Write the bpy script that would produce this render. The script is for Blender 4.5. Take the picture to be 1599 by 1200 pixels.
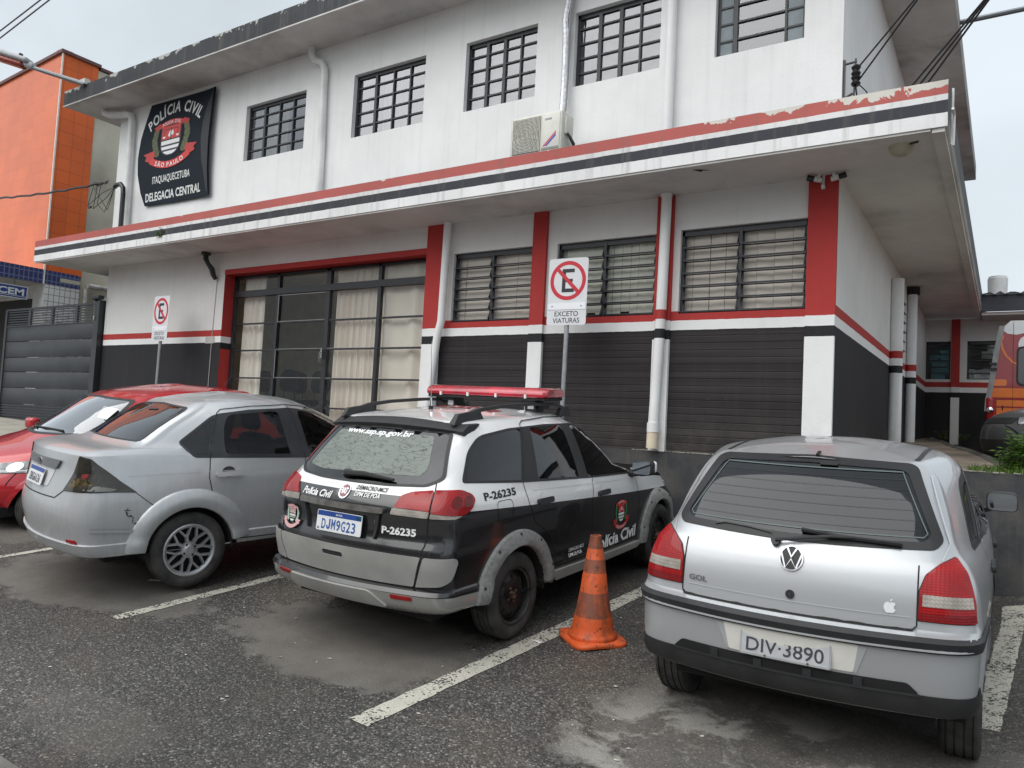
import bpy, bmesh, math, random
import numpy as np
from mathutils import Vector, Matrix
from mathutils.bvhtree import BVHTree
from mathutils.geometry import delaunay_2d_cdt

for o in list(bpy.data.objects): bpy.data.objects.remove(o, do_unlink=True)
SC = bpy.context.scene
COL = SC.collection
R = math.radians
random.seed(7)

# ---------------------------------------------------------------- camera, sky, sun, exposure
cam_d = bpy.data.cameras.new("camera"); cam = bpy.data.objects.new("camera", cam_d); COL.objects.link(cam)
def cam_matrix(yaw, pitch, roll):
    fw = Vector((math.sin(yaw)*math.cos(pitch), math.cos(yaw)*math.cos(pitch), math.sin(pitch)))
    r = Vector((math.cos(yaw), -math.sin(yaw), 0)); u = r.cross(fw)
    c, s = math.cos(roll), math.sin(roll)
    r2 = c*r+s*u; u2 = -s*r+c*u
    m = Matrix((r2, u2, -fw)).transposed()
    return m.to_4x4()
cam.matrix_world = cam_matrix(-0.57680618, 0.05583669, 0.05165807)
cam_d.sensor_width = 36.0; cam_d.lens = 1193.77/1599*36; cam_d.clip_start = 0.05; cam_d.clip_end = 2000
SC.camera = cam
SUN_EL, SUN_AZ = 52, 200
world = bpy.data.worlds.new("World"); SC.world = world; world.use_nodes = True
wn = world.node_tree; wn.nodes.clear()
w_out = wn.nodes.new("ShaderNodeOutputWorld"); w_bg = wn.nodes.new("ShaderNodeBackground")
w_sky = wn.nodes.new("ShaderNodeTexSky"); w_sky.sky_type = 'NISHITA'; w_sky.sun_disc = False
w_sky.sun_elevation = R(SUN_EL); w_sky.sun_rotation = R(SUN_AZ); w_sky.air_density = 1.0; w_sky.dust_density = 4.0; w_sky.ozone_density = 1.0
w_hs = wn.nodes.new("ShaderNodeHueSaturation"); w_hs.inputs['Saturation'].default_value = 0.16
w_tc = wn.nodes.new("ShaderNodeTexCoord"); w_ns = wn.nodes.new("ShaderNodeTexNoise")
w_ns.inputs['Scale'].default_value = 1.7; w_ns.inputs['Detail'].default_value = 5; w_ns.inputs['Roughness'].default_value = .55
w_mr = wn.nodes.new("ShaderNodeMapRange"); w_mr.inputs['From Min'].default_value = .3; w_mr.inputs['From Max'].default_value = .7
w_mr.inputs['To Min'].default_value = .82; w_mr.inputs['To Max'].default_value = 1.22
w_mx = wn.nodes.new("ShaderNodeMix"); w_mx.data_type = 'RGBA'; w_mx.blend_type = 'MULTIPLY'; w_mx.inputs['Factor'].default_value = 1
w_flat = wn.nodes.new("ShaderNodeMix"); w_flat.data_type = 'RGBA'; w_flat.inputs['Factor'].default_value = .6
w_flat.inputs['B'].default_value = (6.3, 7.1, 7.7, 1)      # the even grey cloud layer over the clear-sky model
L = wn.links.new
L(w_sky.outputs[0], w_hs.inputs['Color']); L(w_hs.outputs[0], w_flat.inputs['A'])
L(w_tc.outputs['Generated'], w_ns.inputs['Vector']); L(w_ns.outputs[0], w_mr.inputs[0])
L(w_flat.outputs['Result'], w_mx.inputs['A']); L(w_mr.outputs[0], w_mx.inputs['B'])
L(w_mx.outputs['Result'], w_bg.inputs['Color']); L(w_bg.outputs[0], w_out.inputs[0]); w_bg.inputs['Strength'].default_value = 0.098
sun_d = bpy.data.lights.new("sun", 'SUN'); sun = bpy.data.objects.new("sun", sun_d); COL.objects.link(sun)
sun_d.energy = 1.5; sun_d.angle = R(75); sun_d.color = (1, .97, .93)
sun.location = (0, -20, 30)
_az, _el = R(SUN_AZ), R(SUN_EL)
sun.rotation_euler = Vector((-math.sin(_az)*math.cos(_el)*-1*-1, -math.cos(_az)*math.cos(_el), -math.sin(_el))).to_track_quat('-Z', 'Y').to_euler()
SC.view_settings.view_transform = 'Standard'; SC.view_settings.look = 'None'
SC.view_settings.exposure = 0.47; SC.view_settings.gamma = 1.0

# ---------------------------------------------------------------- object helpers
def tag(o, label=None, cat=None, group=None, kind=None):
    if label: o["label"] = label
    if cat: o["category"] = cat
    if group: o["group"] = group
    if kind: o["kind"] = kind
    return o
def thing(name, label, cat, loc=(0, 0, 0), rotz=0, group=None):
    o = bpy.data.objects.new(name, None); COL.objects.link(o); o.empty_display_size = .2
    o.location = loc; o.rotation_euler = (0, 0, rotz)
    return tag(o, label, cat, group)
def link_mesh(name, me, mat, parent=None):
    o = bpy.data.objects.new(name, me); COL.objects.link(o)
    for m in (mat if isinstance(mat, (list, tuple)) else [mat]): me.materials.append(m)
    if parent is not None: o.parent = parent
    return o
class MB:
    """collects shapes into one mesh"""
    def __init__(s): s.v = []; s.f = []; s.m = []; s.sm = []; s.mi = 0
    def add(s, vs, fs, smooth=False):
        n = len(s.v); s.v += [tuple(map(float, p)) for p in vs]
        for f in fs: s.f.append(tuple(i+n for i in f)); s.m.append(s.mi); s.sm.append(smooth)
        return s
    def box(s, x0, x1, y0, y1, z0, z1, M=None):
        if x0 > x1: x0, x1 = x1, x0
        if y0 > y1: y0, y1 = y1, y0
        if z0 > z1: z0, z1 = z1, z0
        v = [(x, y, z) for z in (z0, z1) for x, y in ((x0, y0), (x1, y0), (x1, y1), (x0, y1))]
        if M is not None: v = [M @ Vector(p) for p in v]
        return s.add(v, [(3, 2, 1, 0), (4, 5, 6, 7), (0, 1, 5, 4), (1, 2, 6, 5), (2, 3, 7, 6), (3, 0, 4, 7)])
    def cbox(s, c, d, M=None): return s.box(c[0]-d[0]/2, c[0]+d[0]/2, c[1]-d[1]/2, c[1]+d[1]/2, c[2]-d[2]/2, c[2]+d[2]/2, M)
    def rbox(s, x0, x1, y0, y1, z0, z1, r=.02, n=3, M=None):
        """box with rounded edges"""
        bm = bmesh.new(); bmesh.ops.create_cube(bm, size=1)
        for v in bm.verts: v.co = ((x0+x1)/2+v.co.x*(x1-x0), (y0+y1)/2+v.co.y*(y1-y0), (z0+z1)/2+v.co.z*(z1-z0))
        bmesh.ops.bevel(bm, geom=bm.edges[:], offset=r, segments=n, profile=.5, affect='EDGES')
        bm.verts.index_update()
        vs = [M @ v.co if M is not None else v.co.copy() for v in bm.verts]
        s.add(vs, [[v.index for v in f.verts] for f in bm.faces], True); bm.free(); return s
    def tube(s, pts, r, n=10, caps=True, smooth=True):
        pts = [Vector(p) for p in pts]; rs = r if isinstance(r, (list, tuple)) else [r]*len(pts)
        vs = []; up = None
        for i, p in enumerate(pts):
            t = (pts[min(i+1, len(pts)-1)]-pts[max(i-1, 0)]).normalized()
            if up is None: up = Vector((0, 0, 1)) if abs(t.z) < .9 else Vector((1, 0, 0))
            a = (up-t*up.dot(t)).normalized(); b = t.cross(a); up = a
            vs += [p+rs[i]*(math.cos(2*math.pi*k/n)*a+math.sin(2*math.pi*k/n)*b) for k in range(n)]
        fs = [(i*n+k, i*n+(k+1) % n, (i+1)*n+(k+1) % n, (i+1)*n+k) for i in range(len(pts)-1) for k in range(n)]
        s.add(vs, fs, smooth)
        if caps:
            m = len(pts)-1; s.add(vs[:n], [tuple(range(n))[::-1]]); s.add(vs[m*n:], [tuple(range(n))])
        return s
    def lathe(s, prof, n=32, M=None, closed=False, smooth=True):
        """prof: (r, h) pairs turned about local z"""
        M = M or Matrix(); vs = []; m = len(prof)
        for k in range(n):
            a = 2*math.pi*k/n
            vs += [M @ Vector((r*math.cos(a), r*math.sin(a), h)) for r, h in prof]
        rng = range(m if closed else m-1)
        fs = [(k*m+i, ((k+1) % n)*m+i, ((k+1) % n)*m+(i+1) % m, k*m+(i+1) % m) for k in range(n) for i in rng]
        return s.add(vs, fs, smooth)
    def prism(s, poly, f0, f1):
        """poly (a,b) list; f0/f1 map (a,b) to 3-D for the two faces"""
        n = len(poly)
        return s.add([f0(*p) for p in poly]+[f1(*p) for p in poly],
                     [tuple(range(n))[::-1], tuple(range(n, 2*n))]+[(i, (i+1) % n, n+(i+1) % n, n+i) for i in range(n)])
    def build(s, name, mat, parent=None, sharp=35, weld=False):
        me = bpy.data.meshes.new(name); me.from_pydata(s.v, [], s.f)
        mats = mat if isinstance(mat, (list, tuple)) else [mat]
        bm = bmesh.new(); bm.from_mesh(me)
        if weld: bmesh.ops.remove_doubles(bm, verts=bm.verts[:], dist=1e-5)
        else:
            for f in bm.faces: f.material_index = min(s.m[f.index], len(mats)-1); f.smooth = s.sm[f.index]
        bmesh.ops.recalc_face_normals(bm, faces=bm.faces[:]); bm.to_mesh(me); bm.free()
        if any(s.sm): me.set_sharp_from_angle(angle=R(sharp))
        return link_mesh(name, me, mats, parent)
def quick(name, mat, parent, fn, *a, **k):
    m = MB(); getattr(m, fn)(*a, **k); return m.build(name, mat, parent)
def rnd(poly, r, n=4):
    """round the corners of a 2-D polygon; r a number or one per corner"""
    out = []; N = len(poly)
    for i in range(N):
        p = np.array(poly[i], float); a = np.array(poly[i-1], float); b = np.array(poly[(i+1) % N], float)
        rr = r[i] if isinstance(r, (list, tuple)) else r
        if rr <= 0: out.append(tuple(p)); continue
        da, db = np.linalg.norm(a-p), np.linalg.norm(b-p); t = min(rr, da*.48, db*.48)
        A = p+(a-p)/da*t; B = p+(b-p)/db*t
        for k in range(n+1):
            u = k/n; out.append(tuple((1-u)**2*A+2*u*(1-u)*p+u*u*B))
    return out
def inside(pt, poly):
    x, y = pt; c = False; j = len(poly)-1
    for i in range(len(poly)):
        xi, yi = poly[i]; xj, yj = poly[j]
        if (yi > y) != (yj > y) and x < (xj-xi)*(y-yi)/(yj-yi)+xi: c = not c
        j = i
    return c
def dist_poly(pt, poly):
    p = np.array(pt); d = 9e9
    for i in range(len(poly)):
        a = np.array(poly[i-1]); b = np.array(poly[i]); ab = b-a
        t = np.clip((p-a)@ab/max(ab@ab, 1e-12), 0, 1); d = min(d, np.linalg.norm(p-a-t*ab))
    return d
def densify(poly, step):
    out = []
    for i in range(len(poly)):
        a = np.array(poly[i], float); b = np.array(poly[(i+1) % len(poly)], float)
        n = max(1, int(np.linalg.norm(b-a)/step))
        out += [tuple(a+(b-a)*k/n) for k in range(n)]
    return out
def fill2d(poly, holes=(), grid=None):
    """triangulate a 2-D polygon with holes; returns verts, tris"""
    loops = [poly]+list(holes); vs = []; es = []
    for lp in loops:
        n = len(vs); vs += [Vector(p) for p in lp]; es += [(n+i, n+(i+1) % len(lp)) for i in range(len(lp))]
    if grid:
        a = np.array(poly); x0, y0 = a.min(0); x1, y1 = a.max(0)
        for x in np.arange(x0+grid*.5, x1, grid):
            for y in np.arange(y0+grid*.5, y1, grid):
                if inside((x, y), poly) and not any(inside((x, y), h) for h in holes) and min(dist_poly((x, y), l) for l in loops) > grid*.3: vs.append(Vector((x, y)))
    r = delaunay_2d_cdt(vs, es, [], 0, 1e-6)
    V = [tuple(v) for v in r[0]]; T = []
    for f in r[2]:
        c = np.mean([V[i] for i in f], 0)
        if inside(c, poly) and not any(inside(c, h) for h in holes): T.append(tuple(f))
    return V, T
_fonts = {}
def text2d(s, h=1.0, bold=0.0, shear=0.0, width=None, align='CENTER', spacing=1.0):
    """lettering as 2-D verts and faces, cap height h, centred"""
    cu = bpy.data.curves.new("t", 'FONT'); cu.body = s; cu.size = 1; cu.offset = bold; cu.shear = shear; cu.space_character = spacing
    cu.resolution_u = 3; ob = bpy.data.objects.new("t", cu); me = ob.to_mesh()
    v = np.array([q.co[:2] for q in me.vertices]); f = [tuple(p.vertices) for p in me.polygons]
    ob.to_mesh_clear(); bpy.data.objects.remove(ob); bpy.data.curves.remove(cu)
    k = h/.729; v = v*k
    mn, mx = v.min(0), v.max(0)
    v[:, 0] -= (mn[0]+mx[0])/2 if align == 'CENTER' else mn[0]
    v[:, 1] -= h/2
    if width: v[:, 0] *= width/(mx[0]-mn[0])
    return v, f
# ---------------------------------------------------------------- materials
def nt(name):
    m = bpy.data.materials.new(name); m.use_nodes = True; t = m.node_tree; b = t.nodes["Principled BSDF"]
    return m, t, b
def N(t, typ, **k):
    n = t.nodes.new(typ)
    for a, v in k.items():
        if a in n.inputs: n.inputs[a].default_value = v
        else: setattr(n, a, v)
    return n
def rgb(c): return (*c, 1) if len(c) == 3 else c
def coords(t, kind='Object', scale=(1, 1, 1)):
    if kind == 'World': o = N(t, "ShaderNodeNewGeometry").outputs['Position']
    else: o = N(t, "ShaderNodeTexCoord").outputs[kind]
    mp = N(t, "ShaderNodeMapping"); mp.inputs['Scale'].default_value = scale; t.links.new(o, mp.inputs[0]); return mp.outputs[0]
def noise(t, co, scale, detail=4, rough=.55, dist=0):
    n = N(t, "ShaderNodeTexNoise"); n.inputs['Scale'].default_value = scale; n.inputs['Detail'].default_value = detail
    n.inputs['Roughness'].default_value = rough; n.inputs['Distortion'].default_value = dist
    t.links.new(co, n.inputs['Vector']); return n.outputs[0]
def ramp(t, fac, stops, mode='LINEAR'):
    r = N(t, "ShaderNodeValToRGB"); r.color_ramp.interpolation = mode
    e = r.color_ramp.elements
    while len(e) < len(stops): e.new(.5)
    for i, (p, c) in enumerate(stops):
        e[i].position = p; e[i].color = (c, c, c, 1) if isinstance(c, (int, float)) else rgb(c)
    t.links.new(fac, r.inputs[0]); return r.outputs[0]
def mixc(t, fac, a, b, mode='MIX'):
    n = N(t, "ShaderNodeMix"); n.data_type = 'RGBA'; n.blend_type = mode
    for s, v in (('Factor', fac), ('A', a), ('B', b)):
        if hasattr(v, 'is_output'): t.links.new(v, n.inputs[s])
        else: n.inputs[s].default_value = v if isinstance(v, (int, float)) else rgb(v)
    return n.outputs['Result']
def math_(t, op, a, b=None, c=None):
    n = N(t, "ShaderNodeMath"); n.operation = op
    for i, v in enumerate((a, b, c)):
        if v is None: continue
        if hasattr(v, 'is_output'): t.links.new(v, n.inputs[i])
        else: n.inputs[i].default_value = v
    return n.outputs[0]
def xyz(t, co):
    n = N(t, "ShaderNodeSeparateXYZ"); t.links.new(co, n.inputs[0]); return n.outputs
def bump(t, b, h, strength=.3, dist=.01):
    n = N(t, "ShaderNodeBump"); n.inputs['Strength'].default_value = strength; n.inputs['Distance'].default_value = dist
    t.links.new(h, n.inputs['Height']); t.links.new(n.outputs[0], b.inputs['Normal'])
def setc(t, b, col):
    if hasattr(col, 'is_output'): t.links.new(col, b.inputs['Base Color'])
    else: b.inputs['Base Color'].default_value = rgb(col)
def simple(name, col, rough=.5, metal=0, spec=.5, coat=0, var=.12, vs=6, bmp=0, bs=60, kind='Object', coat_r=.05):
    m, t, b = nt(name); co = coords(t, kind)
    if var: 
        f = noise(t, co, vs, 5)
        setc(t, b, mixc(t, ramp(t, f, [(.3, 0), (.7, 1)]), tuple(c*(1-var) for c in col), tuple(min(1, c*(1+var)) for c in col)))
        t.links.new(math_(t, 'MULTIPLY_ADD', f, .25*rough, rough*.875), b.inputs['Roughness'])
    else: setc(t, b, col); b.inputs['Roughness'].default_value = rough
    b.inputs['Metallic'].default_value = metal; b.inputs['Specular IOR Level'].default_value = spec
    b.inputs['Coat Weight'].default_value = coat; b.inputs['Coat Roughness'].default_value = coat_r
    if bmp: bump(t, b, noise(t, co, bs, 3), bmp, .005)
    return m
def glass_mat(name, tint=.15, rough=.02, refl=1.0, spots=0.0, col=None):
    """window glass: fresnel reflection over a tinted see-through body"""
    m, t, b = nt(name); t.nodes.remove(b)
    out = [n for n in t.nodes if n.type == 'OUTPUT_MATERIAL'][0]
    tr = N(t, "ShaderNodeBsdfTransparent"); tr.inputs[0].default_value = rgb(col or (tint, tint*1.02, tint))
    gl = N(t, "ShaderNodeBsdfGlossy"); gl.inputs['Roughness'].default_value = rough; gl.inputs[0].default_value = (.95, .97, 1, 1)
    lw = N(t, "ShaderNodeFresnel"); lw.inputs['IOR'].default_value = 1.55
    co = coords(t); f = math_(t, 'MULTIPLY', lw.outputs[0], refl); f = math_(t, 'MINIMUM', f, 1.0)
    f = math_(t, 'MULTIPLY', f, math_(t, 'SUBTRACT', 1.0, N(t, "ShaderNodeNewGeometry").outputs['Backfacing']))
    mx = N(t, "ShaderNodeMixShader"); t.links.new(f, mx.inputs[0]); t.links.new(tr.outputs[0], mx.inputs[1]); t.links.new(gl.outputs[0], mx.inputs[2])
    bn = N(t, "ShaderNodeBump"); bn.inputs['Strength'].default_value = .06; bn.inputs['Distance'].default_value = .01
    h = noise(t, co, 2.2, 2)
    if spots:
        v = N(t, "ShaderNodeTexVoronoi"); v.inputs['Scale'].default_value = 95; t.links.new(co, v.inputs['Vector'])
        d = ramp(t, v.outputs['Distance'], [(0, 1), (.22, 0)]); h = math_(t, 'MULTIPLY_ADD', d, spots, h)
    t.links.new(h, bn.inputs['Height']); t.links.new(bn.outputs[0], gl.inputs['Normal'])
    t.links.new(mx.outputs[0], out.inputs[0]); return m
# ---------------------------------------------------------------- vehicles: lofted body shells and patches laid on them
def bez2(a, b, c, n, last=False):
    a, b, c = map(np.array, (a, b, c)); t = np.linspace(0, 1, n+1)[:, None]
    p = (1-t)**2*a+2*t*(1-t)*b+t*t*c
    return p if last else p[:-1]
NR, NC, NS = 14, 9, 64
def contour(l):
    g = lambda k, d: l.get(k, d)
    w = l['w']; wr = g('wr', w*.96); wf = g('wf', w*.92); xr, xf = l['xr'], l['xf']
    pts = []
    def end(x0, sgn, we, bow, rx, ry):
        yA = max(we-ry, .02); A = (x0+sgn*bow, yA); B = (x0+sgn*(bow+rx), we)
        y = np.linspace(0, yA, NR+1)[:-1]
        face = np.stack([x0+sgn*bow*(y/yA)**2, y], 1)
        C = (x0+sgn*(bow+min(2*bow/yA*ry, rx*.6)), we)
        return face, bez2(A, C, B, NC), B
    f1, c1, B1 = end(xr, 1, wr, g('br', .06), g('rx', .16), g('ry', .16))
    f2, c2, B2 = end(xf, -1, wf, g('bf', .14), g('fx', .3), g('fy', .25))
    s = np.linspace(0, 1, NS+1); wm = (8*w-wr-wf)/6
    sy = (1-s)**3*wr+3*s*(1-s)**2*wm+3*s*s*(1-s)*wm+s**3*wf
    side = np.stack([B1[0]+(B2[0]-B1[0])*s, sy], 1)
    fr = np.concatenate([c2, [B2]])[::-1]      # from side to the front face
    half = np.concatenate([f1, c1, side[:-1], fr[:-1], [c2[0]], f2[1:][::-1], [f2[0]]])
    left = half; right = half[1:-1][::-1]*np.array([1, -1])
    ring = np.concatenate([left, right])
    z = l['z']
    if isinstance(z, (int, float)): zz = np.full(len(ring), float(z))
    else:
        zx = np.array(z, float); zz = np.interp(ring[:, 0], zx[:, 0], zx[:, 1])
        xs = np.linspace(-.2, 5, 500); zs = np.interp(xs, zx[:, 0], zx[:, 1]); k = np.ones(25)/25; sm = np.convolve(np.pad(zs, 12, 'edge'), k, 'valid'); zz = np.interp(ring[:, 0], xs, sm)
    zz = zz-g('zy', 0)*(np.abs(ring[:, 1])/w)**2
    return np.column_stack([ring, zz])
def loft(levels, cap=.05, capn=4):
    Ls = [contour(l) for l in levels]; sharp = [l.get('s', 0) for l in levels]; sub = [l.get('n', 4) for l in levels]
    top = Ls[-1]; c = np.array([top[:, 0].mean(), 0, 0])
    for k in range(1, capn+1):      # roof: the last contour drawn in towards its middle
        q = 1-k/(capn+.35)
        p = (top-c)*np.array([q, q, 1])+c; p[:, 2] = top[:, 2]+cap*(1-q*q); Ls.append(p); sharp.append(0); sub.append(3)
    P = np.array(Ls); rings = []; K = len(P)
    for k in range(K-1):
        d = np.linalg.norm(P[k+1]-P[k], axis=1)[:, None]+1e-6
        def tan(i, side):
            if sharp[i] or i == 0 or i == K-1:
                j = i if side > 0 else i-1; j = min(max(j, 0), K-2)
                return (P[j+1]-P[j])/(np.linalg.norm(P[j+1]-P[j], axis=1)[:, None]+1e-6)
            a = P[i]-P[i-1]; b = P[i+1]-P[i]; la = np.linalg.norm(a, axis=1)[:, None]+1e-6; lb = np.linalg.norm(b, axis=1)[:, None]+1e-6
            return (a/la*lb+b/lb*la)/(la+lb)
        t0, t1 = tan(k, 1)*d, tan(k+1, -1)*d; n = sub[k]
        for i in range(n):
            u = i/n
            rings.append((2*u**3-3*u*u+1)*P[k]+(u**3-2*u*u+u)*t0+(-2*u**3+3*u*u)*P[k+1]+(u**3-u*u)*t1)
    rings.append(P[-1])
    M = P.shape[1]; V = np.concatenate(rings); F = []
    for i in range(len(rings)-1):
        for j in range(M): F.append((i*M+j, i*M+(j+1) % M, (i+1)*M+(j+1) % M, (i+1)*M+j))
    F.append(tuple(range((len(rings)-1)*M, len(rings)*M)))
    return V, F
class Shell:
    """a vehicle body surface, with projections to lay panes, lamps, panels and lettering on it"""
    def __init__(s, levels, cap=.05, cyl=(1.0, .35)):
        s.V, s.F = loft(levels, cap); s.V = [Vector(v) for v in s.V]
        s.bvh = BVHTree.FromPolygons(s.V, s.F); s.cyl = cyl
    def ray(s, pr, a, b):
        """pr: right/left (x,z) | rear/front (y,z) | top (x,y) | cylr/cyll (angle*1m, z)"""
        if pr == 'right': o, d = (a, -3, b), (0, 1, 0)
        elif pr == 'left': o, d = (a, 3, b), (0, -1, 0)
        elif pr == 'rear': o, d = (-3, a, b), (1, 0, 0)
        elif pr == 'front': o, d = (8, a, b), (-1, 0, 0)
        elif pr == 'top': o, d = (a, b, 4), (0, 0, -1)
        else:
            sg = -1 if pr == 'cylr' else 1; cx, cy = s.cyl[0], s.cyl[1]*sg
            dx, dy = -math.cos(a), math.sin(a)*sg
            o, d = (cx+3*dx, cy+3*dy, b), (-dx, -dy, 0)
        return Vector(o), Vector(d)
    def hit(s, pr, a, b):
        o, d = s.ray(pr, a, b); h = s.bvh.ray_cast(o, d)
        if h[0] is None:
            q = o+d*(3 if pr in ('right', 'left', 'rear') else 4)
            h = s.bvh.find_nearest(q)
        n = h[1]
        if n.dot(d) > 0: n = -n
        return h[0], n
    def cylpt(s, pr, p):
        """('r',y,z) on the rear face or ('s',x,z) on the flank -> cylinder coordinates"""
        sg = -1 if pr == 'cylr' else 1
        k, a, z = p
        q = s.hit('rear', a*sg if True else a, z)[0] if k == 'r' else s.hit('right' if sg < 0 else 'left', a, z)[0]
        dx, dy = s.cyl[0]-q.x, q.y*sg-s.cyl[1]
        return (math.atan2(dy, dx), z)
    def patch(s, name, mat, parent, pr, poly, off=.003, holes=(), grid=.05, skirt=.006, smooth=True, dens=.04):
        poly = densify(poly, dens); holes = [densify(h, dens) for h in holes]
        V, T = fill2d(poly, holes, grid); P = []; Nn = []
        for a, b in V:
            p, n = s.hit(pr, a, b); P.append(p+n*off); Nn.append(n)
        m = MB(); m.add(P, T, smooth)
        if skirt:
            e = {}
            for f in T:
                for i in range(3):
                    k = (f[i], f[(i+1) % 3]); e[tuple(sorted(k))] = None if tuple(sorted(k)) in e else k
            bd = [k for k in e.values() if k]; ids = sorted({i for k in bd for i in k}); mp = {i: j for j, i in enumerate(ids)}
            n0 = len(m.v); m.v += [tuple(P[i]-Nn[i]*skirt) for i in ids]
            for a, b in bd: m.f.append((b, a, n0+mp[a], n0+mp[b])); m.m.append(0); m.sm.append(False)
        me = bpy.data.meshes.new(name); me.from_pydata(m.v, [], m.f)
        bm = bmesh.new(); bm.from_mesh(me); bmesh.ops.recalc_face_normals(bm, faces=bm.faces[:])
        # outward
        d = s.ray(pr, *V[0])[1]; bm.faces.ensure_lookup_table()
        if sum(f.normal.dot(d)*f.calc_area() for f in bm.faces[:len(T)]) > 0: bmesh.ops.reverse_faces(bm, faces=bm.faces[:])
        for f in bm.faces: f.smooth = smooth
        bm.to_mesh(me); bm.free(); me.set_sharp_from_angle(angle=R(50))
        return link_mesh(name, me, mat, parent)
    def ribbon(s, name, mat, parent, pr, path, w=.006, off=.0025, closed=False, step=.03):
        """a narrow strip along a path (shut lines, seals, stripes)"""
        pts = [np.array(p, float) for p in path]; out = []
        rng = len(pts) if closed else len(pts)-1
        for i in range(rng):
            a, b = pts[i], pts[(i+1) % len(pts)]; n = max(1, int(np.linalg.norm(b-a)/step))
            out += [a+(b-a)*k/n for k in range(n)]
        if not closed: out.append(pts[-1])
        m = MB(); n = len(out); vs = []
        for i, p in enumerate(out):
            q0 = out[(i-1) % n] if closed or i else out[0]; q1 = out[(i+1) % n] if closed or i < n-1 else out[-1]
            t = q1-q0; t = t/(np.linalg.norm(t)+1e-9); nn = np.array([-t[1], t[0]])*w/2
            for q in (p+nn, p-nn): h, no = s.hit(pr, *q); vs.append(h+no*off)
        m.add(vs, [(2*i, 2*i+1, (2*i+3) % (2*n), (2*i+2) % (2*n)) for i in range(n if closed else n-1)], True)
        return m.build(name, mat, parent)
    def text(s, name, mat, parent, pr, txt, a, b, h, off=.004, flip=1, rot=0, **k):
        V, F = text2d(txt, h, **k); c, sn = math.cos(rot), math.sin(rot); m = MB(); vs = []
        for x, y in V:
            p, n = s.hit(pr, a+flip*(x*c-y*sn), b+x*sn+y*c); vs.append(p+n*off)
        m.add(vs, F); return m.build(name, mat, parent)
    def decal(s, m, pr, poly, a, b, sc=1, off=.004, flip=1, grid=None, sh=0):
        V, T = fill2d(poly, (), grid); vs = []
        for x, y in V:
            p, n = s.hit(pr, a+flip*x*sc, b+(y+sh*x)*sc); vs.append(p+n*off)
        m.add(vs, T)
    def cut(s, pr, poly, grow=.05):
        """cut an exact opening in the shell (the seams re-meshed)"""
        poly = densify(poly, .05); d = s.ray(pr, *poly[0])[1]; ax = {'right': (0, 2), 'left': (0, 2), 'rear': (1, 2), 'front': (1, 2), 'top': (0, 1)}[pr]
        side = {'right': lambda c: c.y < -.3, 'left': lambda c: c.y > .3, 'rear': lambda c: c.x < 1.6, 'front': lambda c: c.x > 1.6, 'top': lambda c: c.z > .5}[pr]
        P2 = [(v[ax[0]], v[ax[1]]) for v in s.V]; arr = np.array(poly); lo, hi = arr.min(0)-grow*2, arr.max(0)+grow*2
        dele = set()
        for i, f in enumerate(s.F):
            c = sum((s.V[k] for k in f), Vector())/len(f)
            if not side(c): continue
            p = (c[ax[0]], c[ax[1]])
            if p[0] < lo[0] or p[0] > hi[0] or p[1] < lo[1] or p[1] > hi[1]: continue
            n = (s.V[f[1]]-s.V[f[0]]).cross(s.V[f[2]]-s.V[f[0]])
            if n.length < 1e-12: continue
            if abs(n.normalized().dot(d)) < (.3 if pr == 'rear' else .12): continue
            if inside(p, poly) or dist_poly(p, poly) < grow: dele.add(i)
        cnt = {}
        for i in dele:
            f = s.F[i]
            for j in range(len(f)): k = tuple(sorted((f[j], f[(j+1) % len(f)]))); cnt[k] = cnt.get(k, 0)+1
        bd = [k for k, v in cnt.items() if v == 1]; ids = sorted({i for k in bd for i in k}); mp = {i: j for j, i in enumerate(ids)}
        vs = [Vector(P2[i]) for i in ids]; n0 = len(vs); vs += [Vector(p) for p in poly]
        es = [(mp[a], mp[b]) for a, b in bd]+[(n0+i, n0+(i+1) % len(poly)) for i in range(len(poly))]
        r = delaunay_2d_cdt(vs, es, [], 0, 1e-7)
        segs = [(P2[a], P2[b]) for a, b in bd]
        def inloop(p):
            x, y = p; c = False
            for (xi, yi), (xj, yj) in segs:
                if (yi > y) != (yj > y) and x < (xj-xi)*(y-yi)/(yj-yi)+xi: c = not c
            return c
        newV = []; base = len(s.V)
        idx = []
        for k, co in enumerate(r[0]):
            og = [o for o in r[3][k] if o < n0]
            if og: idx.append(ids[og[0]])
            else:
                p, n = s.hit(pr, co[0], co[1]); idx.append(base+len(newV)); newV.append(p)
        add = []
        for f in r[2]:
            c = np.mean([r[0][i] for i in f], 0)
            if inloop(c) and not inside(c, poly): add.append(tuple(idx[i] for i in f))
        s.F = [f for i, f in enumerate(s.F) if i not in dele]+add; s.V += newV
    def build(s, name, mat, parent, sharp=38):
        me = bpy.data.meshes.new(name); me.from_pydata(s.V, [], s.F)
        bm = bmesh.new(); bm.from_mesh(me); bmesh.ops.delete(bm, geom=[v for v in bm.verts if not v.link_faces], context='VERTS')
        bmesh.ops.recalc_face_normals(bm, faces=bm.faces[:])
        for f in bm.faces: f.smooth = True
        bm.to_mesh(me); bm.free(); me.set_sharp_from_angle(angle=R(sharp))
        return link_mesh(name, me, mat, parent)
def Z(*p): return list(p)
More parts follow.
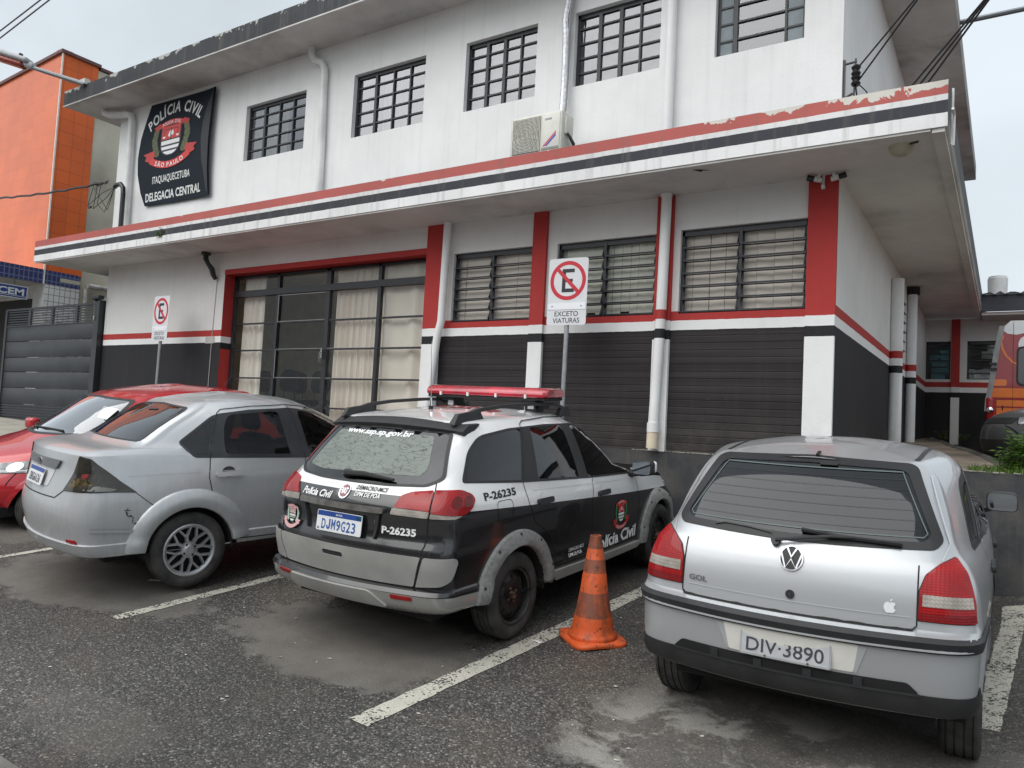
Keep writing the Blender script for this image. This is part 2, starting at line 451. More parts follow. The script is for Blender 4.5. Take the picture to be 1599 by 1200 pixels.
GOL_L = [
 dict(z=.325, xr=.10, xf=3.76, w=.73, br=.06, rx=.12, n=2),
 dict(z=Z((0,.36),(3.9,.30)), xr=.035, xf=3.82, w=.79, br=.07, rx=.15, ry=.16, n=2, wr=.755),
 dict(z=Z((0,.45),(.8,.43),(3.9,.38)), xr=.015, xf=3.86, w=.812, br=.07, rx=.16, ry=.17, n=4, wr=.765),
 dict(z=Z((0,.640),(.6,.655),(3.9,.54)), xr=.0, xf=3.88, w=.825, br=.075, rx=.17, ry=.18, s=1, n=1, wr=.77),
 dict(z=Z((0,.647),(.6,.662),(3.9,.545)), xr=-.022, xf=3.89, w=.827, br=.075, rx=.17, ry=.18, s=1, n=2, wr=.775),
 dict(z=Z((0,.69),(.6,.70),(3.9,.57)), xr=-.014, xf=3.88, w=.827, br=.075, rx=.17, ry=.18, s=1, n=1, wr=.773),
 dict(z=Z((0,.715),(.6,.715),(3.9,.575)), xr=.075, xf=3.86, w=.826, br=.075, rx=.16, ry=.15, s=1, n=4, wr=.782),
 dict(z=Z((0,.88),(1,.84),(3.9,.64)), xr=.105, xf=3.83, w=.826, br=.075, rx=.16, ry=.15, n=4, wr=.765),
 dict(z=Z((0,.995),(.8,.94),(2.9,.91),(3.5,.81),(3.9,.70)), xr=.145, xf=3.76, w=.80, br=.08, rx=.16, ry=.14, n=3, wr=.725, wf=.68),
 dict(z=Z((0,1.05),(.8,.985),(2.9,.965)), xr=.185, xf=2.86, w=.765, br=.085, rx=.15, ry=.13, n=4, wr=.685, wf=.68, bf=.22),
 dict(z=Z((0,1.22),(1,1.17),(2.9,1.13)), xr=.345, xf=2.52, w=.715, br=.07, rx=.14, ry=.12, n=4, wr=.63, wf=.60, bf=.2),
 dict(z=Z((0,1.378),(.8,1.348),(1.8,1.358),(2.4,1.31)), xr=.53, xf=2.17, w=.645, br=.055, rx=.12, ry=.11, n=3, wr=.56, wf=.53, bf=.16),
 dict(z=Z((0,1.418),(.8,1.385),(1.8,1.40),(2.4,1.355)), xr=.60, xf=2.03, w=.60, br=.05, rx=.11, ry=.1, n=3, wr=.52, wf=.49, bf=.14),
 dict(z=Z((0,1.430),(.8,1.402),(1.8,1.416),(2.4,1.38)), xr=.67, xf=1.92, w=.52, br=.05, rx=.1, ry=.1, n=3, wr=.46, wf=.45, bf=.12),
]
PAL_L = [
 dict(z=.31, xr=.14, xf=4.06, w=.74, br=.07, rx=.14, n=2, wr=.73),
 dict(z=Z((0,.36),(1,.30),(4,.27)), xr=.075, xf=4.12, w=.81, br=.08, rx=.15, ry=.16, n=3, wr=.79),
 dict(z=Z((0,.452),(.9,.42),(4,.38)), xr=.03, xf=4.15, w=.828, br=.085, rx=.16, ry=.17, s=1, n=1, wr=.805),
 dict(z=Z((0,.477),(.9,.44),(4,.40)), xr=.045, xf=4.15, w=.828, br=.085, rx=.16, ry=.17, s=1, n=1, wr=.80),
 dict(z=Z((0,.485),(.9,.46),(4,.42)), xr=.10, xf=4.15, w=.82, br=.08, rx=.15, ry=.15, s=1, n=4, wr=.79),
 dict(z=Z((0,.70),(1,.66),(4,.56)), xr=.072, xf=4.15, w=.826, br=.085, rx=.15, ry=.15, n=3, wr=.795),
 dict(z=Z((0,.78),(1,.74),(4,.62)), xr=.10, xf=4.13, w=.826, br=.085, rx=.15, ry=.15, n=4, wr=.79),
 dict(z=Z((0,.97),(1,.91),(2.8,.83),(4,.68)), xr=.108, xf=4.08, w=.82, br=.09, rx=.15, ry=.14, n=4, wr=.775, wf=.72),
 dict(z=Z((0,1.065),(1,1.0),(2.6,.93),(3.4,.88),(4,.78)), xr=.17, xf=3.98, w=.80, br=.095, rx=.15, ry=.13, n=3, wr=.745, wf=.70),
 dict(z=Z((0,1.105),(1,1.05),(2.6,.98),(3.2,.98)), xr=.205, xf=3.18, w=.785, br=.095, rx=.15, ry=.12, n=4, wr=.72, wf=.69, bf=.24),
 dict(z=Z((0,1.27),(1,1.25),(2.2,1.23),(3,1.17)), xr=.36, xf=2.86, w=.72, br=.08, rx=.14, ry=.11, n=4, wr=.655, wf=.62, bf=.2),
 dict(z=Z((0,1.425),(.8,1.42),(1.8,1.425),(2.5,1.385)), xr=.53, xf=2.46, w=.64, br=.06, rx=.12, ry=.1, n=3, wr=.585, wf=.56, bf=.16),
 dict(z=Z((0,1.455),(.8,1.46),(1.8,1.468),(2.5,1.435)), xr=.57, xf=2.30, w=.59, br=.055, rx=.1, ry=.09, n=3, wr=.54, wf=.52, bf=.14),
 dict(z=Z((0,1.468),(.8,1.474),(1.8,1.482),(2.5,1.455)), xr=.62, xf=2.16, w=.55, br=.05, rx=.1, ry=.09, n=3, wr=.50, wf=.48, bf=.12),
]
FIE_L = [
 dict(z=.315, xr=.16, xf=4.02, w=.75, br=.09, rx=.15, n=2, wr=.73),
 dict(z=Z((0,.345),(1,.30),(4.1,.26)), xr=.10, xf=4.08, w=.815, br=.08, rx=.16, ry=.17, n=3, wr=.81),
 dict(z=Z((0,.425),(.8,.40),(4.1,.34)), xr=.06, xf=4.13, w=.835, br=.085, rx=.17, ry=.18, s=1, n=1, wr=.825),
 dict(z=Z((0,.432),(.8,.41),(4.1,.35)), xr=.072, xf=4.13, w=.826, br=.085, rx=.17, ry=.18, s=1, n=5, wr=.815),
 dict(z=Z((0,.64),(1,.62),(4.1,.50)), xr=.045, xf=4.14, w=.838, br=.09, rx=.18, ry=.18, n=3, wr=.828),
 dict(z=Z((0,.755),(.6,.74),(2,.72),(4.1,.58)), xr=.075, xf=4.13, w=.838, br=.085, rx=.17, ry=.17, n=3, wr=.82),
 dict(z=Z((0,.90),(1,.86),(2.5,.82),(4.1,.66)), xr=.118, xf=4.08, w=.832, br=.075, rx=.16, ry=.15, n=4, wr=.79, wf=.70),
 dict(z=Z((0,1.058),(.7,1.045),(1.2,.985),(2.6,.92),(3.4,.85),(4.1,.74)), xr=.15, xf=3.98, w=.82, br=.07, rx=.14, ry=.09, s=1, n=3, wr=.745, wf=.68),
 dict(z=Z((0,1.080),(.7,1.075),(1.2,1.03),(2.6,.965),(3.2,.93)), xr=.19, xf=3.4, w=.80, br=.07, rx=.15, ry=.10, n=4, wr=.71, wf=.66),
 dict(z=Z((0,1.095),(.6,1.105),(1.2,1.06),(2.6,1.0),(3,.985)), xr=.51, xf=3.08, w=.775, br=.05, rx=.12, ry=.10, n=4, wr=.66, wf=.66, bf=.24),
 dict(z=Z((.5,1.24),(1,1.24),(2.2,1.21),(2.8,1.15)), xr=.745, xf=2.74, w=.70, br=.045, rx=.12, ry=.09, n=4, wr=.60, wf=.58, bf=.2),
 dict(z=Z((.8,1.375),(1.2,1.375),(1.8,1.382),(2.4,1.34)), xr=1.0, xf=2.34, w=.615, br=.04, rx=.11, ry=.085, n=3, wr=.54, wf=.53, bf=.16),
 dict(z=Z((.8,1.408),(1.2,1.415),(1.8,1.425),(2.4,1.385)), xr=1.07, xf=2.2, w=.565, br=.04, rx=.1, ry=.085, n=3, wr=.495, wf=.49, bf=.14),
 dict(z=Z((.8,1.42),(1.2,1.428),(1.8,1.44),(2.4,1.41)), xr=1.14, xf=2.08, w=.52, br=.03, rx=.1, ry=.09, n=3, wr=.45, wf=.45, bf=.12),
]
RED_L = [
 dict(z=.24, xr=.12, xf=3.72, w=.74, br=.06, rx=.14, n=2),
 dict(z=.30, xr=.05, xf=3.80, w=.80, br=.08, rx=.2, bf=.2, fx=.35, n=3),
 dict(z=Z((0,.55),(4,.50)), xr=.0, xf=3.86, w=.826, br=.09, rx=.22, bf=.22, fx=.4, n=4),
 dict(z=Z((0,.78),(1,.74),(2.8,.70),(3.9,.62)), xr=.02, xf=3.84, w=.828, br=.1, rx=.24, n=4, bf=.24, fx=.42, wf=.74),
 dict(z=Z((0,.98),(1,.93),(2.6,.88),(3.3,.80),(3.9,.70)), xr=.10, xf=3.78, w=.81, br=.1, rx=.26, n=3, wr=.72, wf=.70, bf=.25, fx=.42),
 dict(z=Z((0,1.01),(1,.97),(2.6,.94),(3.2,.885),(3.7,.80)), xr=.13, xf=3.58, w=.79, br=.1, rx=.26, n=3, wr=.70, wf=.66, bf=.25, fx=.4),
 dict(z=Z((0,1.05),(1,1.01),(2.4,.985),(3.1,.965)), xr=.17, xf=3.03, w=.765, br=.09, rx=.25, n=4, wr=.66, wf=.70, bf=.2, fx=.18, fy=.14),
 dict(z=Z((0,1.22),(1,1.20),(2.2,1.18),(3,1.15)), xr=.30, xf=2.68, w=.70, br=.075, rx=.2, n=4, wr=.60, wf=.625, bf=.17, fx=.16, fy=.12),
 dict(z=Z((0,1.385),(.8,1.40),(1.6,1.41),(2.4,1.37)), xr=.42, xf=2.30, w=.62, br=.06, rx=.18, n=3, wr=.53, wf=.555, bf=.13, fx=.13, fy=.11),
 dict(z=Z((0,1.415),(.8,1.44),(1.6,1.455),(2.4,1.41)), xr=.48, xf=2.18, w=.56, br=.05, rx=.14, n=3, wr=.48, wf=.50, bf=.12),
 dict(z=Z((0,1.425),(.8,1.452),(1.6,1.468),(2.4,1.43)), xr=.56, xf=2.06, w=.51, br=.05, rx=.12, n=3, wr=.44, wf=.45, bf=.12),
]
def pose(root, x, y, z, th, roll, pitch):
    c, s = math.cos, math.sin
    f = Vector((s(th)*c(pitch), c(th)*c(pitch), s(pitch))); l = Vector((-c(th), s(th), 0)); u = f.cross(l)
    l2 = c(roll)*l+s(roll)*u; u2 = -s(roll)*l+c(roll)*u
    m = Matrix((f, l2, u2)).transposed().to_4x4(); m.translation = (x, y, z)
    root.matrix_world = m; root.location = (x, y, z); root.rotation_euler = m.to_3x3().to_euler()
PITCH = math.atan(.078)
POSES = dict(gol=(-.857, 3.770, -1.517, -.020, .004, .078), pal=(-3.601, 3.550, -1.489, .018, .015, .078), fie=(-6.312, 2.981, -1.415, .219, .035, .077), red=(-8.959, 7.299, -1.079, 3.168, -.047, -.080))
# ---------------------------------------------------------------- ground
def gh(x): return float(np.interp(x, [-80, -17, -14, -11, -9, -6.3, -3.6, -.857, -.05, .22, 2, 80], [-.9, -.96, -1.22, -1.46, -1.58, -1.648, -1.767, -1.811, -1.805, -1.735, -1.70, -1.6]))
def gz(x, y): return gh(x)+.078*float(np.clip(y, -1.0, 8.2))
def adopt(o, root):
    o.parent = root; o.matrix_parent_inverse = Matrix.Translation(-root.location); return o
def asphalt_mat():
    m, t, b = nt("asphalt"); co = coords(t, 'World'); L = t.links.new
    v = N(t, "ShaderNodeTexVoronoi"); v.inputs['Scale'].default_value = 100; L(co, v.inputs['Vector'])
    hs = xyz(t, v.outputs['Color'])
    stones = ramp(t, hs[0], [(0, (.028, .028, .029)), (.42, (.056, .054, .051)), (.78, (.100, .094, .085)), (.93, (.165, .154, .138)), (1, (.30, .28, .25))])
    big = ramp(t, noise(t, co, .55, 6, .6), [(.3, .66), (.7, 1.2)])
    warm = mixc(t, ramp(t, noise(t, co, 1.3, 4), [(.45, 0), (.75, .5)]), stones, (.11, .088, .066))
    c1 = mixc(t, 1.0, warm, big, 'MULTIPLY')
    # worn, dust-filled hollows where tyres and dripping cars have smoothed the surface
    s = xyz(t, co); wob = noise(t, co, 1.1, 5, .6); wob2 = noise(t, co, 7, 4, .6); mask = None
    for cx, cy, rx, ry, amp in DUST:
        dx = math_(t, 'DIVIDE', math_(t, 'SUBTRACT', s[0], cx), rx); dy = math_(t, 'DIVIDE', math_(t, 'SUBTRACT', s[1], cy), ry)
        d = math_(t, 'SQRT', math_(t, 'ADD', math_(t, 'MULTIPLY', dx, dx), math_(t, 'MULTIPLY', dy, dy)))
        d = math_(t, 'ADD', d, math_(t, 'MULTIPLY_ADD', wob, 1.1, -.55)); d = math_(t, 'ADD', d, math_(t, 'MULTIPLY_ADD', wob2, .7, -.35))
        k = math_(t, 'MULTIPLY', ramp(t, d, [(.86, 1), (1.02, 0)]), amp); mask = k if mask is None else math_(t, 'MAXIMUM', mask, k)
    fine = noise(t, co, 130, 3, .7)
    dust = mixc(t, fine, (.135, .125, .111), (.205, .192, .171))
    dust = mixc(t, ramp(t, noise(t, co, 3.3, 5), [(.35, 0), (.7, .6)]), dust, (.085, .077, .067))
    c2 = mixc(t, mask, c1, dust)
    # pale cement crusts left by the small silver hatchback's bay
    dx = math_(t, 'DIVIDE', math_(t, 'SUBTRACT', s[0], -1.1), 1.0); dy = math_(t, 'DIVIDE', math_(t, 'SUBTRACT', s[1], 3.6), .95)
    d = math_(t, 'SQRT', math_(t, 'ADD', math_(t, 'MULTIPLY', dx, dx), math_(t, 'MULTIPLY', dy, dy)))
    area = ramp(t, d, [(.55, 1), (1.15, 0)])
    cr = math_(t, 'MULTIPLY', ramp(t, noise(t, co, 2.6, 7, .68, .4), [(.50, 0), (.58, 1)]), area)
    c3 = mixc(t, math_(t, 'MULTIPLY', cr, .85), c2, mixc(t, fine, (.26, .25, .225), (.38, .365, .33)))
    ol = math_(t, 'MULTIPLY', ramp(t, noise(t, co, 1.9, 5, .6), [(.58, 0), (.68, .75)]), 1.0)
    c4 = mixc(t, math_(t, 'MULTIPLY', ol, area), c3, (.018, .017, .016))
    L(c4, b.inputs['Base Color'])
    L(math_(t, 'MULTIPLY_ADD', noise(t, co, .8, 4), .35, .42), b.inputs['Roughness']); b.inputs['Specular IOR Level'].default_value = .42
    h = math_(t, 'MULTIPLY', math_(t, 'ADD', math_(t, 'MULTIPLY', v.outputs['Distance'], -1.0), 1), math_(t, 'SUBTRACT', 1.0, math_(t, 'MULTIPLY', mask, .85)))
    bump(t, b, h, .45, .009); return m
DUST = [(-3.55, 3.8, 1.05, .62, .85), (-6.05, 3.4, 1.15, .5, .85), (-.85, 4.0, 1.2, 1.0, .55), (-8.6, 3.9, 1.0, .5, .6), (-3.9, 2.2, .6, .25, .25)]
asph = asphalt_mat()
def sheet(name, mat, f, xs, ys, kind='structure'):
    m = MB(); V = [(x, y, f(x, y)) for y in ys for x in xs]; n = len(xs)
    m.add(V, [(j*n+i, j*n+i+1, (j+1)*n+i+1, (j+1)*n+i) for j in range(len(ys)-1) for i in range(n-1)], True)
    return tag(m.build(name, mat), kind=kind)
xs = [-400, -120, -60, -40, -30]+list(np.arange(-24, 4.01, .25))+[6, 10, 20, 40, 120, 400]
ys = [-400, -120, -50, -25, -12, -6, -3]+list(np.arange(-2, 8.76, .25))+[9.5, 12, 20, 40]
road = sheet("road", asph, gz, xs, ys)
def line_mat():
    m, t, b = nt("road_paint"); co = coords(t, 'World')
    c = mixc(t, noise(t, co, 9, 5), (.40, .385, .33), (.60, .58, .50))
    v = N(t, "ShaderNodeTexVoronoi"); v.inputs['Scale'].default_value = 85; t.links.new(co, v.inputs['Vector'])
    w = math_(t, 'ADD', math_(t, 'MULTIPLY', noise(t, co, 5, 6, .65), 1.1), math_(t, 'MULTIPLY', xyz(t, v.outputs['Color'])[0], .45))
    wear = ramp(t, w, [(.86, 0), (.93, 1)])
    t.links.new(mixc(t, wear, c, (.05, .048, .045)), b.inputs['Base Color']); b.inputs['Roughness'].default_value = .75
    bump(t, b, v.outputs['Distance'], .4, .008); return m
paint = line_mat()
def road_line(p, q, w, seed):
    rng = random.Random(seed); p, q = np.array(p), np.array(q); d = (q-p)/np.linalg.norm(q-p); n = np.array([-d[1], d[0]]); k = max(8, int(np.linalg.norm(q-p)/.06)); V = []
    for i in range(k+1):
        c = p+(q-p)*i/k
        for sgn in (-1, 1):
            e = c+n*sgn*(w/2+rng.uniform(-.006, .006)); V.append((e[0], e[1], gz(*e)+.004))
    m = MB(); m.add(V, [(2*i, 2*i+1, 2*i+3, 2*i+2) for i in range(k)]); return tag(m.build("parking_line", paint), kind='structure')
# kerb and walkway on the near side, at the photographer's feet
conc = simple("old_concrete", (.20, .19, .17), .9, var=.35, vs=3, bmp=.5, bs=90, kind='World')
m = MB()
for i in range(8):
    x0 = -40+i*8; m.add([(x, y, z) for x in (x0, x0+8) for y, z in ((1.66, gz(x, 1.8)-.05), (1.64, gz(x, 1.8)+.08), (1.54, gz(x, 1.8)+.09), (-3.0, gz(x, 1.8)+.10), (-3.0, gz(x, 1.8)-.5))],
        [(0, 1, 6, 5), (1, 2, 7, 6), (2, 3, 8, 7), (3, 4, 9, 8)])
near = tag(m.build("pavement", conc), kind='structure')
# ---------------------------------------------------------------- paint and masonry
def band_mat(name, bands, rough=.75, grime=.25, brick=0, peel=None, pt=.745, axis=2, kind='World', streak=.3, mossy=0):
    """bands: [(z_from, colour)] painted stripes; streaks and blotches of dirt on top"""
    m, t, b = nt(name); co = coords(t, kind); s = xyz(t, co); lo, hi = -3.0, 10.0
    wv = math_(t, 'MULTIPLY_ADD', noise(t, co, 9, 4), .010, -.005); z = math_(t, 'ADD', s[axis], wv)
    zz = math_(t, 'DIVIDE', math_(t, 'SUBTRACT', z, lo), hi-lo)
    c = ramp(t, zz, [(max(0, (q-lo)/(hi-lo)), col) for q, col in bands], 'CONSTANT') if len(bands) > 1 else mixc(t, 0.0, bands[0][1], bands[0][1])
    blot = ramp(t, noise(t, co, 1.1, 6, .62), [(.35, 1-grime*.55), (.65, 1.04)]); c = mixc(t, 1.0, c, blot, 'MULTIPLY')
    if streak:
        st = N(t, "ShaderNodeMapping"); st.inputs['Scale'].default_value = (5.5, 5.5, .22); t.links.new(co, st.inputs[0])
        k = ramp(t, noise(t, st.outputs[0], 2.4, 5, .6), [(.52, 0), (.78, 1)])
        c = mixc(t, math_(t, 'MULTIPLY', k, streak), c, (.16, .15, .13))
    if mossy:
        k = ramp(t, noise(t, co, .9, 6, .65, .3), [(.5, 0), (.66, 1)]); c = mixc(t, math_(t, 'MULTIPLY', k, mossy), c, (.07, .065, .05))
    if brick:
        cs = N(t, "ShaderNodeMapping"); cs.inputs['Scale'].default_value = (.35, .35, 13.3); t.links.new(co, cs.inputs[0]); c = mixc(t, math_(t, 'MULTIPLY', ramp(t, noise(t, cs.outputs[0], 1.0, 2), [(.4, 0), (.7, .5)]), math_(t, 'LESS_THAN', s[2], 1.09)), c, (.055, .050, .048))
        ch = math_(t, 'MULTIPLY', ramp(t, noise(t, co, 14, 6, .7), [(.66, 0), (.70, .6)]), math_(t, 'LESS_THAN', s[2], 1.0)); c = mixc(t, ch, c, (.075, .068, .062))
    sp = N(t, "ShaderNodeMapRange"); sp.inputs['From Min'].default_value = .35; sp.inputs['From Max'].default_value = -.35; t.links.new(s[2], sp.inputs[0]); c = mixc(t, math_(t, 'MULTIPLY', math_(t, 'MULTIPLY', sp.outputs[0], ramp(t, noise(t, co, 3.5, 6, .65), [(.4, 0), (.7, 1)])), .5), c, (.14, .125, .105))
    if peel:
        z0, z1, under = peel
        e = N(t, "ShaderNodeMapRange"); e.inputs['From Min'].default_value = z0; e.inputs['From Max'].default_value = z1; t.links.new(s[2], e.inputs[0])
        xr = N(t, "ShaderNodeMapRange"); xr.inputs['From Min'].default_value = -3.2; xr.inputs['From Max'].default_value = -.4; xr.inputs['To Min'].default_value = -.19; xr.inputs['To Max'].default_value = .055; t.links.new(s[0], xr.inputs[0])
        nn = noise(t, co, 5.5, 7, .62, .5); q = math_(t, 'ADD', math_(t, 'ADD', math_(t, 'MULTIPLY', e.outputs[0], .33), nn), xr.outputs[0])
        k = ramp(t, q, [(pt, 0), (pt+.005, 1)], 'LINEAR'); inz = math_(t, 'GREATER_THAN', s[2], z0); k = math_(t, 'MULTIPLY', k, inz)
        c = mixc(t, k, c, under)
    t.links.new(c, b.inputs['Base Color']); b.inputs['Roughness'].default_value = rough; b.inputs['Specular IOR Level'].default_value = .35
    h = noise(t, co, 38, 4, .6)
    if brick:
        br = math_(t, 'PINGPONG', math_(t, 'MULTIPLY_ADD', s[2], 1.0, .003), .0375); g = ramp(t, math_(t, 'ADD', br, math_(t, 'MULTIPLY_ADD', noise(t, co, 4, 4), .006, -.003)), [(0, 0), (.007, 1)])
        low = math_(t, 'LESS_THAN', s[2], 1.09); g = math_(t, 'MAXIMUM', g, math_(t, 'SUBTRACT', 1.0, low)); h = math_(t, 'MULTIPLY_ADD', h, .12, g)
        bump(t, b, h, .55, .010)
    else: bump(t, b, h, .22, .01)
    return m
WHITE = (.84, .84, .835); RED = (.44, .042, .038); BLACK = (.020, .020, .023); FRED = (.47, .12, .105); FBLK = (.045, .048, .058)
m_up = band_mat("white_wall_paint", [(-3, WHITE)], grime=.10, streak=.11)
m_low = band_mat("striped_wall_paint", [(-3, BLACK), (1.095, WHITE), (1.197, RED), (1.29, (.74, .73, .71))], grime=.12, streak=.07)
m_lowb = band_mat("striped_brick_paint", [(-3, (.023, .019, .020)), (1.095, WHITE), (1.197, RED), (1.29, (.74, .73, .71))], grime=.12, brick=1, streak=.06)
m_pil = band_mat("striped_pillar_paint", [(-3, WHITE), (.985, BLACK), (1.093, WHITE), (1.197, RED)], grime=.12, streak=.1)
m_pipe = band_mat("striped_pipe_paint", [(-3, WHITE), (.985, BLACK), (1.093, WHITE), (1.197, RED), (1.29, WHITE)], grime=.2, streak=.25)
m_reveal = band_mat("red_reveal_paint", [(-3, RED), (.985, BLACK), (1.093, WHITE), (1.197, RED)], grime=.12, streak=.1)
m_fas = band_mat("striped_fascia_paint", [(-3, (.80, .80, .80)), (2.662, FBLK), (2.747, (.74, .74, .74)), (2.835, FRED)], grime=.2, streak=.42, peel=(2.835, 2.965, (.66, .63, .57)))
m_soff = band_mat("canopy_soffit_paint", [(-3, (.74, .72, .69))], grime=.25, streak=0, mossy=.26)
m_fasside = band_mat("stained_slab_edge", [(-3, (.30, .30, .28)), (2.66, (.10, .105, .11))], grime=.6, streak=.5, mossy=.5)
m_roof_f = band_mat("weathered_black_fascia", [(-3, (.052, .056, .062))], grime=.6, streak=.55, peel=(5.56, 5.80, (.45, .45, .43)), pt=.655)
m_roof_s = band_mat("roof_soffit_paint", [(-3, (.64, .625, .60))], grime=.4, streak=0, mossy=.42)
m_pvc = simple("white_pvc_pipe", (.74, .74, .73), .45, var=.15, vs=3, kind='World')
m_pvc2 = simple("cream_pipe_end", (.70, .60, .46), .55, var=.1)
m_frame = simple("black_window_paint", (.022, .024, .030), .4, var=.2, vs=8)
m_pane = glass_mat("window_glass", .92, .012, 1.0)
m_pane_up = glass_mat("upper_window_glass", .70, .03, 3.2)
m_corr = simple("ribbed_glass", (.30, .34, .36), .18, spec=.8, var=.1)
def curtain_mat(name, c1, c2=None, sc=1):
    m, t, b = nt(name); co = coords(t, 'World'); s = xyz(t, co)
    f = noise(t, co, 2.0, 3); setc(t, b, mixc(t, f, c1, c2 or tuple(k*.8 for k in c1))); b.inputs['Roughness'].default_value = .9
    b.inputs['Specular IOR Level'].default_value = .1; return m
m_curt = curtain_mat("cream_curtain", (.90, .80, .745), (.80, .70, .65)); m_curt2 = curtain_mat("grey_curtain", (.62, .61, .60), (.48, .47, .46)); m_blind = curtain_mat("ivory_blind", (.88, .86, .78), (.74, .72, .65))
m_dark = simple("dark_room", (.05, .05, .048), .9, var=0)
m_room = simple("lobby_wall", (.90, .83, .72), .85, var=.1)
m_floor = simple("lobby_floor", (.5, .46, .40), .4, var=.2)
# ---------------------------------------------------------------- the police station
XL, XR, YF, YB = -14.1, -1.386, 7.7, 17.2
station = thing("police_station", "long white two-storey police building with red and black stripes and a wide canopy", "building", (-7.7, YF, -.2))
def part(mb, name, mat, root=station, **k): return adopt(mb.build(name, mat, None, **k), root)
def wall_y(mb, y, x0, x1, z0, z1, holes, depth=.12):
    """a wall face in the plane y with rectangular openings and their reveals"""
    X = sorted({x0, x1, *[h[0] for h in holes], *[h[1] for h in holes]}); Zs = sorted({z0, z1, *[h[2] for h in holes], *[h[3] for h in holes]})
    for i in range(len(X)-1):
        for j in range(len(Zs)-1):
            cx, cz = (X[i]+X[i+1])/2, (Zs[j]+Zs[j+1])/2
            if any(h[0] < cx < h[1] and h[2] < cz < h[3] for h in holes): continue
            mb.add([(X[i], y, Zs[j]), (X[i+1], y, Zs[j]), (X[i+1], y, Zs[j+1]), (X[i], y, Zs[j+1])], [(0, 1, 2, 3)])
    for a, b, c, d in holes:
        q = y+depth
        for p in (((a, y, c), (a, q, c), (a, q, d), (a, y, d)), ((b, y, c), (b, y, d), (b, q, d), (b, q, c)), ((a, y, c), (b, y, c), (b, q, c), (a, q, c)), ((a, y, d), (a, q, d), (b, q, d), (b, y, d))):
            mb.add(p, [(0, 1, 2, 3)])
UPW = [(-10.40, -9.0, 4.04, 4.95), (-8.0, -6.665, 4.03, 4.96), (-5.985, -4.90, 4.04, 4.96), (-4.375, -3.285, 4.045, 4.95), (-2.665, -1.753, 4.02, 4.95)]
LOW = [(-6.0, -4.79, 1.29, 2.18), (-4.47, -3.222, 1.29, 2.175), (-2.955, -1.656, 1.29, 2.19)]
DOOR = (-10.64, -6.42, -.2, 2.22)
mb = MB(); wall_y(mb, YF, XL, XR, 2.93, 5.52, UPW, .14)
mb.add([(XR, YF, 2.93), (XR, 13.3, 2.93), (XR, 13.3, 5.52), (XR, YF, 5.52)], [(0, 1, 2, 3)]); mb.add([(XL, YF, 2.5), (XL, 13.3, 2.5), (XL, 13.3, 5.52), (XL, YF, 5.52)], [(3, 2, 1, 0)])
mb.add([(XL, 13.3, 2.5), (XR, 13.3, 2.5), (XR, 13.3, 5.52), (XL, 13.3, 5.52)], [(0, 1, 2, 3)])
part(mb, "upper_wall", m_up)
mb = MB(); wall_y(mb, YF, XL, -10.64, -1.25, 2.574, [], .1); wall_y(mb, YF, -10.64, -6.42, 2.22, 2.574, [])
mb.add([(XL, YF, -1.3), (XL, 17, -1.3), (XL, 17, 2.574), (XL, YF, 2.574)], [(3, 2, 1, 0)])
part(mb, "entrance_side_wall", m_low)
mb = MB(); wall_y(mb, YF, -6.42, XR, -.19, 2.574, LOW, .12); part(mb, "ground_floor_wall", m_lowb)
SW = (12.35, 13.15, 1.42, 2.32)
mb = MB()
for y0, y1, z0, z1 in ((YF, SW[0], -.2, 2.574), (SW[1], YB, -.2, 2.574), (SW[0], SW[1], -.2, SW[2]), (SW[0], SW[1], SW[3], 2.574)):
    mb.add([(XR, y0, z0), (XR, y1, z0), (XR, y1, z1), (XR, y0, z1)], [(0, 1, 2, 3)])
for p in (((XR, SW[0], SW[2]), (XR-.12, SW[0], SW[2]), (XR-.12, SW[0], SW[3]), (XR, SW[0], SW[3])), ((XR, SW[1], SW[2]), (XR-.12, SW[1], SW[2]), (XR-.12, SW[1], SW[3]), (XR, SW[1], SW[3])), ((XR-.12, SW[0], SW[2]), (XR-.12, SW[1], SW[2]), (XR-.12, SW[1], SW[3]), (XR-.12, SW[0], SW[3]))): mb.add(p, [(0, 1, 2, 3)])
part(mb, "side_wall", m_low)
w = part(MB().box(XR-.1, XR-.06, SW[0]+.01, SW[1]-.01, SW[2]+.01, SW[3]-.01), "side_window", simple("louvre_glass", (.12, .13, .13), .2))
sl = MB()
for i in range(6):
    z = SW[2]+.04+i*.145; sl.add([(XR-.06, SW[0]+.03, z+.12), (XR+.055, SW[0]+.03, z), (XR-.06, SW[1]-.03, z+.12), (XR+.055, SW[1]-.03, z), (XR-.06, SW[0]+.03, z-.01), (XR-.06, SW[1]-.03, z-.01)], [(0, 1, 3, 2), (0, 4, 1), (2, 3, 5), (1, 4, 5, 3)])
o = sl.build("louvre", m_frame); o.parent = w; o.matrix_parent_inverse = Matrix()
def under(o, p):
    """make o (built in world coordinates) a child of a station part built the same way"""
    o.parent = p; o.matrix_parent_inverse = Matrix(); return o
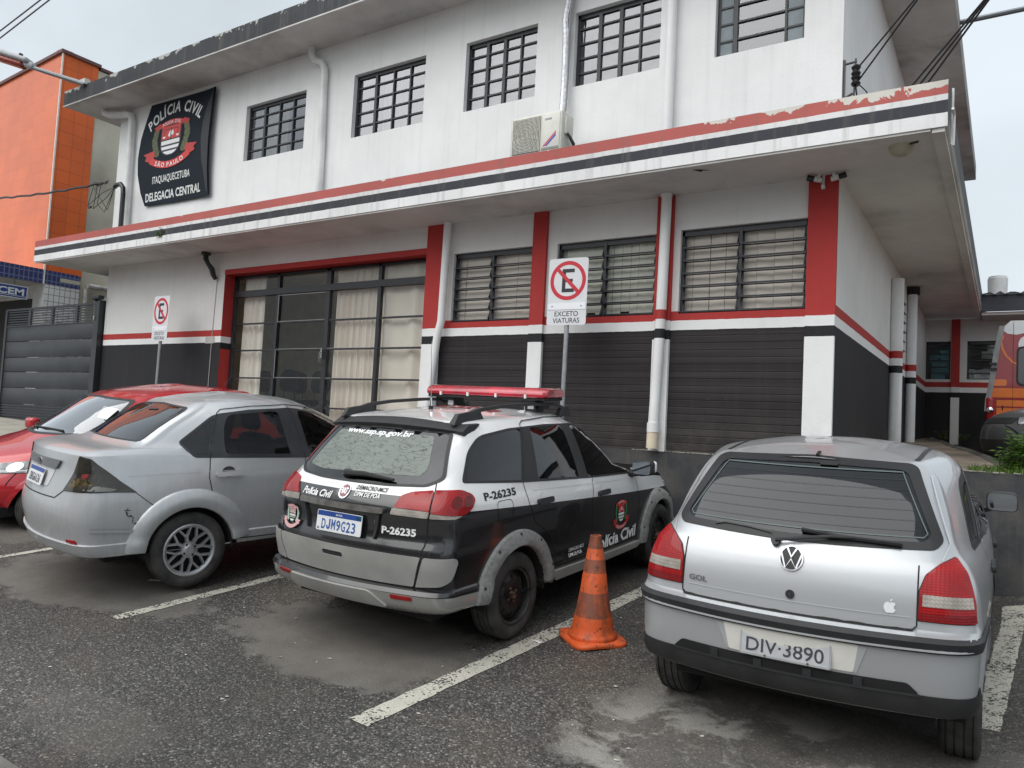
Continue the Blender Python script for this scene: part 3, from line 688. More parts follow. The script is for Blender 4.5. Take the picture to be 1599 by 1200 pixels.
# canopy slab, running round the corner
CX0, CX1, CY0, CZ0, CZ1 = -15.07, -.433, 6.831, 2.574, 2.955
mb = MB()
mb.mi = 0; mb.add([(CX0, CY0, CZ0), (CX1, CY0, CZ0), (CX1, CY0, CZ1), (CX0, CY0, CZ1)], [(0, 1, 2, 3)])
mb.mi = 1; mb.add([(CX0, CY0, CZ0), (CX1, CY0, CZ0), (CX1, 17.55, CZ0), (CX0, 17.55, CZ0)], [(3, 2, 1, 0)])
mb.mi = 2; mb.add([(CX1, CY0, CZ0), (CX1, 17.55, CZ0), (CX1, 17.55, CZ1), (CX1, CY0, CZ1)], [(0, 1, 2, 3)]); mb.add([(CX0, CY0, CZ0), (CX0, 17.55, CZ0), (CX0, 17.55, CZ1), (CX0, CY0, CZ1)], [(3, 2, 1, 0)])
mb.add([(CX0, CY0, CZ1), (CX1, CY0, CZ1), (CX1, 17.55, CZ1), (CX0, 17.55, CZ1)], [(0, 1, 2, 3)]); mb.add([(CX0, 17.55, CZ0), (CX1, 17.55, CZ0), (CX1, 17.55, CZ1), (CX0, 17.55, CZ1)], [(3, 2, 1, 0)])
part(mb, "canopy", [m_fas, m_soff, m_fasside])
mb = MB(); mb.box(CX1-.11, CX1-.02, CY0+.02, 17.5, CZ0-.035, CZ0-.001); mb.box(CX0+.02, CX1-.12, CY0+.015, CY0+.06, CZ0-.02, CZ0-.001); part(mb, "drip_edge", m_soff)
RX0, RX1, RY0, RZ0, RZ1 = -14.83, -.61, 7.0, 5.52, 5.80
mb = MB(); mb.mi = 0
mb.add([(RX0, RY0, RZ0), (RX1, RY0, RZ0), (RX1, RY0, RZ1), (RX0, RY0, RZ1)], [(0, 1, 2, 3)]); mb.add([(RX0, RY0, RZ0), (RX0, 17.9, RZ0), (RX0, 17.9, RZ1), (RX0, RY0, RZ1)], [(3, 2, 1, 0)])
mb.add([(RX0, RY0, RZ1), (RX1, RY0, RZ1), (RX1, 17.9, RZ1), (RX0, 17.9, RZ1)], [(0, 1, 2, 3)]); mb.add([(RX0, 17.9, RZ0), (RX1, 17.9, RZ0), (RX1, 17.9, RZ1), (RX0, 17.9, RZ1)], [(3, 2, 1, 0)])
mb.mi = 1; mb.add([(RX0, RY0, RZ0), (RX1, RY0, RZ0), (RX1, 17.9, RZ0), (RX0, 17.9, RZ0)], [(3, 2, 1, 0)])
mb.mi = 2; mb.add([(RX1, RY0, RZ0), (RX1, 17.9, RZ0), (RX1, 17.9, RZ1), (RX1, RY0, RZ1)], [(0, 1, 2, 3)])
part(mb, "roof", [m_roof_f, m_roof_s, band_mat("grey_slab_edge", [(-3, (.36, .36, .34))], grime=.5, streak=.5, mossy=.3)])
mb = MB(); mb.box(RX0+.01, RX1-.01, RY0-.012, RY0+.03, RZ0-.022, RZ0-.001); part(mb, "roof_drip_edge", m_roof_s)
for a, b in ((-6.42, -6.156), (-4.79, -4.60), (-3.215, -3.03), (-1.655, XR)):
    mb = MB(); mb.box(a, b, YF-.045, YF-.001, -.18, 2.572); part(mb, "pillar", m_pil)
# upper windows: steel grid frames
def upper_window(h, cols, rows=5, wide=None, curtain=None):
    a, b, c, d = h; y = YF+.09; mb = MB(); f = .035
    for p in ((a, a+f, c, d), (b-f*.8, b, c, d), (a, b, c, c+f*.7), (a, b, d-f*1.6, d)): mb.box(p[0], p[1], y-.02, y+.03, p[2], p[3])
    x = a+f
    tot = b-a-f*1.8
    for i, k in enumerate(cols[:-1]):
        x += k*tot; w_ = .022 if i in (wide or ()) else .011; mb.box(x-w_, x+w_, y-.024, y+.02, c, d)
    for j in range(1, rows):
        z = c+(d-c)*j/rows; mb.box(a, b, y-.018, y+.015, z-.010, z+.010)
    w = part(mb, "window", m_frame)
    under(MB().box(a+.01, b-.01, y+.003, y+.007, c+.01, d-.01).build("pane", m_pane_up), w)
    if curtain:
        mat, x0, x1, dens = curtain; n = int((x1-x0)*70); V = []; rg = random.Random(int(a*100))
        ph = rg.uniform(0, 6)
        for i in range(n+1):
            x = x0+(x1-x0)*i/n; yy = y+.07+.022*math.sin(x*dens+ph)+.012*math.sin(x*dens*2.3)
            V += [(x, yy, c-.1), (x, yy+.01, d+.1)]
        mc = MB(); mc.add(V, [(2*i, 2*i+2, 2*i+3, 2*i+1) for i in range(n)], True); under(mc.build("curtain", mat), w)
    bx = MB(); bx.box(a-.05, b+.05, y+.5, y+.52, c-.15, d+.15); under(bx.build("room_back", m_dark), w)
    return w
upper_window(UPW[0], (.26, .26, .24, .24), wide=(0,), curtain=(m_curt2, -10.4, -9.55, 30))
upper_window(UPW[1], (.27, .26, .24, .23), wide=(0,), curtain=(m_curt2, -7.55, -6.75, 46))
upper_window(UPW[2], (.26, .26, .24, .24), wide=(0, 1), curtain=(m_curt2, -5.98, -4.9, 9))
upper_window(UPW[3], (.26, .26, .24, .24), wide=(0, 1), curtain=(m_curt2, -4.37, -3.29, 9))
w5 = upper_window(UPW[4], (.19, .61, .20), wide=(0,))
for x0, x1 in ((-2.63, -2.50), (-1.93, -1.78)):
    n = 26; mb = MB()
    mb.add([(x0+(x1-x0)*i/n, YF+.084+.004*(i % 2), z) for i in range(n+1) for z in (4.04, 4.93)], [(2*i, 2*i+2, 2*i+3, 2*i+1) for i in range(n)])
    under(mb.build("ribbed_pane", m_corr), w5)
# lower louvred windows
def louvre_window(h, dens, seed, mat):
    a, b, c, d = h; y = YF+.07; mb = MB(); f = .035
    for p in ((a, a+f*.8, c, d), (b-f*.8, b, c, d), (a, b, c, c+f*.6), (a, b, d-f*1.7, d)): mb.box(p[0], p[1], y-.02, y+.03, p[2], p[3])
    xm = (a+b)/2-.02; mb.box(xm-.017, xm+.017, y-.025, y+.03, c, d); w = part(mb, "window", m_frame)
    rows = 6; hh = (d-c-.075)/rows; pn = MB(); br = MB()
    for j in range(rows):
        z0 = c+.02+j*hh
        for x0, x1 in ((a+.03, xm-.02), (xm+.02, b-.03)):
            pn.add([(x0, y-.045, z0+.006), (x1, y-.045, z0+.006), (x1, y+.012, z0+hh), (x0, y+.012, z0+hh)], [(0, 1, 2, 3)])
            br.box(x0-.01, x1+.01, y-.054, y-.036, z0-.007, z0+.009); br.box(x0-.01, x1+.01, y-.004, y+.010, z0-.014, z0-.002)
            for xx in (x0, x1-.012): br.add([(xx, y-.05, z0), (xx+.012, y-.05, z0), (xx+.012, y+.012, z0+hh), (xx, y+.012, z0+hh), (xx, y+.0, z0), (xx+.012, y+.0, z0)], [(0, 1, 2, 3), (0, 3, 4), (1, 5, 2)])
    under(br.build("louvre_bar", m_frame), w); under(pn.build("pane", m_pane), w)
    rg = random.Random(seed); cv = MB(); x = a-.05
    while x < b+.05:
        ww = dens*rg.uniform(.85, 1.1); k = rg.uniform(-.012, .012); dz = rg.choice((0, 0, 0, .02)) if seed != 2 else rg.choice((0, 0, .03, .12))
        cv.add([(x, y+.06+k, c-.05+dz), (x+ww*.97, y+.065-k, c-.05+dz), (x+ww*.97, y+.065-k, d+.1), (x, y+.06+k, d+.1)], [(0, 1, 2, 3)]); x += ww
    under(cv.build("blind", mat), w)
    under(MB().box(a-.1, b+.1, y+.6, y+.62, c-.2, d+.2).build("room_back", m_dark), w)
louvre_window(LOW[0], .21, 1, m_curt); louvre_window(LOW[1], .105, 2, m_blind); louvre_window(LOW[2], .17, 3, m_curt)
# entrance: deep red reveal, glazed steel screen with two door leaves
YD = 7.92
mb = MB(); a, b, c, d = DOOR
mb.add([(a, YF-.003, c), (a, YD+.05, c), (a, YD+.05, d), (a, YF-.003, d)], [(0, 1, 2, 3)]); mb.add([(b, YF, c), (b, YD+.05, c), (b, YD+.05, d), (b, YF, d)], [(3, 2, 1, 0)])
mb.add([(a, YF-.003, d), (b, YF-.003, d), (b, YD+.05, d), (a, YD+.05, d)], [(0, 1, 2, 3)]); part(mb, "entrance_reveal", m_reveal)
mb = MB(); mb.box(a-.0, b+.0, YF-.012, YF-.002, d-.012, d+.07); part(mb, "entrance_lintel_band", m_reveal)
COLX = [a+.02, -9.57, -8.46, -7.44, b-.02]; ROWZ = [-.15, .13, .56, 1.0, 1.43, 1.86]
mb = MB()
for i, x in enumerate(COLX): k = (.025, .03, .042, .03, .025)[i]; mb.box(x-k, x+k, YD-.03, YD+.03, c, d-.012)
mb.box(a+.01, b-.01, YD-.045, YD+.045, 1.87, 1.965); mb.box(a+.01, b-.01, YD-.03, YD+.03, d-.05, d-.013); mb.box(a+.01, b-.01, YD-.03, YD+.03, c, c+.12)
for i in range(4):
    for z in ROWZ[1:5]: mb.box(COLX[i], COLX[i+1], YD-.02, YD+.02, z-.012, z+.012)
ent = part(mb, "entrance_door", m_frame)
mb = MB()
for x0, x1, zs in ((COLX[1], COLX[2], (.56, 1.0, 1.43, 1.84)), (COLX[2], COLX[3], (.56, 1.0))):
    for z in zs: mb.box(x0+.03, x1-.04, YD-.026, YD-.021, z+.010, z+.016)
mb.box(COLX[1]+.034, COLX[1]+.042, YD-.034, YD-.028, .56, 1.0); mb.box(COLX[1]+.034, COLX[1]+.042, YD-.034, YD-.028, 1.43, 1.86)
under(mb.build("glazing_bead", simple("bare_metal", (.45, .44, .42), .35, metal=.8)), ent)
mb = MB(); mb.box(COLX[2]-.035, COLX[2]-.01, YD-.07, YD-.03, .86, 1.0); mb.tube([(COLX[2]-.022, YD-.06, .95), (COLX[2]-.022, YD-.10, .95), (COLX[2]-.022, YD-.10, .80), (COLX[2]-.022, YD-.05, .76)], .009, 8)
under(mb.build("door_handle", simple("handle_metal", (.4, .4, .4), .3, metal=.9)), ent)
under(MB().box(a+.03, b-.03, YD+.002, YD+.006, c+.1, d-.02).build("pane", glass_mat("entrance_glass", .95, .01, .6)), ent)
def curtain(name, x0, x1, y, z0, z1, mat, dens=38, amp=.028, seed=1):
    n = int((x1-x0)*90); V = []; rg = random.Random(seed); ph = [rg.uniform(0, 6) for _ in range(4)]
    for i in range(n+1):
        x = x0+(x1-x0)*i/n; q = dens*(1+.12*math.sin(x*2.1+ph[0]))
        yy = y+amp*math.sin(x*q+ph[1])+amp*.5*math.sin(x*q*.53+ph[2])
        V += [(x, yy, z0), (x+.006*math.sin(x*9), y+(yy-y)*.8, (z0+z1)/2), (x, y+(yy-y)*.7, z1)]
    mc = MB(); mc.add(V, [(3*i+k, 3*i+3+k, 3*i+4+k, 3*i+1+k) for i in range(n) for k in (0, 1)], True); return mc.build(name, mat)
under(curtain("curtain", -8.40, b-.03, YD+.10, -.1, d, m_curt, 36, .03, 4), ent); under(curtain("curtain", a+.05, -10.05, YD+.12, -.1, d, m_curt, 30, .03, 9), ent)
# lobby behind the glass
mb = MB(); mb.mi = 0
mb.add([(-12.6, 10.4, -.2), (-6.3, 10.4, -.2), (-6.3, 10.4, 2.5), (-12.6, 10.4, 2.5)], [(0, 1, 2, 3)]); mb.add([(-12.6, YD+.1, -.2), (-12.6, 12.2, -.2), (-12.6, 12.2, 2.5), (-12.6, YD+.1, 2.5)], [(0, 1, 2, 3)])
mb.add([(-6.3, YD+.1, -.2), (-6.3, 12.2, -.2), (-6.3, 12.2, 2.5), (-6.3, YD+.1, 2.5)], [(3, 2, 1, 0)]); mb.add([(-12.6, YD+.1, 2.5), (-6.3, YD+.1, 2.5), (-6.3, 12.2, 2.5), (-12.6, 12.2, 2.5)], [(0, 1, 2, 3)])
mb.mi = 1; mb.add([(-12.6, YF+.05, -.2), (-6.3, YF+.05, -.2), (-6.3, 12.2, -.2), (-12.6, 12.2, -.2)], [(0, 1, 2, 3)]); part(mb, "lobby", [m_room, m_floor])
m_seat_r = simple("dark_red_seat", (.13, .022, .02), .6); m_seat_b = simple("black_seat", (.022, .022, .024), .6); m_leg = simple("chair_metal", (.03, .03, .03), .4)
def lobby_chair(x, y, ang, mat, label):
    t = thing("office_chair", label, "chair", (x, y, -.2), ang, "visitor chairs inside the glass entrance")
    mb = MB(); mb.rbox(-.23, .23, -.22, .22, .42, .48, .025); mb.build("seat", mat, t)
    mb = MB(); P = rnd([(-.23, .60), (.23, .60), (.20, .98), (-.20, .98)], .15, 5); mb.prism(P, lambda p, z: (p, .22, z), lambda p, z: (p, .27, z)); mb.build("backrest", mat, t)
    for sx in (-1, 1): quick("leg", m_leg, t, 'tube', [(sx*.21, -.2, 0), (sx*.21, -.19, .42), (sx*.13, .24, .44), (sx*.13, .25, .72)], .011, 6)
    for sx in (-1, 1): quick("leg", m_leg, t, 'tube', [(sx*.21, .24, 0), (sx*.20, .18, .43)], .011, 6)
lobby_chair(-11.25, 9.4, R(165), m_seat_r, "dark red visitor chair nearest the left curtain behind the entrance glass")
lobby_chair(-10.75, 9.75, R(172), m_seat_r, "dark red visitor chair seen beside the left door mullion")
lobby_chair(-10.35, 9.15, R(185), m_seat_b, "black visitor chair in the middle of the open glass pane")
lobby_chair(-9.78, 9.35, R(178), m_seat_b, "black visitor chair on the right of the row, near the door handle")
mb = MB(); mb.box(-10.35, -9.95, 10.35, 10.39, 1.05, 1.38); t = mb.build("notice_board", simple("notice_dark", (.06, .06, .055), .6)); tag(t, "small dark framed notice on the lobby back wall", "notice")
mb = MB(); mb.box(-9.30, -8.95, 10.34, 10.39, 1.05, 1.95); t = mb.build("wall_picture", simple("poster_brown", (.10, .05, .04), .6)); tag(t, "tall dark framed picture inside the lobby beside the door curtain", "picture")
# downpipes
def pipe(pts, r, mat, name="downpipe", collars=()):
    mb = MB(); mb.tube(pts, r, 14)
    for p, h in collars: mb.lathe([(r, -h/2), (r*1.13, -h/2), (r*1.13, h/2), (r, h/2)], 14, Matrix.Translation(p))
    return part(mb, name, mat)
def elbow(x0, z0, x1, z1, y, rr=.10):
    return [(x0, y-.02, z0), (x0, y-.02, z0-rr), (x0+(x1-x0)*.25, y-.01, z0-rr-.10), (x1-(x1-x0)*.25, y, z1+.14), (x1, y, z1+.02), (x1, y, z1-.12)]
pipe(elbow(-8.84, 5.52, -8.56, 5.12, 7.63)+[(-8.52, 7.63, 4), (-8.50, 7.63, 2.94)], .052, m_pvc)
pipe([(-14.25, 7.45, 5.56), (-14.22, 7.45, 5.45), (-14.1, 7.5, 5.40), (-13.75, 7.6, 5.40), (-13.62, 7.62, 5.36), (-13.58, 7.62, 5.24), (-13.55, 7.62, 4), (-13.53, 7.62, 2.94)], .062, m_pvc)
pipe([(-3.13, 7.62, 5.52), (-3.13, 7.62, 2.94)], .055, m_up)
pipe([(-6.05, 7.6, 2.57), (-6.07, 7.6, 1.3), (-6.12, 7.6, 1.1), (-6.20, 7.59, .3), (-6.24, 7.59, -.17)], .05, m_up)
p3 = pipe([(-3.085, 7.585, 2.572), (-3.10, 7.585, 1.2), (-3.135, 7.585, .08)], .055, m_pipe, collars=(((-3.09, 7.585, 2.55), .03),))
pipe([(-3.135, 7.585, .10), (-3.14, 7.585, -.15)], .061, m_pvc2, "downpipe_end"); mb = MB(); mb.tube([(-3.134, 7.585, .02), (-3.134, 7.585, .12)], .066, 14); part(mb, "downpipe_collar", m_pvc)
for y, zt in ((11.73, 2.33), (13.7, 2.57)):
    pipe([(XR+.075, y, zt), (XR+.075, y, -.15)], .085 if y < 12 else .075, m_pipe)
mb = MB(); mb.tube([(XR+.06, 13.7, 2.572), (XR+.06, 13.7, 2.45)], .12, 10); part(mb, "soffit_drain_stain", simple("mould_black", (.03, .03, .026), .9))
mb = MB(); mb.tube([(-4.42, 7.64, 5.5), (-4.425, 7.63, 5.09), (-4.46, 7.62, 4.85), (-4.443, 7.63, 4.63), (-4.435, 7.62, 4.2), (-4.43, 7.60, 3.75), (-4.40, 7.45, 3.5)], [.05, .05, .045, .05, .045, .045, .03], 10); part(mb, "wrapped_conduit", simple("silver_wrap", (.62, .64, .67), .35, metal=.3, var=.3, vs=25, bmp=1, bs=40))
mb = MB(); mb.tube([(-4.38, 7.62, 5.5), (-4.385, 7.61, 5.05), (-4.40, 7.60, 4.6), (-4.39, 7.60, 3.9), (-4.36, 7.5, 3.5)], .012, 6); part(mb, "cable", simple("grey_cable", (.3, .3, .3), .5))
mb = MB(); mb.tube([(-10.97, 7.55, 2.57), (-10.965, 7.55, 2.46), (-10.92, 7.57, 2.38), (-10.86, 7.6, 2.30), (-10.835, 7.62, 2.2), (-10.83, 7.66, 2.14)], [.045, .04, .035, .045, .04, .03], 8); mb.tube([(-10.97, 7.55, 2.571), (-10.97, 7.55, 2.53)], .075, 8); part(mb, "black_drain_hose", simple("black_rubber_hose", (.025, .024, .024), .5, bmp=.6, bs=30))
mb = MB(); mb.tube([(-10.83, 7.693, 2.2), (-10.86, 7.693, 1.3), (-10.87, 7.693, -.1)], .006, 5); mb.box(-11.02, -10.8, 7.688, 7.699, 1.10, 1.21); part(mb, "wall_cable", simple("painted_cable", (.5, .49, .47), .7))
mb = MB(); mb.tube([(-.40, 6.86, 2.72), (-.395, 6.95, 2.70), (-.40, 6.98, 2.46)], .012, 6); mb.tube([(-.41, 6.98, 2.47), (-.41, 7.02, 2.95)], .010, 6); part(mb, "edge_conduit", m_pvc)
# ---------------------------------------------------------------- plinth wall, yard and rear wing on the right
m_pl = band_mat("charcoal_plinth_paint", [(-3, (.046, .048, .053))], grime=.4, streak=.25)
mb = MB(); mb.box(-14.1, 14, 7.655, 7.698, -1.6, -.178); mb.box(XR+.002, 14, 7.70, 7.85, -1.6, -.182)
plinth = mb.build("retaining_wall", m_pl); tag(plinth, "long low charcoal painted wall along the back of the parking bays", "wall")
mb = MB(); rg = random.Random(3)
for i in range(150):
    x = -3.4+rg.random()*4.5; mb.cbox((x, 7.655+rg.random()*.035, -.176+rg.random()*.004), (rg.uniform(.01, .06), .02, rg.uniform(.004, .012)))
tag(mb.build("plaster_crumbs", simple("crumbs", (.30, .28, .24), .9)), "crumbled pale plaster lying along the wall top under the white pipe", "rubble", kind='stuff')
m_yard = simple("yard_concrete", (.23, .185, .14), .9, var=.45, vs=1.6, bmp=.5, bs=50, kind='World')
m_soil = simple("damp_soil", (.075, .055, .035), .95, var=.5, vs=5, bmp=1, bs=25, kind='World')
KERB = [(-.05, 8.9), (-.10, 9.62), (-.242, 10.72), (-.452, 11.92), (-.739, 13.02), (-.973, 14.66), (-1.257, 15.72), (-1.30, 17.2)]
def walk(x, y): return float(np.interp(y, [7.8, 9.0, 14.0, 17.3, 40], [-.19, -.17, .10, .20, .35]))
def yard(x, y): return float(np.interp(y, [7.8, 8.6, 9.4, 16.4, 17.2], [-.20, -.22, -.36, -.30, -.05]))
mb = MB(); V = []; ky = [k[1] for k in KERB]; kx = [k[0] for k in KERB]
for y in np.arange(7.86, 17.2, .25): V += [(XR+.001, y, walk(0, y)), (float(np.interp(y, ky, kx)), y, walk(0, y)), (float(np.interp(y, ky, kx)), y, yard(0, y)-.05)]
n = len(V)//3; mb.mi = 0; mb.add(V, [(3*i, 3*i+1, 3*i+4, 3*i+3) for i in range(n-1)]); tag(mb.build("footpath", m_yard), kind='structure')
mb = MB(); kv = [Vector((x+.05, y, walk(0, y)-.055)) for x, y in KERB]; mb.tube(kv, [.085]*len(kv), 8, smooth=False); mb.add([p for x, y in KERB for p in ((x+.09, y, walk(0, y)-.05), (x+.12, y, yard(0, y)-.05))], [(2*i, 2*i+1, 2*i+3, 2*i+2) for i in range(len(KERB)-1)]); tag(mb.build("kerb", simple("mossy_kerb", (.10, .095, .08), .9, var=.6, vs=4, bmp=.6, bs=40, kind='World')), "rough dark mossy kerb edging the raised path beside the station", "kerb")
sheet("yard", m_yard, yard, list(np.arange(XR, 6.1, .5))+[8, 14], list(np.arange(7.86, 17.2, .4))+[17.19])
wing = thing("rear_wing", "single-storey white and black striped wing behind the orange and red van", "building", (2, YB, .1))
mb = MB(); WW = [(XR+.0, -.96, 1.37, 2.12), (-.68, -.02, 1.37, 2.12), (1.2, 2.4, 1.37, 2.12)]
wall_y(mb, YB, XR, 9, -.6, 2.55, WW, .12); part(mb, "wall", m_low, wing)
for a, b in ((-.945, -.80), (.15, .30)): part(MB().box(a, b, YB-.05, YB-.001, .1, 2.55), "pillar", m_pil, wing)
for i, h in enumerate(WW):
    a, b, c, d = h; y = YB+.07; mb = MB()
    for j in range(7): z = c+(d-c)*j/6; mb.box(a, b, y-.03, y+.02, z-.010, z+.010)
    mb.box(a, a+.03, y-.02, y+.03, c, d); mb.box(b-.03, b, y-.02, y+.03, c, d); mb.box(a, b, y-.02, y+.03, d-.06, d); w = part(mb, "window", m_frame, wing)
    under(MB().box(a, b, y+.03, y+.035, c, d).build("pane", m_pane), w)
    bk = MB(); rg = random.Random(i+5)
    for k in range(9): z0 = c+rg.random()*.6; x0 = a+rg.random()*(b-a-.1); bk.box(x0, x0+rg.uniform(.15, .5), y+.25+k*.01, y+.26+k*.01, z0, z0+rg.uniform(.03, .2))
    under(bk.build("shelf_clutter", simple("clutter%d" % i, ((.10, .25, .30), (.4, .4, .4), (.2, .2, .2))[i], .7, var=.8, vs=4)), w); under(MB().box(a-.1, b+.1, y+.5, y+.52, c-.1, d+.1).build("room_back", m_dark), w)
m_sheetm = simple("dark_blue_roof_metal", (.035, .040, .052), .45, metal=.2, var=.3, vs=3)
mb = MB(); mb.box(-.43, 9, 16.35, 16.40, 2.56, 2.86); mb.box(-.43, -.38, 16.40, YB+.4, 2.56, 2.86); part(mb, "roof_fascia", m_sheetm, wing)
mb = MB(); n = 120; V = []
for i in range(n+1):
    x = -.46+9.4*i/n; z = 2.885+.028*math.sin(x*2*math.pi/.19)
    V += [(x, 16.28, z), (x, 20, z+.35), (x, 16.28, z-.02)]
mb.add(V, [(3*i, 3*i+3, 3*i+4, 3*i+1) for i in range(n)]+[(3*i+2, 3*i+5, 3*i+3, 3*i) for i in range(n)]); part(mb, "corrugated_roof", m_sheetm, wing)
mb = MB(); mb.box(-.43, 9, 16.42, YB, 2.50, 2.555); part(mb, "soffit", m_soff, wing)
mb = MB(); mb.lathe([(.0, 0), (.16, 0), (.17, .40), (.155, .42), (.155, .44), (0, .44)], 20, Matrix.Translation((-.20, 17.4, 2.95))); part(mb, "vent_pipe", m_pvc, wing)
# ---------------------------------------------------------------- gate on the left
m_gate = simple("charcoal_gate_steel", (.040, .044, .050), .42, metal=.15, var=.25, vs=2.5, kind='World')
gate = thing("metal_gate", "dark grey steel sliding gate of wide boards with open slats along its top", "gate", (-16.1, 7.75, -.4))
mb = MB(); zs = [-.06, .28, .61, .915, 1.25, 1.575]
for a, b in zip(zs[:-1], zs[1:]): mb.rbox(-17.98, -14.28, 7.74, 7.77, a+.006, b-.006, .006, 2)
part(mb, "board_panel", m_gate, gate)
mb = MB()
for i in range(6): z = 1.615+i*.052; mb.box(-17.98, -14.28, 7.742, 7.765, z-.011, z+.011)
part(mb, "top_slats", m_gate, gate)
mb = MB()
for i in range(6): z = -.36+i*.055; mb.box(-17.98, -14.28, 7.742, 7.765, z-.016, z+.016)
mb.box(-17.98, -14.28, 7.768, 7.775, -.39, -.06); part(mb, "bottom_slats", m_gate, gate)
for x in (-17.03, -16.13, -15.2): part(MB().box(x-.045, x+.045, 7.735, 7.775, 1.578, 1.905), "slat_divider", m_gate, gate)
mb = MB(); mb.box(-18.04, -14.22, 7.73, 7.78, 1.905, 1.945); mb.box(-18.04, -14.22, 7.73, 7.78, 1.56, 1.585); mb.box(-18.06, -17.98, 7.725, 7.785, -.42, 1.94); part(mb, "gate_frame", m_gate, gate)
part(MB().box(-14.30, -14.14, 7.60, 7.79, -.9, 1.955), "gate_post", m_gate, gate)
mb = MB(); mb.rbox(-14.36, -14.10, 7.55, 7.66, 1.965, 2.035, .012); mb.box(-14.34, -14.2, 7.60, 7.63, 1.93, 1.97); part(mb, "roller_bracket", m_frame, gate)
quick("gate_latch", simple("latch_metal", (.5, .5, .48), .3, metal=.8), gate, 'cbox', (1.83, -.16, 2.02), (.03, .02, .07))
mb = MB(); mb.mi = 0
V = [(x, y, gz(x, min(y, 7.6))+.03) for y in (6.1, 7.6) for x in (-19.5, -18, -16.5, -15.4, -14.2)]
mb.add(V, [(i, i+1, i+6, i+5) for i in range(4)]); tag(mb.build("driveway", simple("pale_driveway", (.36, .34, .29), .9, var=.2, vs=3, bmp=.3, kind='World')), kind='structure')
# ---------------------------------------------------------------- orange tiled building further left
def tile_mat(name, c1, c2, sx, sz, joint, plane='x', gloss=.3, rough_var=.1, jw=.035):
    m, t, b = nt(name); co = coords(t, 'World'); s = xyz(t, co); cb = N(t, "ShaderNodeCombineXYZ")
    t.links.new(s[1] if plane == 'x' else s[0], cb.inputs[0]); t.links.new(s[2], cb.inputs[1])
    br = N(t, "ShaderNodeTexBrick"); br.offset = .0; br.inputs['Scale'].default_value = 1; br.inputs['Brick Width'].default_value = sx; br.inputs['Row Height'].default_value = sz
    br.inputs['Mortar Size'].default_value = jw*sz; br.inputs['Color1'].default_value = rgb(c1); br.inputs['Color2'].default_value = rgb(c2); br.inputs['Mortar'].default_value = rgb(joint); t.links.new(cb.outputs[0], br.inputs['Vector'])
    f = ramp(t, noise(t, co, .8, 5), [(.3, .85), (.7, 1.08)]); t.links.new(mixc(t, 1.0, br.outputs['Color'], f, 'MULTIPLY'), b.inputs['Base Color'])
    b.inputs['Roughness'].default_value = gloss; bump(t, b, math_(t, 'SUBTRACT', 1.0, br.outputs['Fac']), .5, .006); return m
m_or_s = tile_mat("orange_tile_side", (.72, .125, .012), (.66, .11, .012), .30, .30, (.42, .075, .015), 'x', .55, jw=.02)
m_or_f = tile_mat("orange_tile_lit_front", (.76, .165, .045), (.72, .15, .04), .30, .30, (.66, .16, .055), 'y', .22, jw=.02)  # same tiles as the side, made paler for light and sheen on this face
m_blue = tile_mat("blue_tile", (.012, .020, .13), (.010, .016, .10), .10, .155, (.10, .13, .26), 'x', .15, jw=.08)
m_wtile = tile_mat("white_tile", (.72, .72, .70), (.68, .69, .68), .12, .155, (.24, .24, .23), 'x', .25, jw=.05)
m_beige = simple("bare_beige_render", (.46, .43, .35), .9, var=.3, vs=.7, bmp=.3, kind='World')
ob = thing("orange_building", "tall bright orange tiled building with a blue tiled porch beyond the gate", "building", (-21, 10, -.5))
OX, OY, OZ = -18.5, 8.632, 8.12
fd = Vector((-3.57, .19, 0)).normalized(); e = Vector((OX, OY, 0))+fd*26
mb = MB(); mb.add([(OX, OY, 2.9), (e.x, e.y, 2.9), (e.x, e.y, OZ), (OX, OY, OZ)], [(3, 2, 1, 0)]); part(mb, "front_wall", m_or_f, ob)
mb = MB(); mb.add([(OX, OY, 3.0), (OX, 9.46, 3.0), (OX, 9.46, OZ), (OX, OY, OZ)], [(0, 1, 2, 3)]); part(mb, "orange_side_wall", m_or_s, ob)
mb = MB(); mb.add([(OX-.02, 9.46, -1), (OX-.02, 24, -1), (OX-.02, 24, OZ-.06), (OX-.02, 9.46, OZ-.06)], [(0, 1, 2, 3)]); mb.add([(OX-.02, 24, -1), (-44, 24, -1), (-44, 24, OZ-.06), (OX-.02, 24, OZ-.06)], [(0, 1, 2, 3)]); part(mb, "beige_side_wall", m_beige, ob)
mb = MB(); mb.box(OX-.01, OX+.018, OY-.02, OY+.012, 2.7, OZ); part(mb, "corner_strip", simple("pale_corner_strip", (.75, .70, .62), .5), ob)
m_cap = simple("brown_coping", (.13, .055, .05), .6, var=.2); mb = MB()
mb.box(OX-.2, OX+.05, OY-.05, 9.5, OZ, OZ+.075); mb.box(OX-.2, OX+.02, 9.5, 24, OZ-.04, OZ+.03)
Mx = Matrix.Translation((OX, OY, 0)) @ Matrix.Rotation(math.atan2(fd.y, fd.x), 4, 'Z'); mb.box(-.05, 26, -.2, .05, OZ+.002, OZ+.077, Mx); part(mb, "coping", m_cap, ob)
mb = MB(); mb.add([(e.x, e.y, -1), (e.x, 24, -1), (e.x, 24, OZ), (e.x, e.y, OZ), (OX-.02, 24, OZ), (OX-.02, OY, OZ)], [(0, 1, 2, 3), (3, 2, 4, 5)]); part(mb, "roof", m_beige, ob)
mb = MB(); mb.box(OX-.14, OX+.012, 5.6, 9.43, 2.715, 3.03); part(mb, "blue_tile_band", m_blue, ob)
mb = MB(); mb.box(OX+.013, OX+.017, 8.98, 9.44, 2.81, 2.90); part(mb, "missing_tile_patch", m_beige, ob)
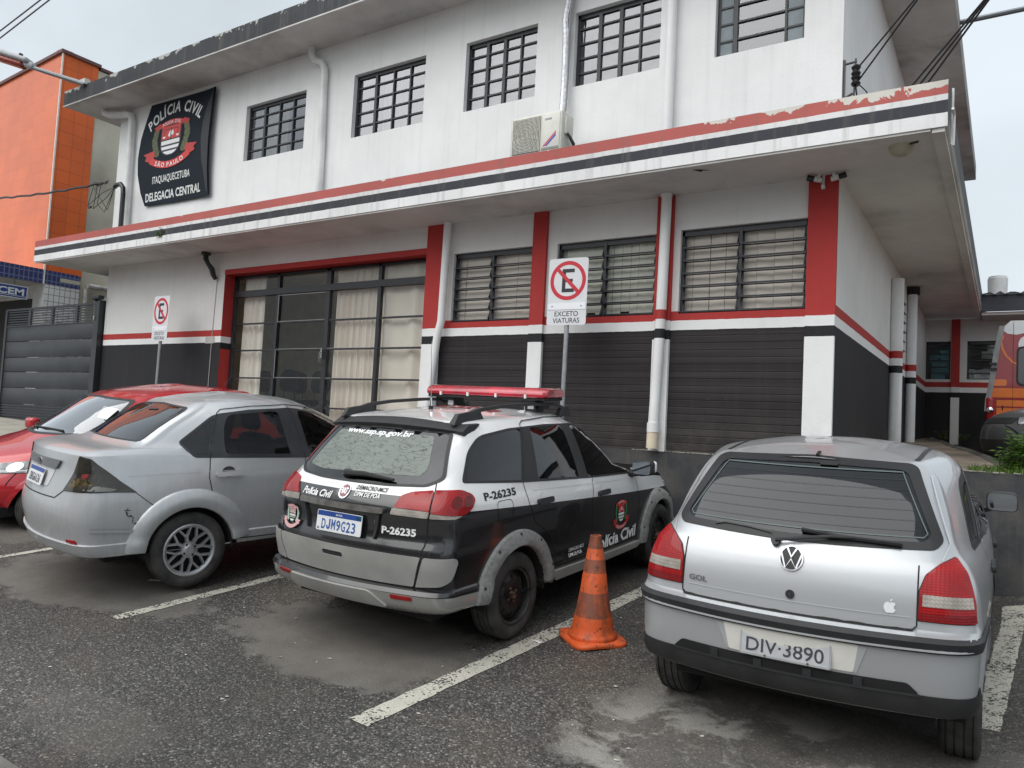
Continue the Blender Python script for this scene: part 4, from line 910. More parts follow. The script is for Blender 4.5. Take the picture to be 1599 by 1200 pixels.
mb = MB(); mb.add([(OX, 8.66, -1), (OX, 9.44, -1), (OX, 9.44, 2.714), (OX, 8.66, 2.714)], [(0, 1, 2, 3)]); part(mb, "white_tile_wall", m_wtile, ob)
m_porch = simple("porch_white", (.68, .67, .65), .7, var=.15, kind='World')
mb = MB(); mb.add([(OX, 8.66, -1), (-19.0, 8.66, -1), (-19.0, 8.66, 2.714), (OX, 8.66, 2.714)], [(0, 1, 2, 3)]); mb.box(-26, OX-.141, 5.6, 8.66, 2.716, 2.76); part(mb, "porch", m_porch, ob)
mb = MB(); mb.box(-26, -19.0, 8.70, 8.75, -1, 2.40); part(mb, "porch_back", m_dark, ob); mb = MB(); mb.box(-26, -19.0, 8.68, 8.75, 2.40, 2.714); part(mb, "porch_beam", m_porch, ob)
mb = MB(); mb.tube([(OX+.06, 9.56, -.5), (OX+.06, 9.56, 2.75)], .045, 8); mb.tube([(OX+.10, 9.58, 2.82), (OX+.10, 14, 2.95)], .06, 8); part(mb, "drain_pipes", simple("grey_drain", (.42, .41, .39), .7, var=.3), ob)
mb = MB(); mb.box(OX+.001, OX+.06, 9.8, 14, 1.2, 2.62); part(mb, "lower_white_wall", m_porch, ob)
# hanging sign with the end of its name in view
sg = thing("hanging_sign", "blue hanging shop sign with pale letters under the blue tiled porch", "sign", (-18.42, 7.9, 2.4))
m_sb = simple("sign_blue", (.022, .045, .20), .35, var=.15); m_sw = simple("sign_pale", (.62, .64, .68), .5, var=0)
quick("sign_panel", m_sb, sg, 'box', -.02, .02, -.9, .355, -.115, .135)
mb = MB(); 
for y0, y1, z0, z1 in ((-.9, .36, .135, .15), (-.9, .36, -.13, -.115), (.355, .37, -.13, .15), (-.9, .36, -.085, -.075)): mb.box(-.022, .024, y0, y1, z0, z1)
mb.build("sign_border", m_sw, sg)
V, F = text2d("VICEM", .145, bold=.03, width=.78); mb = MB(); mb.add([(.0225, x-.09, y+.02) for x, y in V], F); mb.build("lettering", m_sw, sg)
for y in (-.4, .1): quick("hanger", m_frame, sg, 'tube', [(0, y, .15), (0, y, .315)], .008, 6)
# ---------------------------------------------------------------- banner with the police crest
def emblem_shapes():
    """unit crest, about 1.6 wide and .95 high, as (polygon, colour, layer)"""
    out = []
    def arc(cx, cy, r, a0, a1, n): return [(cx+r*math.cos(R(a0+(a1-a0)*i/n)), cy+r*math.sin(R(a0+(a1-a0)*i/n))) for i in range(n+1)]
    # wreath
    rg = random.Random(2)
    for sx in (-1, 1):
        for k in range(15):
            u = k/14; y = -.30+u*.60; x = sx*(.43+.13*math.sin(.2+u*2.6)-.06)
            for side in (-1, 1):
                a = R(90-side*36-sx*6+rg.uniform(-8, 8)); l, w = .15, .036
                c, s = math.cos(a), math.sin(a); P = [(0, 0), (l*.4, w), (l, 0), (l*.4, -w)]
                out.append(([(x+p*c-q*s, y+p*s+q*c) for p, q in P], 'leaf2' if (k+side) % 3 == 0 else 'leaf', 1))
    sh = [(-.30, .36), (.30, .36), (.30, -.06)]+[(.30*math.cos(R(-a)), -.06-.25*math.sin(R(a))) for a in range(10, 171, 16)]+[(-.30, -.06)]
    out.append(([(x*1.06, y*1.05) for x, y in sh], 'dark', 2)); 
    out.append(([(-.285, .35), (.285, .35), (.285, .055), (-.285, .055)], 'red', 3))
    def clipw(y): return .285 if y > -.06 else .285*math.sqrt(max(0, 1-((y+.06)/.24)**2))
    for y1, y0 in ((.025, -.065), (-.105, -.175), (-.215, -.292)):
        ys = [y1+(y0-y1)*i/4 for i in range(5)]
        out.append(([(-clipw(y), y) for y in ys]+[(clipw(y), y) for y in ys[::-1]], 'white', 3))
    out.append(([(-.09, .13), (-.06, .20), (-.02, .25), (.03, .22), (.05, .26), (.09, .17), (.06, .12), (.01, .14), (-.03, .09)], 'white', 4))
    for x in (-.21, .21): out.append((arc(x, .125, .045, 180, 360, 8), 'white', 4)); out.append(([(x-.006, .13), (x+.006, .13), (x+.006, .27), (x-.006, .27)], 'dark', 4))
    out.append(([(-.21, .265), (.21, .265), (.21, .28), (-.21, .28)], 'dark', 4)); out.append(([(-.012, .06), (.012, .06), (.012, .31), (-.012, .31)], 'dark', 5))
    # top ribbon
    out.append((arc(0, -.55, 1.04, 111, 69, 12)+arc(0, -.55, .93, 69, 111, 12), 'red', 4))
    for s in (-1, 1): out.append(([(s*.34, .36), (s*.37, .46), (s*.56, .38), (s*.49, .33), (s*.52, .27)], 'red2', 3))
    # scroll
    out.append((arc(0, .62, 1.06, 238, 302, 16)+arc(0, .62, 1.21, 302, 238, 16), 'red', 5))
    for s in (-1, 1): out.append(([(s*.46, -.26), (s*.50, -.14), (s*.84, -.18), (s*.74, -.25), (s*.78, -.33), (s*.58, -.40)], 'red2', 4))
    return out
def arc_text(txt, h, cx, cy, r, a_mid, span, up=True, bold=.02):
    """letters set round an arc; returns list of (verts, faces)"""
    out = []; ws = []
    for ch in txt: 
        if ch == ' ': ws.append(h*.55)
        else: v, f = text2d(ch, h, bold=bold, align='LEFT'); ws.append((v[:, 0].max()-v[:, 0].min())+h*.16)
    tot = sum(ws); a = a_mid+(span/2 if up else -span/2)
    for ch, w in zip(txt, ws):
        da = span*w/tot; am = a-(da/2 if up else -da/2); a = a-(da if up else -da)
        if ch == ' ': continue
        v, f = text2d(ch, h, bold=bold); rot = R(am-90) if up else R(am+90)
        k = (R(span)*r)/tot; v = v*np.array([min(1.0, k), 1]); c, s = math.cos(rot), math.sin(rot)
        out.append(([(cx+r*math.cos(R(am))+x*c-y*s, cy+r*math.sin(R(am))+x*s+y*c) for x, y in v], f))
    return out
CREST = {k: simple("crest_"+k, c, .5, var=0) for k, c in dict(red=(.62, .035, .03), red2=(.50, .028, .025), white=(.8, .8, .8), dark=(.018, .022, .03), leaf=(.10, .11, .035), leaf2=(.05, .075, .03), green=(.02, .20, .07), pink=(.62, .36, .36), pale=(.68, .70, .66), pgreen=(.42, .55, .46)).items()}
def crest(place, root, name="emblem", swap={}, letters=True, step=.0006):
    """place(x, y, lift) -> 3-D; builds the crest as one multi-coloured part"""
    keys = list(CREST); mb = MB()
    for poly, col, lay in emblem_shapes():
        V, T = fill2d(poly); mb.mi = keys.index(swap.get(col, col)); mb.add([place(x, y, lay*step) for x, y in V], T)
    if letters:
        mb.mi = keys.index('white')
        for v, f in arc_text("POLICIA CIVIL", .07, 0, -.55, .985, 90, 34)+arc_text("SÃO PAULO", .10, 0, .62, 1.135, 270, 46, False): mb.add([place(x, y, 6*step) for x, y in v], f)
    return mb.build(name, [CREST[k] for k in keys], root)
ban = thing("banner", "large dark blue police banner with crest on the upper wall at the left", "banner", (-12.2, 7.64, 4.5))
def bx(x, z): return 7.655-.035*math.sin(max(0, min(1, (z-3.58)/1.85))*math.pi)-(.03 if x > -11.5 else 0)*max(0, (x+11.5)/.35)
B = lambda x, z, l=0: (x+12.2, bx(x, z)-7.64-l, z-4.5)
bp = [(-13.04, 5.45), (-13.14, 5.18), (-13.25, 4.85), (-13.295, 4.5), (-13.27, 4.2), (-13.16, 3.85), (-13.02, 3.60), (-12.2, 3.575), (-11.13, 3.565), (-11.17, 4.0), (-11.18, 4.5), (-11.15, 5.41), (-12.2, 5.43)]
V, T = fill2d(densify(bp, .1), (), .12); mb = MB(); mb.add([B(x, z) for x, z in V], T, True); mb.add([B(x, z, -.012) for x, z in V], T, True)
mb.build("cloth", simple("navy_banner_cloth", (.012, .019, .028), .75, spec=.2, var=.2, vs=2), ban)
fold = [(-11.20, 5.38), (-11.31, 5.15), (-11.41, 4.85), (-11.43, 4.55), (-11.38, 4.2), (-11.29, 3.95), (-11.20, 3.65), (-11.15, 3.59), (-11.185, 4.0), (-11.195, 4.5), (-11.17, 5.40)]
V, T = fill2d(densify(fold, .08), (), .1); mb = MB(); mb.add([B(x, z, .012) for x, z in V], T, True); mb.build("folded_edge", simple("navy_banner_back", (.008, .010, .015), .5, var=.1), ban)
m_let = simple("banner_white", (.72, .73, .72), .6, var=.08, vs=4)
mb = MB()
for v, f in arc_text("POLÍCIA CIVIL", .20, -12.25, 4.02, 1.26, 90, 76, True, .025): mb.add([B(x, z, .004) for x, z in v], f)
mb.build("lettering", m_let, ban); mb = MB()
v, f = text2d("ITAQUAQUECETUBA", .13, bold=.015, width=1.09); mb.add([B(x-12.25, y+4.03, .004) for x, y in v], f)
mb.build("lettering", m_let, ban); mb = MB(); v, f = text2d("DELEGACIA CENTRAL", .15, bold=.025, width=1.60); mb.add([B(x-12.19, y+3.74, .004) for x, y in v], f)
mb.build("lettering", m_let, ban)
crest(lambda x, y, l: B(x*.93-12.32, y*.80+4.67, .004+l*2), ban)
# ---------------------------------------------------------------- air conditioner on the canopy
ac = thing("air_conditioner", "white outdoor air conditioning unit standing on the canopy", "air conditioner", (-4.48, 7.1, 2.955))
m_ac = simple("ac_cream_white", (.66, .65, .59), .45, var=.1, vs=4); m_acd = simple("ac_dark", (.10, .085, .065), .6)
AW, AD, AH = .335, .27, .555
mb = MB(); mb.rbox(-AW, AW, 0, AD, .10, AH, .018); mb.build("casing", m_ac, ac)
mb = MB(); mb.add([(-AW+.035, -.002, .125), (.065, -.002, .125), (.065, -.002, .525), (-AW+.035, -.002, .525)], [(0, 1, 2, 3)]); mb.build("fan_recess", m_acd, ac)
mb = MB()
for i in range(22): x = -AW+.04+i*(AW+.02)/21; mb.box(x-.0032, x+.0032, -.016, -.006, .125, .525)
mb.build("fan_grille", m_ac, ac, sharp=30)
mb = MB()
for r in (.04, .075, .11, .145, .18):
    mb.tube([(-.135+r*math.cos(a*math.pi/12), -.018, .325+r*math.sin(a*math.pi/12)) for a in range(25)], .0025, 5, False)
mb.build("fan_ring", m_ac, ac)
mb = MB(); mb.rbox(.085, AW-.02, -.008, .002, .125, .53, .006); mb.build("front_panel", m_ac, ac)
v, f = text2d("GREE", .022, bold=.02, width=.09); mb = MB(); mb.add([(x+.165, -.0095, y+.47) for x, y in v], f); mb.build("lettering", simple("ac_grey_print", (.12, .13, .2), .5, var=0), ac)
mb = MB(); mb.mi = 0; mb.add([(.10, -.0092, .165), (.125, -.0092, .165), (.27, -.0092, .30), (.27, -.0092, .325)], [(0, 1, 2, 3)]); mb.mi = 1; mb.add([(.13, -.0094, .165), (.16, -.0094, .165), (.27, -.0094, .265), (.27, -.0094, .295)], [(0, 1, 2, 3)])
mb.build("stripe_logo", [simple("logo_red", (.6, .08, .09), .5, var=0), simple("logo_blue", (.06, .07, .4), .5, var=0)], ac)
mb = MB(); mb.box(.09, AW-.03, -.012, -.004, .135, .152); mb.build("grey_trim", simple("ac_grey", (.3, .3, .29), .5, var=0), ac)
mb = MB(); mb.rbox(AW-.005, AW+.025, .06, .22, .30, .50, .01); mb.build("service_cover", m_ac, ac)
mb = MB(); mb.tube([(AW+.02, .10, .32), (AW+.05, .12, .25), (AW+.07, .17, .18), (AW+.05, .24, .12), (AW+.02, .27, .2)], .012, 7); mb.tube([(AW+.02, .14, .31), (AW+.06, .19, .22), (AW+.03, .26, .10)], .012, 7); mb.tube([(AW+.01, .13, .14), (AW+.06, .15, .14), (AW+.09, .24, .12)], .016, 7); mb.build("hoses", simple("black_hose", (.02, .02, .02), .5), ac)
for sx in (-.24, .24): quick("foot", m_acd, ac, 'box', sx-.03, sx+.03, .0, .28, 0, .10)
# ---------------------------------------------------------------- small fixtures
m_cam = simple("camera_white", (.7, .7, .68), .4); m_blk = simple("gloss_black", (.015, .015, .016), .25)
def cctv(x, ang, label):
    t = thing("security_camera", label, "camera", (x, 7.60, 2.572), ang, "cameras on the red corner pillar"); t.scale = (.72, .72, .72)
    quick("bracket", m_cam, t, 'tube', [(0, 0, 0), (0, 0, -.03), (-.03, -.02, -.05)], .022, 8)
    M = Matrix.Translation((-.06, -.03, -.065)) @ Matrix.Rotation(R(-78), 4, 'Y') @ Matrix.Rotation(R(20), 4, 'X')
    mb = MB(); mb.lathe([(0, -.10), (.034, -.10), (.036, .03), (.036, .085)], 14, M); mb.build("housing", m_cam, t)
    mb = MB(); mb.lathe([(.038, .0), (.040, .09), (.030, .085), (0, .075)], 14, M); mb.build("lens_hood", m_blk, t)
cctv(-1.55, R(0), "white and black security camera on the pillar top, pointing left along the wall"); cctv(-1.42, R(155), "white and black security camera on the pillar top, pointing to the right")
mb = MB(); mb.tube([(-1.52, 7.648, 2.57), (-1.52, 7.648, 2.47), (-1.51, 7.64, 2.44)], .014, 7); mb.cbox((-1.52, 7.64, 2.455), (.03, .02, .04)); part(mb, "cable_stub", m_cam)
mb = MB(); mb.lathe([(0, -.085), (.05, -.08), (.085, -.05), (.095, -.015), (.10, 0)], 24, Matrix.Translation((-.80, 7.16, 2.574))); t = mb.build("ceiling_lamp", simple("cream_globe", (.50, .45, .34), .35, var=.2)); tag(t, "round cream glass lamp fixed under the canopy corner", "lamp")
mb = MB(); mb.tube([(-.80, 7.13, 2.568), (-.72, 7.10, 2.569), (-.66, 7.08, 2.569)], .012, 5); part(mb, "lamp_cable", simple("dark_cable", (.06, .05, .04), .6))
mb = MB(); mb.lathe([(0, -.01), (.10, -.01), (.11, 0)], 18, Matrix.Translation((-13.6, 7.1, 2.574))); part(mb, "soffit_plate", m_soff)
P = [(-.09, .02), (-.03, .0), (.0, .05), (.03, .02), (.10, .05), (.04, -.01), (-.05, -.05), (-.03, -.01)]
mb = MB(); V, T = fill2d(P); mb.add([(-2.54+x, 7.03+y, 2.5715) for x, y in V], T); part(mb, "soffit_hole", simple("hole_black", (.012, .012, .012), .9))
# insulator bracket and the service cables on the right
br = thing("cable_bracket", "black insulator bracket with cables on the upper wall corner", "bracket", (XR, 7.75, 3.5))
mb = MB(); mb.box(0, .02, -.02, .02, -.2, .22); mb.tube([(.01, 0, .18), (.12, 0, .19)], .012, 6); mb.tube([(.01, 0, -.16), (.09, 0, -.12)], .012, 6); mb.tube([(.11, 0, .22), (.10, 0, -.15)], .009, 6); mb.build("arm", m_blk, br)
mb = MB()
for z in (.10, .0): mb.lathe([(0, -.05), (.035, -.05), (.045, -.03), (.03, 0), (.045, .03), (.03, .05), (0, .05)], 14, Matrix.Translation((.115, 0, z)))
mb.build("insulator", m_blk, br)
mb = MB(); mb.tube([(.05, -.05, -.54), (.05, -.05, -.32), (.06, -.06, -.24), (.10, -.08, -.22), (.12, -.09, -.26)], .032, 8); mb.build("weatherhead", m_blk, br)
mb = MB(); mb.tube([(.11, 0, -.02), (.13, .02, -.2), (.10, -.04, -.3)], .008, 5); mb.tube([(.11, 0, 0), (.2, .05, -.1), (.27, .1, -.25), (.28, .1, -.5)], .006, 5); mb.build("loop_cable", m_blk, br)
m_wire = simple("black_wire", (.02, .02, .022), .5, var=0); m_wire2 = simple("grey_wire", (.10, .10, .10), .5, var=0)
def cable(label, p, q, sag, r, mat, wav=0, group=None):
    n = 30; pts = []
    for i in range(n+1):
        u = i/n; w = Vector(p).lerp(Vector(q), u); w.z -= sag*4*u*(1-u); 
        if wav: w.z += wav*math.sin(u*70); w.y += wav*math.cos(u*70)
        pts.append(w)
    mb = MB(); mb.tube(pts, r, 6); return tag(mb.build("cable", mat), label, "cable", group)
for k, (dx, dz) in enumerate(((0, .10), (.03, .0))):
    p = Vector((-1.27+dx, 7.74, 3.5+dz)); a = Vector((-.70, 7.02+.02*k, 3.79-.02*k)); cable(("upper", "lower")[k]+" thin black wire rising from the insulator bracket to the right", p, p+(a-p)*9, .0, .008, m_wire)
for k in range(3):
    p = Vector((-.73+.06*k, 7.05, 3.03)); q = Vector((-.17+.025*(k-1), 6.2, 3.21+.012*(k-1))); cable(("left", "middle", "right")[k]+"most of three black cables rising from the canopy corner", p, p+(q-p)*9, .0, .008, m_wire)
mb = MB(); mb.tube([(-.62, 11.5, 5.73), (3, 11.5, 5.73)], .035, 8); tag(mb.build("metal_tube", simple("grey_tube", (.16, .17, .19), .4, metal=.5)), "straight grey metal tube sticking out right of the roof edge", "pole")
# service mast on the left and its twisted cable
mast = thing("service_mast", "short bent black service mast on the canopy beside the banner", "mast", (-13.28, 7.4, 2.95))
quick("bent_pipe", m_blk, mast, 'tube', [(0, 0, 0), (-.01, 0, .82), (-.03, 0, .95), (-.12, 0, 1.03), (-.24, 0, 1.03), (-.30, 0, 1.0)], .042, 10)
mb = MB(); rg = random.Random(5)
for k in range(4):
    p = [(-.30, 0, 1.0), (-.45-rg.random()*.2, rg.uniform(-.1, .1), .9-rg.random()*.35), (-.8-rg.random()*.3, rg.uniform(-.1, .1), .62+rg.random()*.5), (-.5-rg.random()*.5, 0, 1.1+rg.random()*.1), (-.75, 0, 1.12)]
    q = [Vector(p[0])]; 
    for a, b, c in zip(p[:-2], p[1:-1], p[2:]): q += [Vector(a).lerp(Vector(b), .5), Vector(b)]
    mb.tube(q+[Vector(p[-1])], .006, 5)
for p in ((-.62, 0, 1.12), (-1.1, 0, .72), (-.95, .03, 1.14)): mb.cbox(p, (.09, .03, .04))
mb.build("tangled_leads", m_wire, mast)
cable("twisted black service cable coming in from the left to the bent mast", (-14.0, 7.4, 4.08), (-22.5, 7.6, 4.9), .15, .022, m_wire, .012)
cable("upper of the two grey wires crossing the sky at the top left", (-15.45, 6, 6.545), (-12.4, 6, 6.97), 0, .012, m_wire2); cable("lower of the two grey wires crossing the sky at the top left", (-15.45, 6, 6.40), (-11.7, 6, 6.96), 0, .012, m_wire2); 
# street lamp arm on the roof edge
lamp = thing("street_lamp", "grey street lamp arm reaching left from the roof edge", "lamp", (-14.14, 7.0, 5.80))
m_arm = simple("galvanised_arm", (.22, .23, .24), .45, metal=.6)
d = Vector((-15.12, 6.42, 6.14))-Vector((-14.14, 7.0, 5.82)); quick("arm", m_arm, lamp, 'tube', [(.06, -.02, -.02), d*.5, d], [.045, .04, .036], 10)
quick("clamp", simple("clamp_paint", (.55, .54, .52), .6), lamp, 'cbox', (.02, .0, .03), (.16, .10, .10))
h0 = d; hd = d.normalized(); M = Matrix.Translation(d*1.02) @ hd.to_track_quat('X', 'Z').to_matrix().to_4x4()
mb = MB(); mb.rbox(-.10, .62, -.12, .12, .02, .13, .045, 3, M); mb.rbox(-.2, .0, -.06, .06, -.03, .08, .03, 2, M); mb.build("lamp_head", simple("lamp_head_grey", (.36, .37, .38), .4, metal=.3), lamp)
mb = MB(); mb.rbox(-.02, .55, -.10, .10, -.075, .03, .045, 3, M); mb.build("lens", simple("lamp_lens_red", (.28, .05, .03), .2), lamp)
mb = MB(); mb.lathe([(0, .0), (.035, 0), (.035, .05), (.0, .06)], 12, M @ Matrix.Translation((.12, 0, .13))); mb.build("photocell", m_blk, lamp)
# ---------------------------------------------------------------- parking signs
m_sgn = simple("sign_white", (.68, .69, .71), .45, var=.05); m_sred = simple("sign_red", (.55, .012, .03), .45, var=.05); m_sblk = simple("sign_black", (.014, .016, .024), .5, var=0); m_post = simple("galvanised_post", (.36, .37, .38), .4, metal=.55, var=.15, vs=9)
m_stape = simple("sign_bright_tape", (.82, .83, .86), .5, var=0)
def parking_sign(x, y, zc, rotz, lean, label, w=.475, h=.735):
    g0 = gz(x, y); t = thing("parking_sign", label, "sign", (x, y, g0), rotz, "no parking signs at the back of the bays"); zc -= g0
    t.rotation_euler = (0, lean, rotz)
    quick("post", m_post, t, 'tube', [(0, .03, 0), (0, .03, zc+h*.3)], .026, 14)
    P = rnd([(-w/2, -h/2), (w/2, -h/2), (w/2, h/2), (-w/2, h/2)], .035, 5); mb = MB(); mb.prism(P, lambda a, b: (a, .003, b+zc), lambda a, b: (a, 0, b+zc)); mb.build("plate", m_sgn, t)
    cz = zc+h*.165; ro, ri = w*.455, w*.365; mb = MB(); n = 48
    mb.add([(r*math.cos(2*math.pi*k/n), -.0015, cz+r*math.sin(2*math.pi*k/n)) for k in range(n) for r in (ro, ri)], [(2*k, (2*k+2) % (2*n), (2*k+3) % (2*n), 2*k+1) for k in range(n)])
    s = math.sqrt(.5); hw = w*.043; a = ri+.01
    mb.add([(-a*s+hw*s, -.0028, cz+a*s+hw*s), (-a*s-hw*s, -.0028, cz+a*s-hw*s), (a*s-hw*s, -.0028, cz-a*s-hw*s), (a*s+hw*s, -.0028, cz-a*s+hw*s)], [(0, 1, 2, 3)]); mb.build("prohibition_ring", m_sred, t)
    k = w*.27; q = k*.33; E_ = [(-k*.55, -k), (k*.6, -k), (k*.6, -k+q*.95), (-k*.55+q, -k+q*.95), (-k*.55+q, -q*.42), (k*.45, -q*.42), (k*.45, q*.42), (-k*.55+q, q*.42), (-k*.55+q, k-q*.95), (k*.6, k-q*.95), (k*.6, k), (-k*.55, k)]
    V, T = fill2d(E_); mb = MB(); mb.add([(a_, -.0016, b_+cz) for a_, b_ in V], T)
    for tx, z_ in (("EXCETO", -.335), ("VIATURAS", -.435)):
        v, f = text2d(tx, w*.118, bold=.004, width=w*(.60 if tx == "EXCETO" else .68)); mb.add([(a_, -.0016, b_+zc+h*z_+.005) for a_, b_ in v], f)
    mb.build("lettering", m_sblk, t)
    mb = MB(); mb.box(-w*.475, w*.475, -.0045, -.0005, zc-h*.268, zc-h*.172); mb.build("joint_strip", m_stape, t)
    mb = MB()
    for sx in (-.37, .37): mb.lathe([(0, 0), (.007, 0), (.007, .002)], 10, Matrix.Translation((sx*w, -.0046, zc-h*.22)) @ Matrix.Rotation(R(90), 4, 'X'))
    mb.build("rivet", m_sblk, t)
parking_sign(-4.06, 7.22, 1.50, R(2), R(.4), "no parking sign on a post beside the red pillar, nearest to the police car")
parking_sign(-11.57, 7.2, 1.455, R(-4), R(1.0), "smaller looking no parking sign standing behind the red car")
# ---------------------------------------------------------------- vehicle materials and shared parts
def paint_mat(name, base, metal=0.0, rough=.35, coat=.8, dirt=.25, zones=None, dirtcol=(.10, .095, .085), low=.55):
    """car paint: clear coat, settled road dirt, dark trim on the inside; zones(t, x, y, z, colour) may repaint areas"""
    m, t, b = nt(name); co = coords(t, 'Object'); s = xyz(t, co)
    c = mixc(t, 0.0, base, base)
    if zones: c = zones(t, s[0], s[1], s[2], c, co)
    st = N(t, "ShaderNodeMapping"); st.inputs['Scale'].default_value = (9, 9, .8); t.links.new(co, st.inputs[0])
    n1 = noise(t, st.outputs[0], 3.2, 5, .6); n2 = noise(t, co, 5, 6, .6)
    hz = N(t, "ShaderNodeMapRange"); hz.inputs['From Min'].default_value = low; hz.inputs['From Max'].default_value = .25; hz.inputs['To Min'].default_value = .12; hz.inputs['To Max'].default_value = 1; t.links.new(s[2], hz.inputs[0])
    d = math_(t, 'MULTIPLY', math_(t, 'MULTIPLY', ramp(t, math_(t, 'MULTIPLY', math_(t, 'ADD', n1, n2), .5), [(.38, 0), (.62, 1)]), hz.outputs[0]), dirt)
    c = mixc(t, d, c, dirtcol); t.links.new(c, b.inputs['Base Color'])
    t.links.new(math_(t, 'MULTIPLY_ADD', d, .4, rough), b.inputs['Roughness'])
    t.links.new(math_(t, 'MULTIPLY', math_(t, 'SUBTRACT', 1.0, d), metal), b.inputs['Metallic'])
    t.links.new(math_(t, 'MULTIPLY', math_(t, 'SUBTRACT', 1.0, d), coat), b.inputs['Coat Weight']); b.inputs['Coat Roughness'].default_value = .06
    out = [n for n in t.nodes if n.type == 'OUTPUT_MATERIAL'][0]; g = N(t, "ShaderNodeNewGeometry"); inn = N(t, "ShaderNodeBsdfDiffuse"); inn.inputs[0].default_value = (.02, .02, .021, 1)
    mx = N(t, "ShaderNodeMixShader"); t.links.new(g.outputs['Backfacing'], mx.inputs[0]); t.links.new(b.outputs[0], mx.inputs[1]); t.links.new(inn.outputs[0], mx.inputs[2]); t.links.new(mx.outputs[0], out.inputs[0])
    return m
m_rub = simple("black_rubber", (.014, .014, .015), .5, var=.2, vs=10)
m_trim = simple("grained_black_plastic", (.026, .027, .029), .55, var=.25, vs=7, bmp=.3, bs=160)
m_tyre = simple("dusty_tyre", (.042, .040, .038), .8, var=.6, vs=9, bmp=.5, bs=60)
m_well = simple("wheel_well", (.012, .012, .012), .95, var=.3)
m_seat = simple("seat_cloth", (.018, .018, .019), .9, var=.3, vs=12)
m_chrome = simple("chrome", (.75, .76, .78), .12, metal=1, var=.04)
m_gap = simple("shut_line", (.006, .006, .006), .8, var=0)
m_white_l = simple("vinyl_white", (.78, .78, .78), .5, var=0); m_black_l = simple("vinyl_black", (.012, .012, .013), .5, var=0)
m_glass_dk = glass_mat("tinted_glass", .045, .02, 1.25, spots=.05); m_glass_md = glass_mat("side_glass", .40, .015, .55, spots=.03); m_glass_cl = glass_mat("clear_windscreen", .62, .012, 3.6)
def lamp_mat(name, col, rib=90, emis=0, rough=.12, axis=2, dark=.35):
    m, t, b = nt(name); co = coords(t); s = xyz(t, co)
    w = math_(t, 'SINE', math_(t, 'MULTIPLY', s[axis], rib*6.283)); w2 = math_(t, 'SINE', math_(t, 'MULTIPLY', s[1], 60*6.283))
    k = math_(t, 'MULTIPLY_ADD', math_(t, 'MULTIPLY', w, w2), .2, .5); n = ramp(t, noise(t, co, 11, 3), [(.35, 0), (.65, 1)])
    c = mixc(t, k, tuple(q*.6 for q in col), tuple(min(1, q*1.3) for q in col)); c = mixc(t, math_(t, 'MULTIPLY', n, dark), c, tuple(q*.25 for q in col))
    t.links.new(c, b.inputs['Base Color']); b.inputs['Roughness'].default_value = .35; b.inputs['Coat Weight'].default_value = .55; b.inputs['Coat Roughness'].default_value = .03; b.inputs['Specular IOR Level'].default_value = .25
    bump(t, b, math_(t, 'ADD', w, w2), .15, .003); return m
m_lred = lamp_mat("tail_lamp_red", (.36, .004, .006)); m_lclear = lamp_mat("tail_lamp_clear", (.42, .38, .34), 60, dark=.5); m_lsmoke = lamp_mat("tail_lamp_smoked", (.040, .034, .024), 16, dark=.9)
m_lsmoke.node_tree.nodes["Principled BSDF"].inputs["Coat Weight"].default_value = 1
def circle(cx, cz, r, n=36): return [(cx+r*math.cos(2*math.pi*k/n), cz+r*math.sin(2*math.pi*k/n)) for k in range(n)]
def mir(poly): return [(-a, b) for a, b in poly]
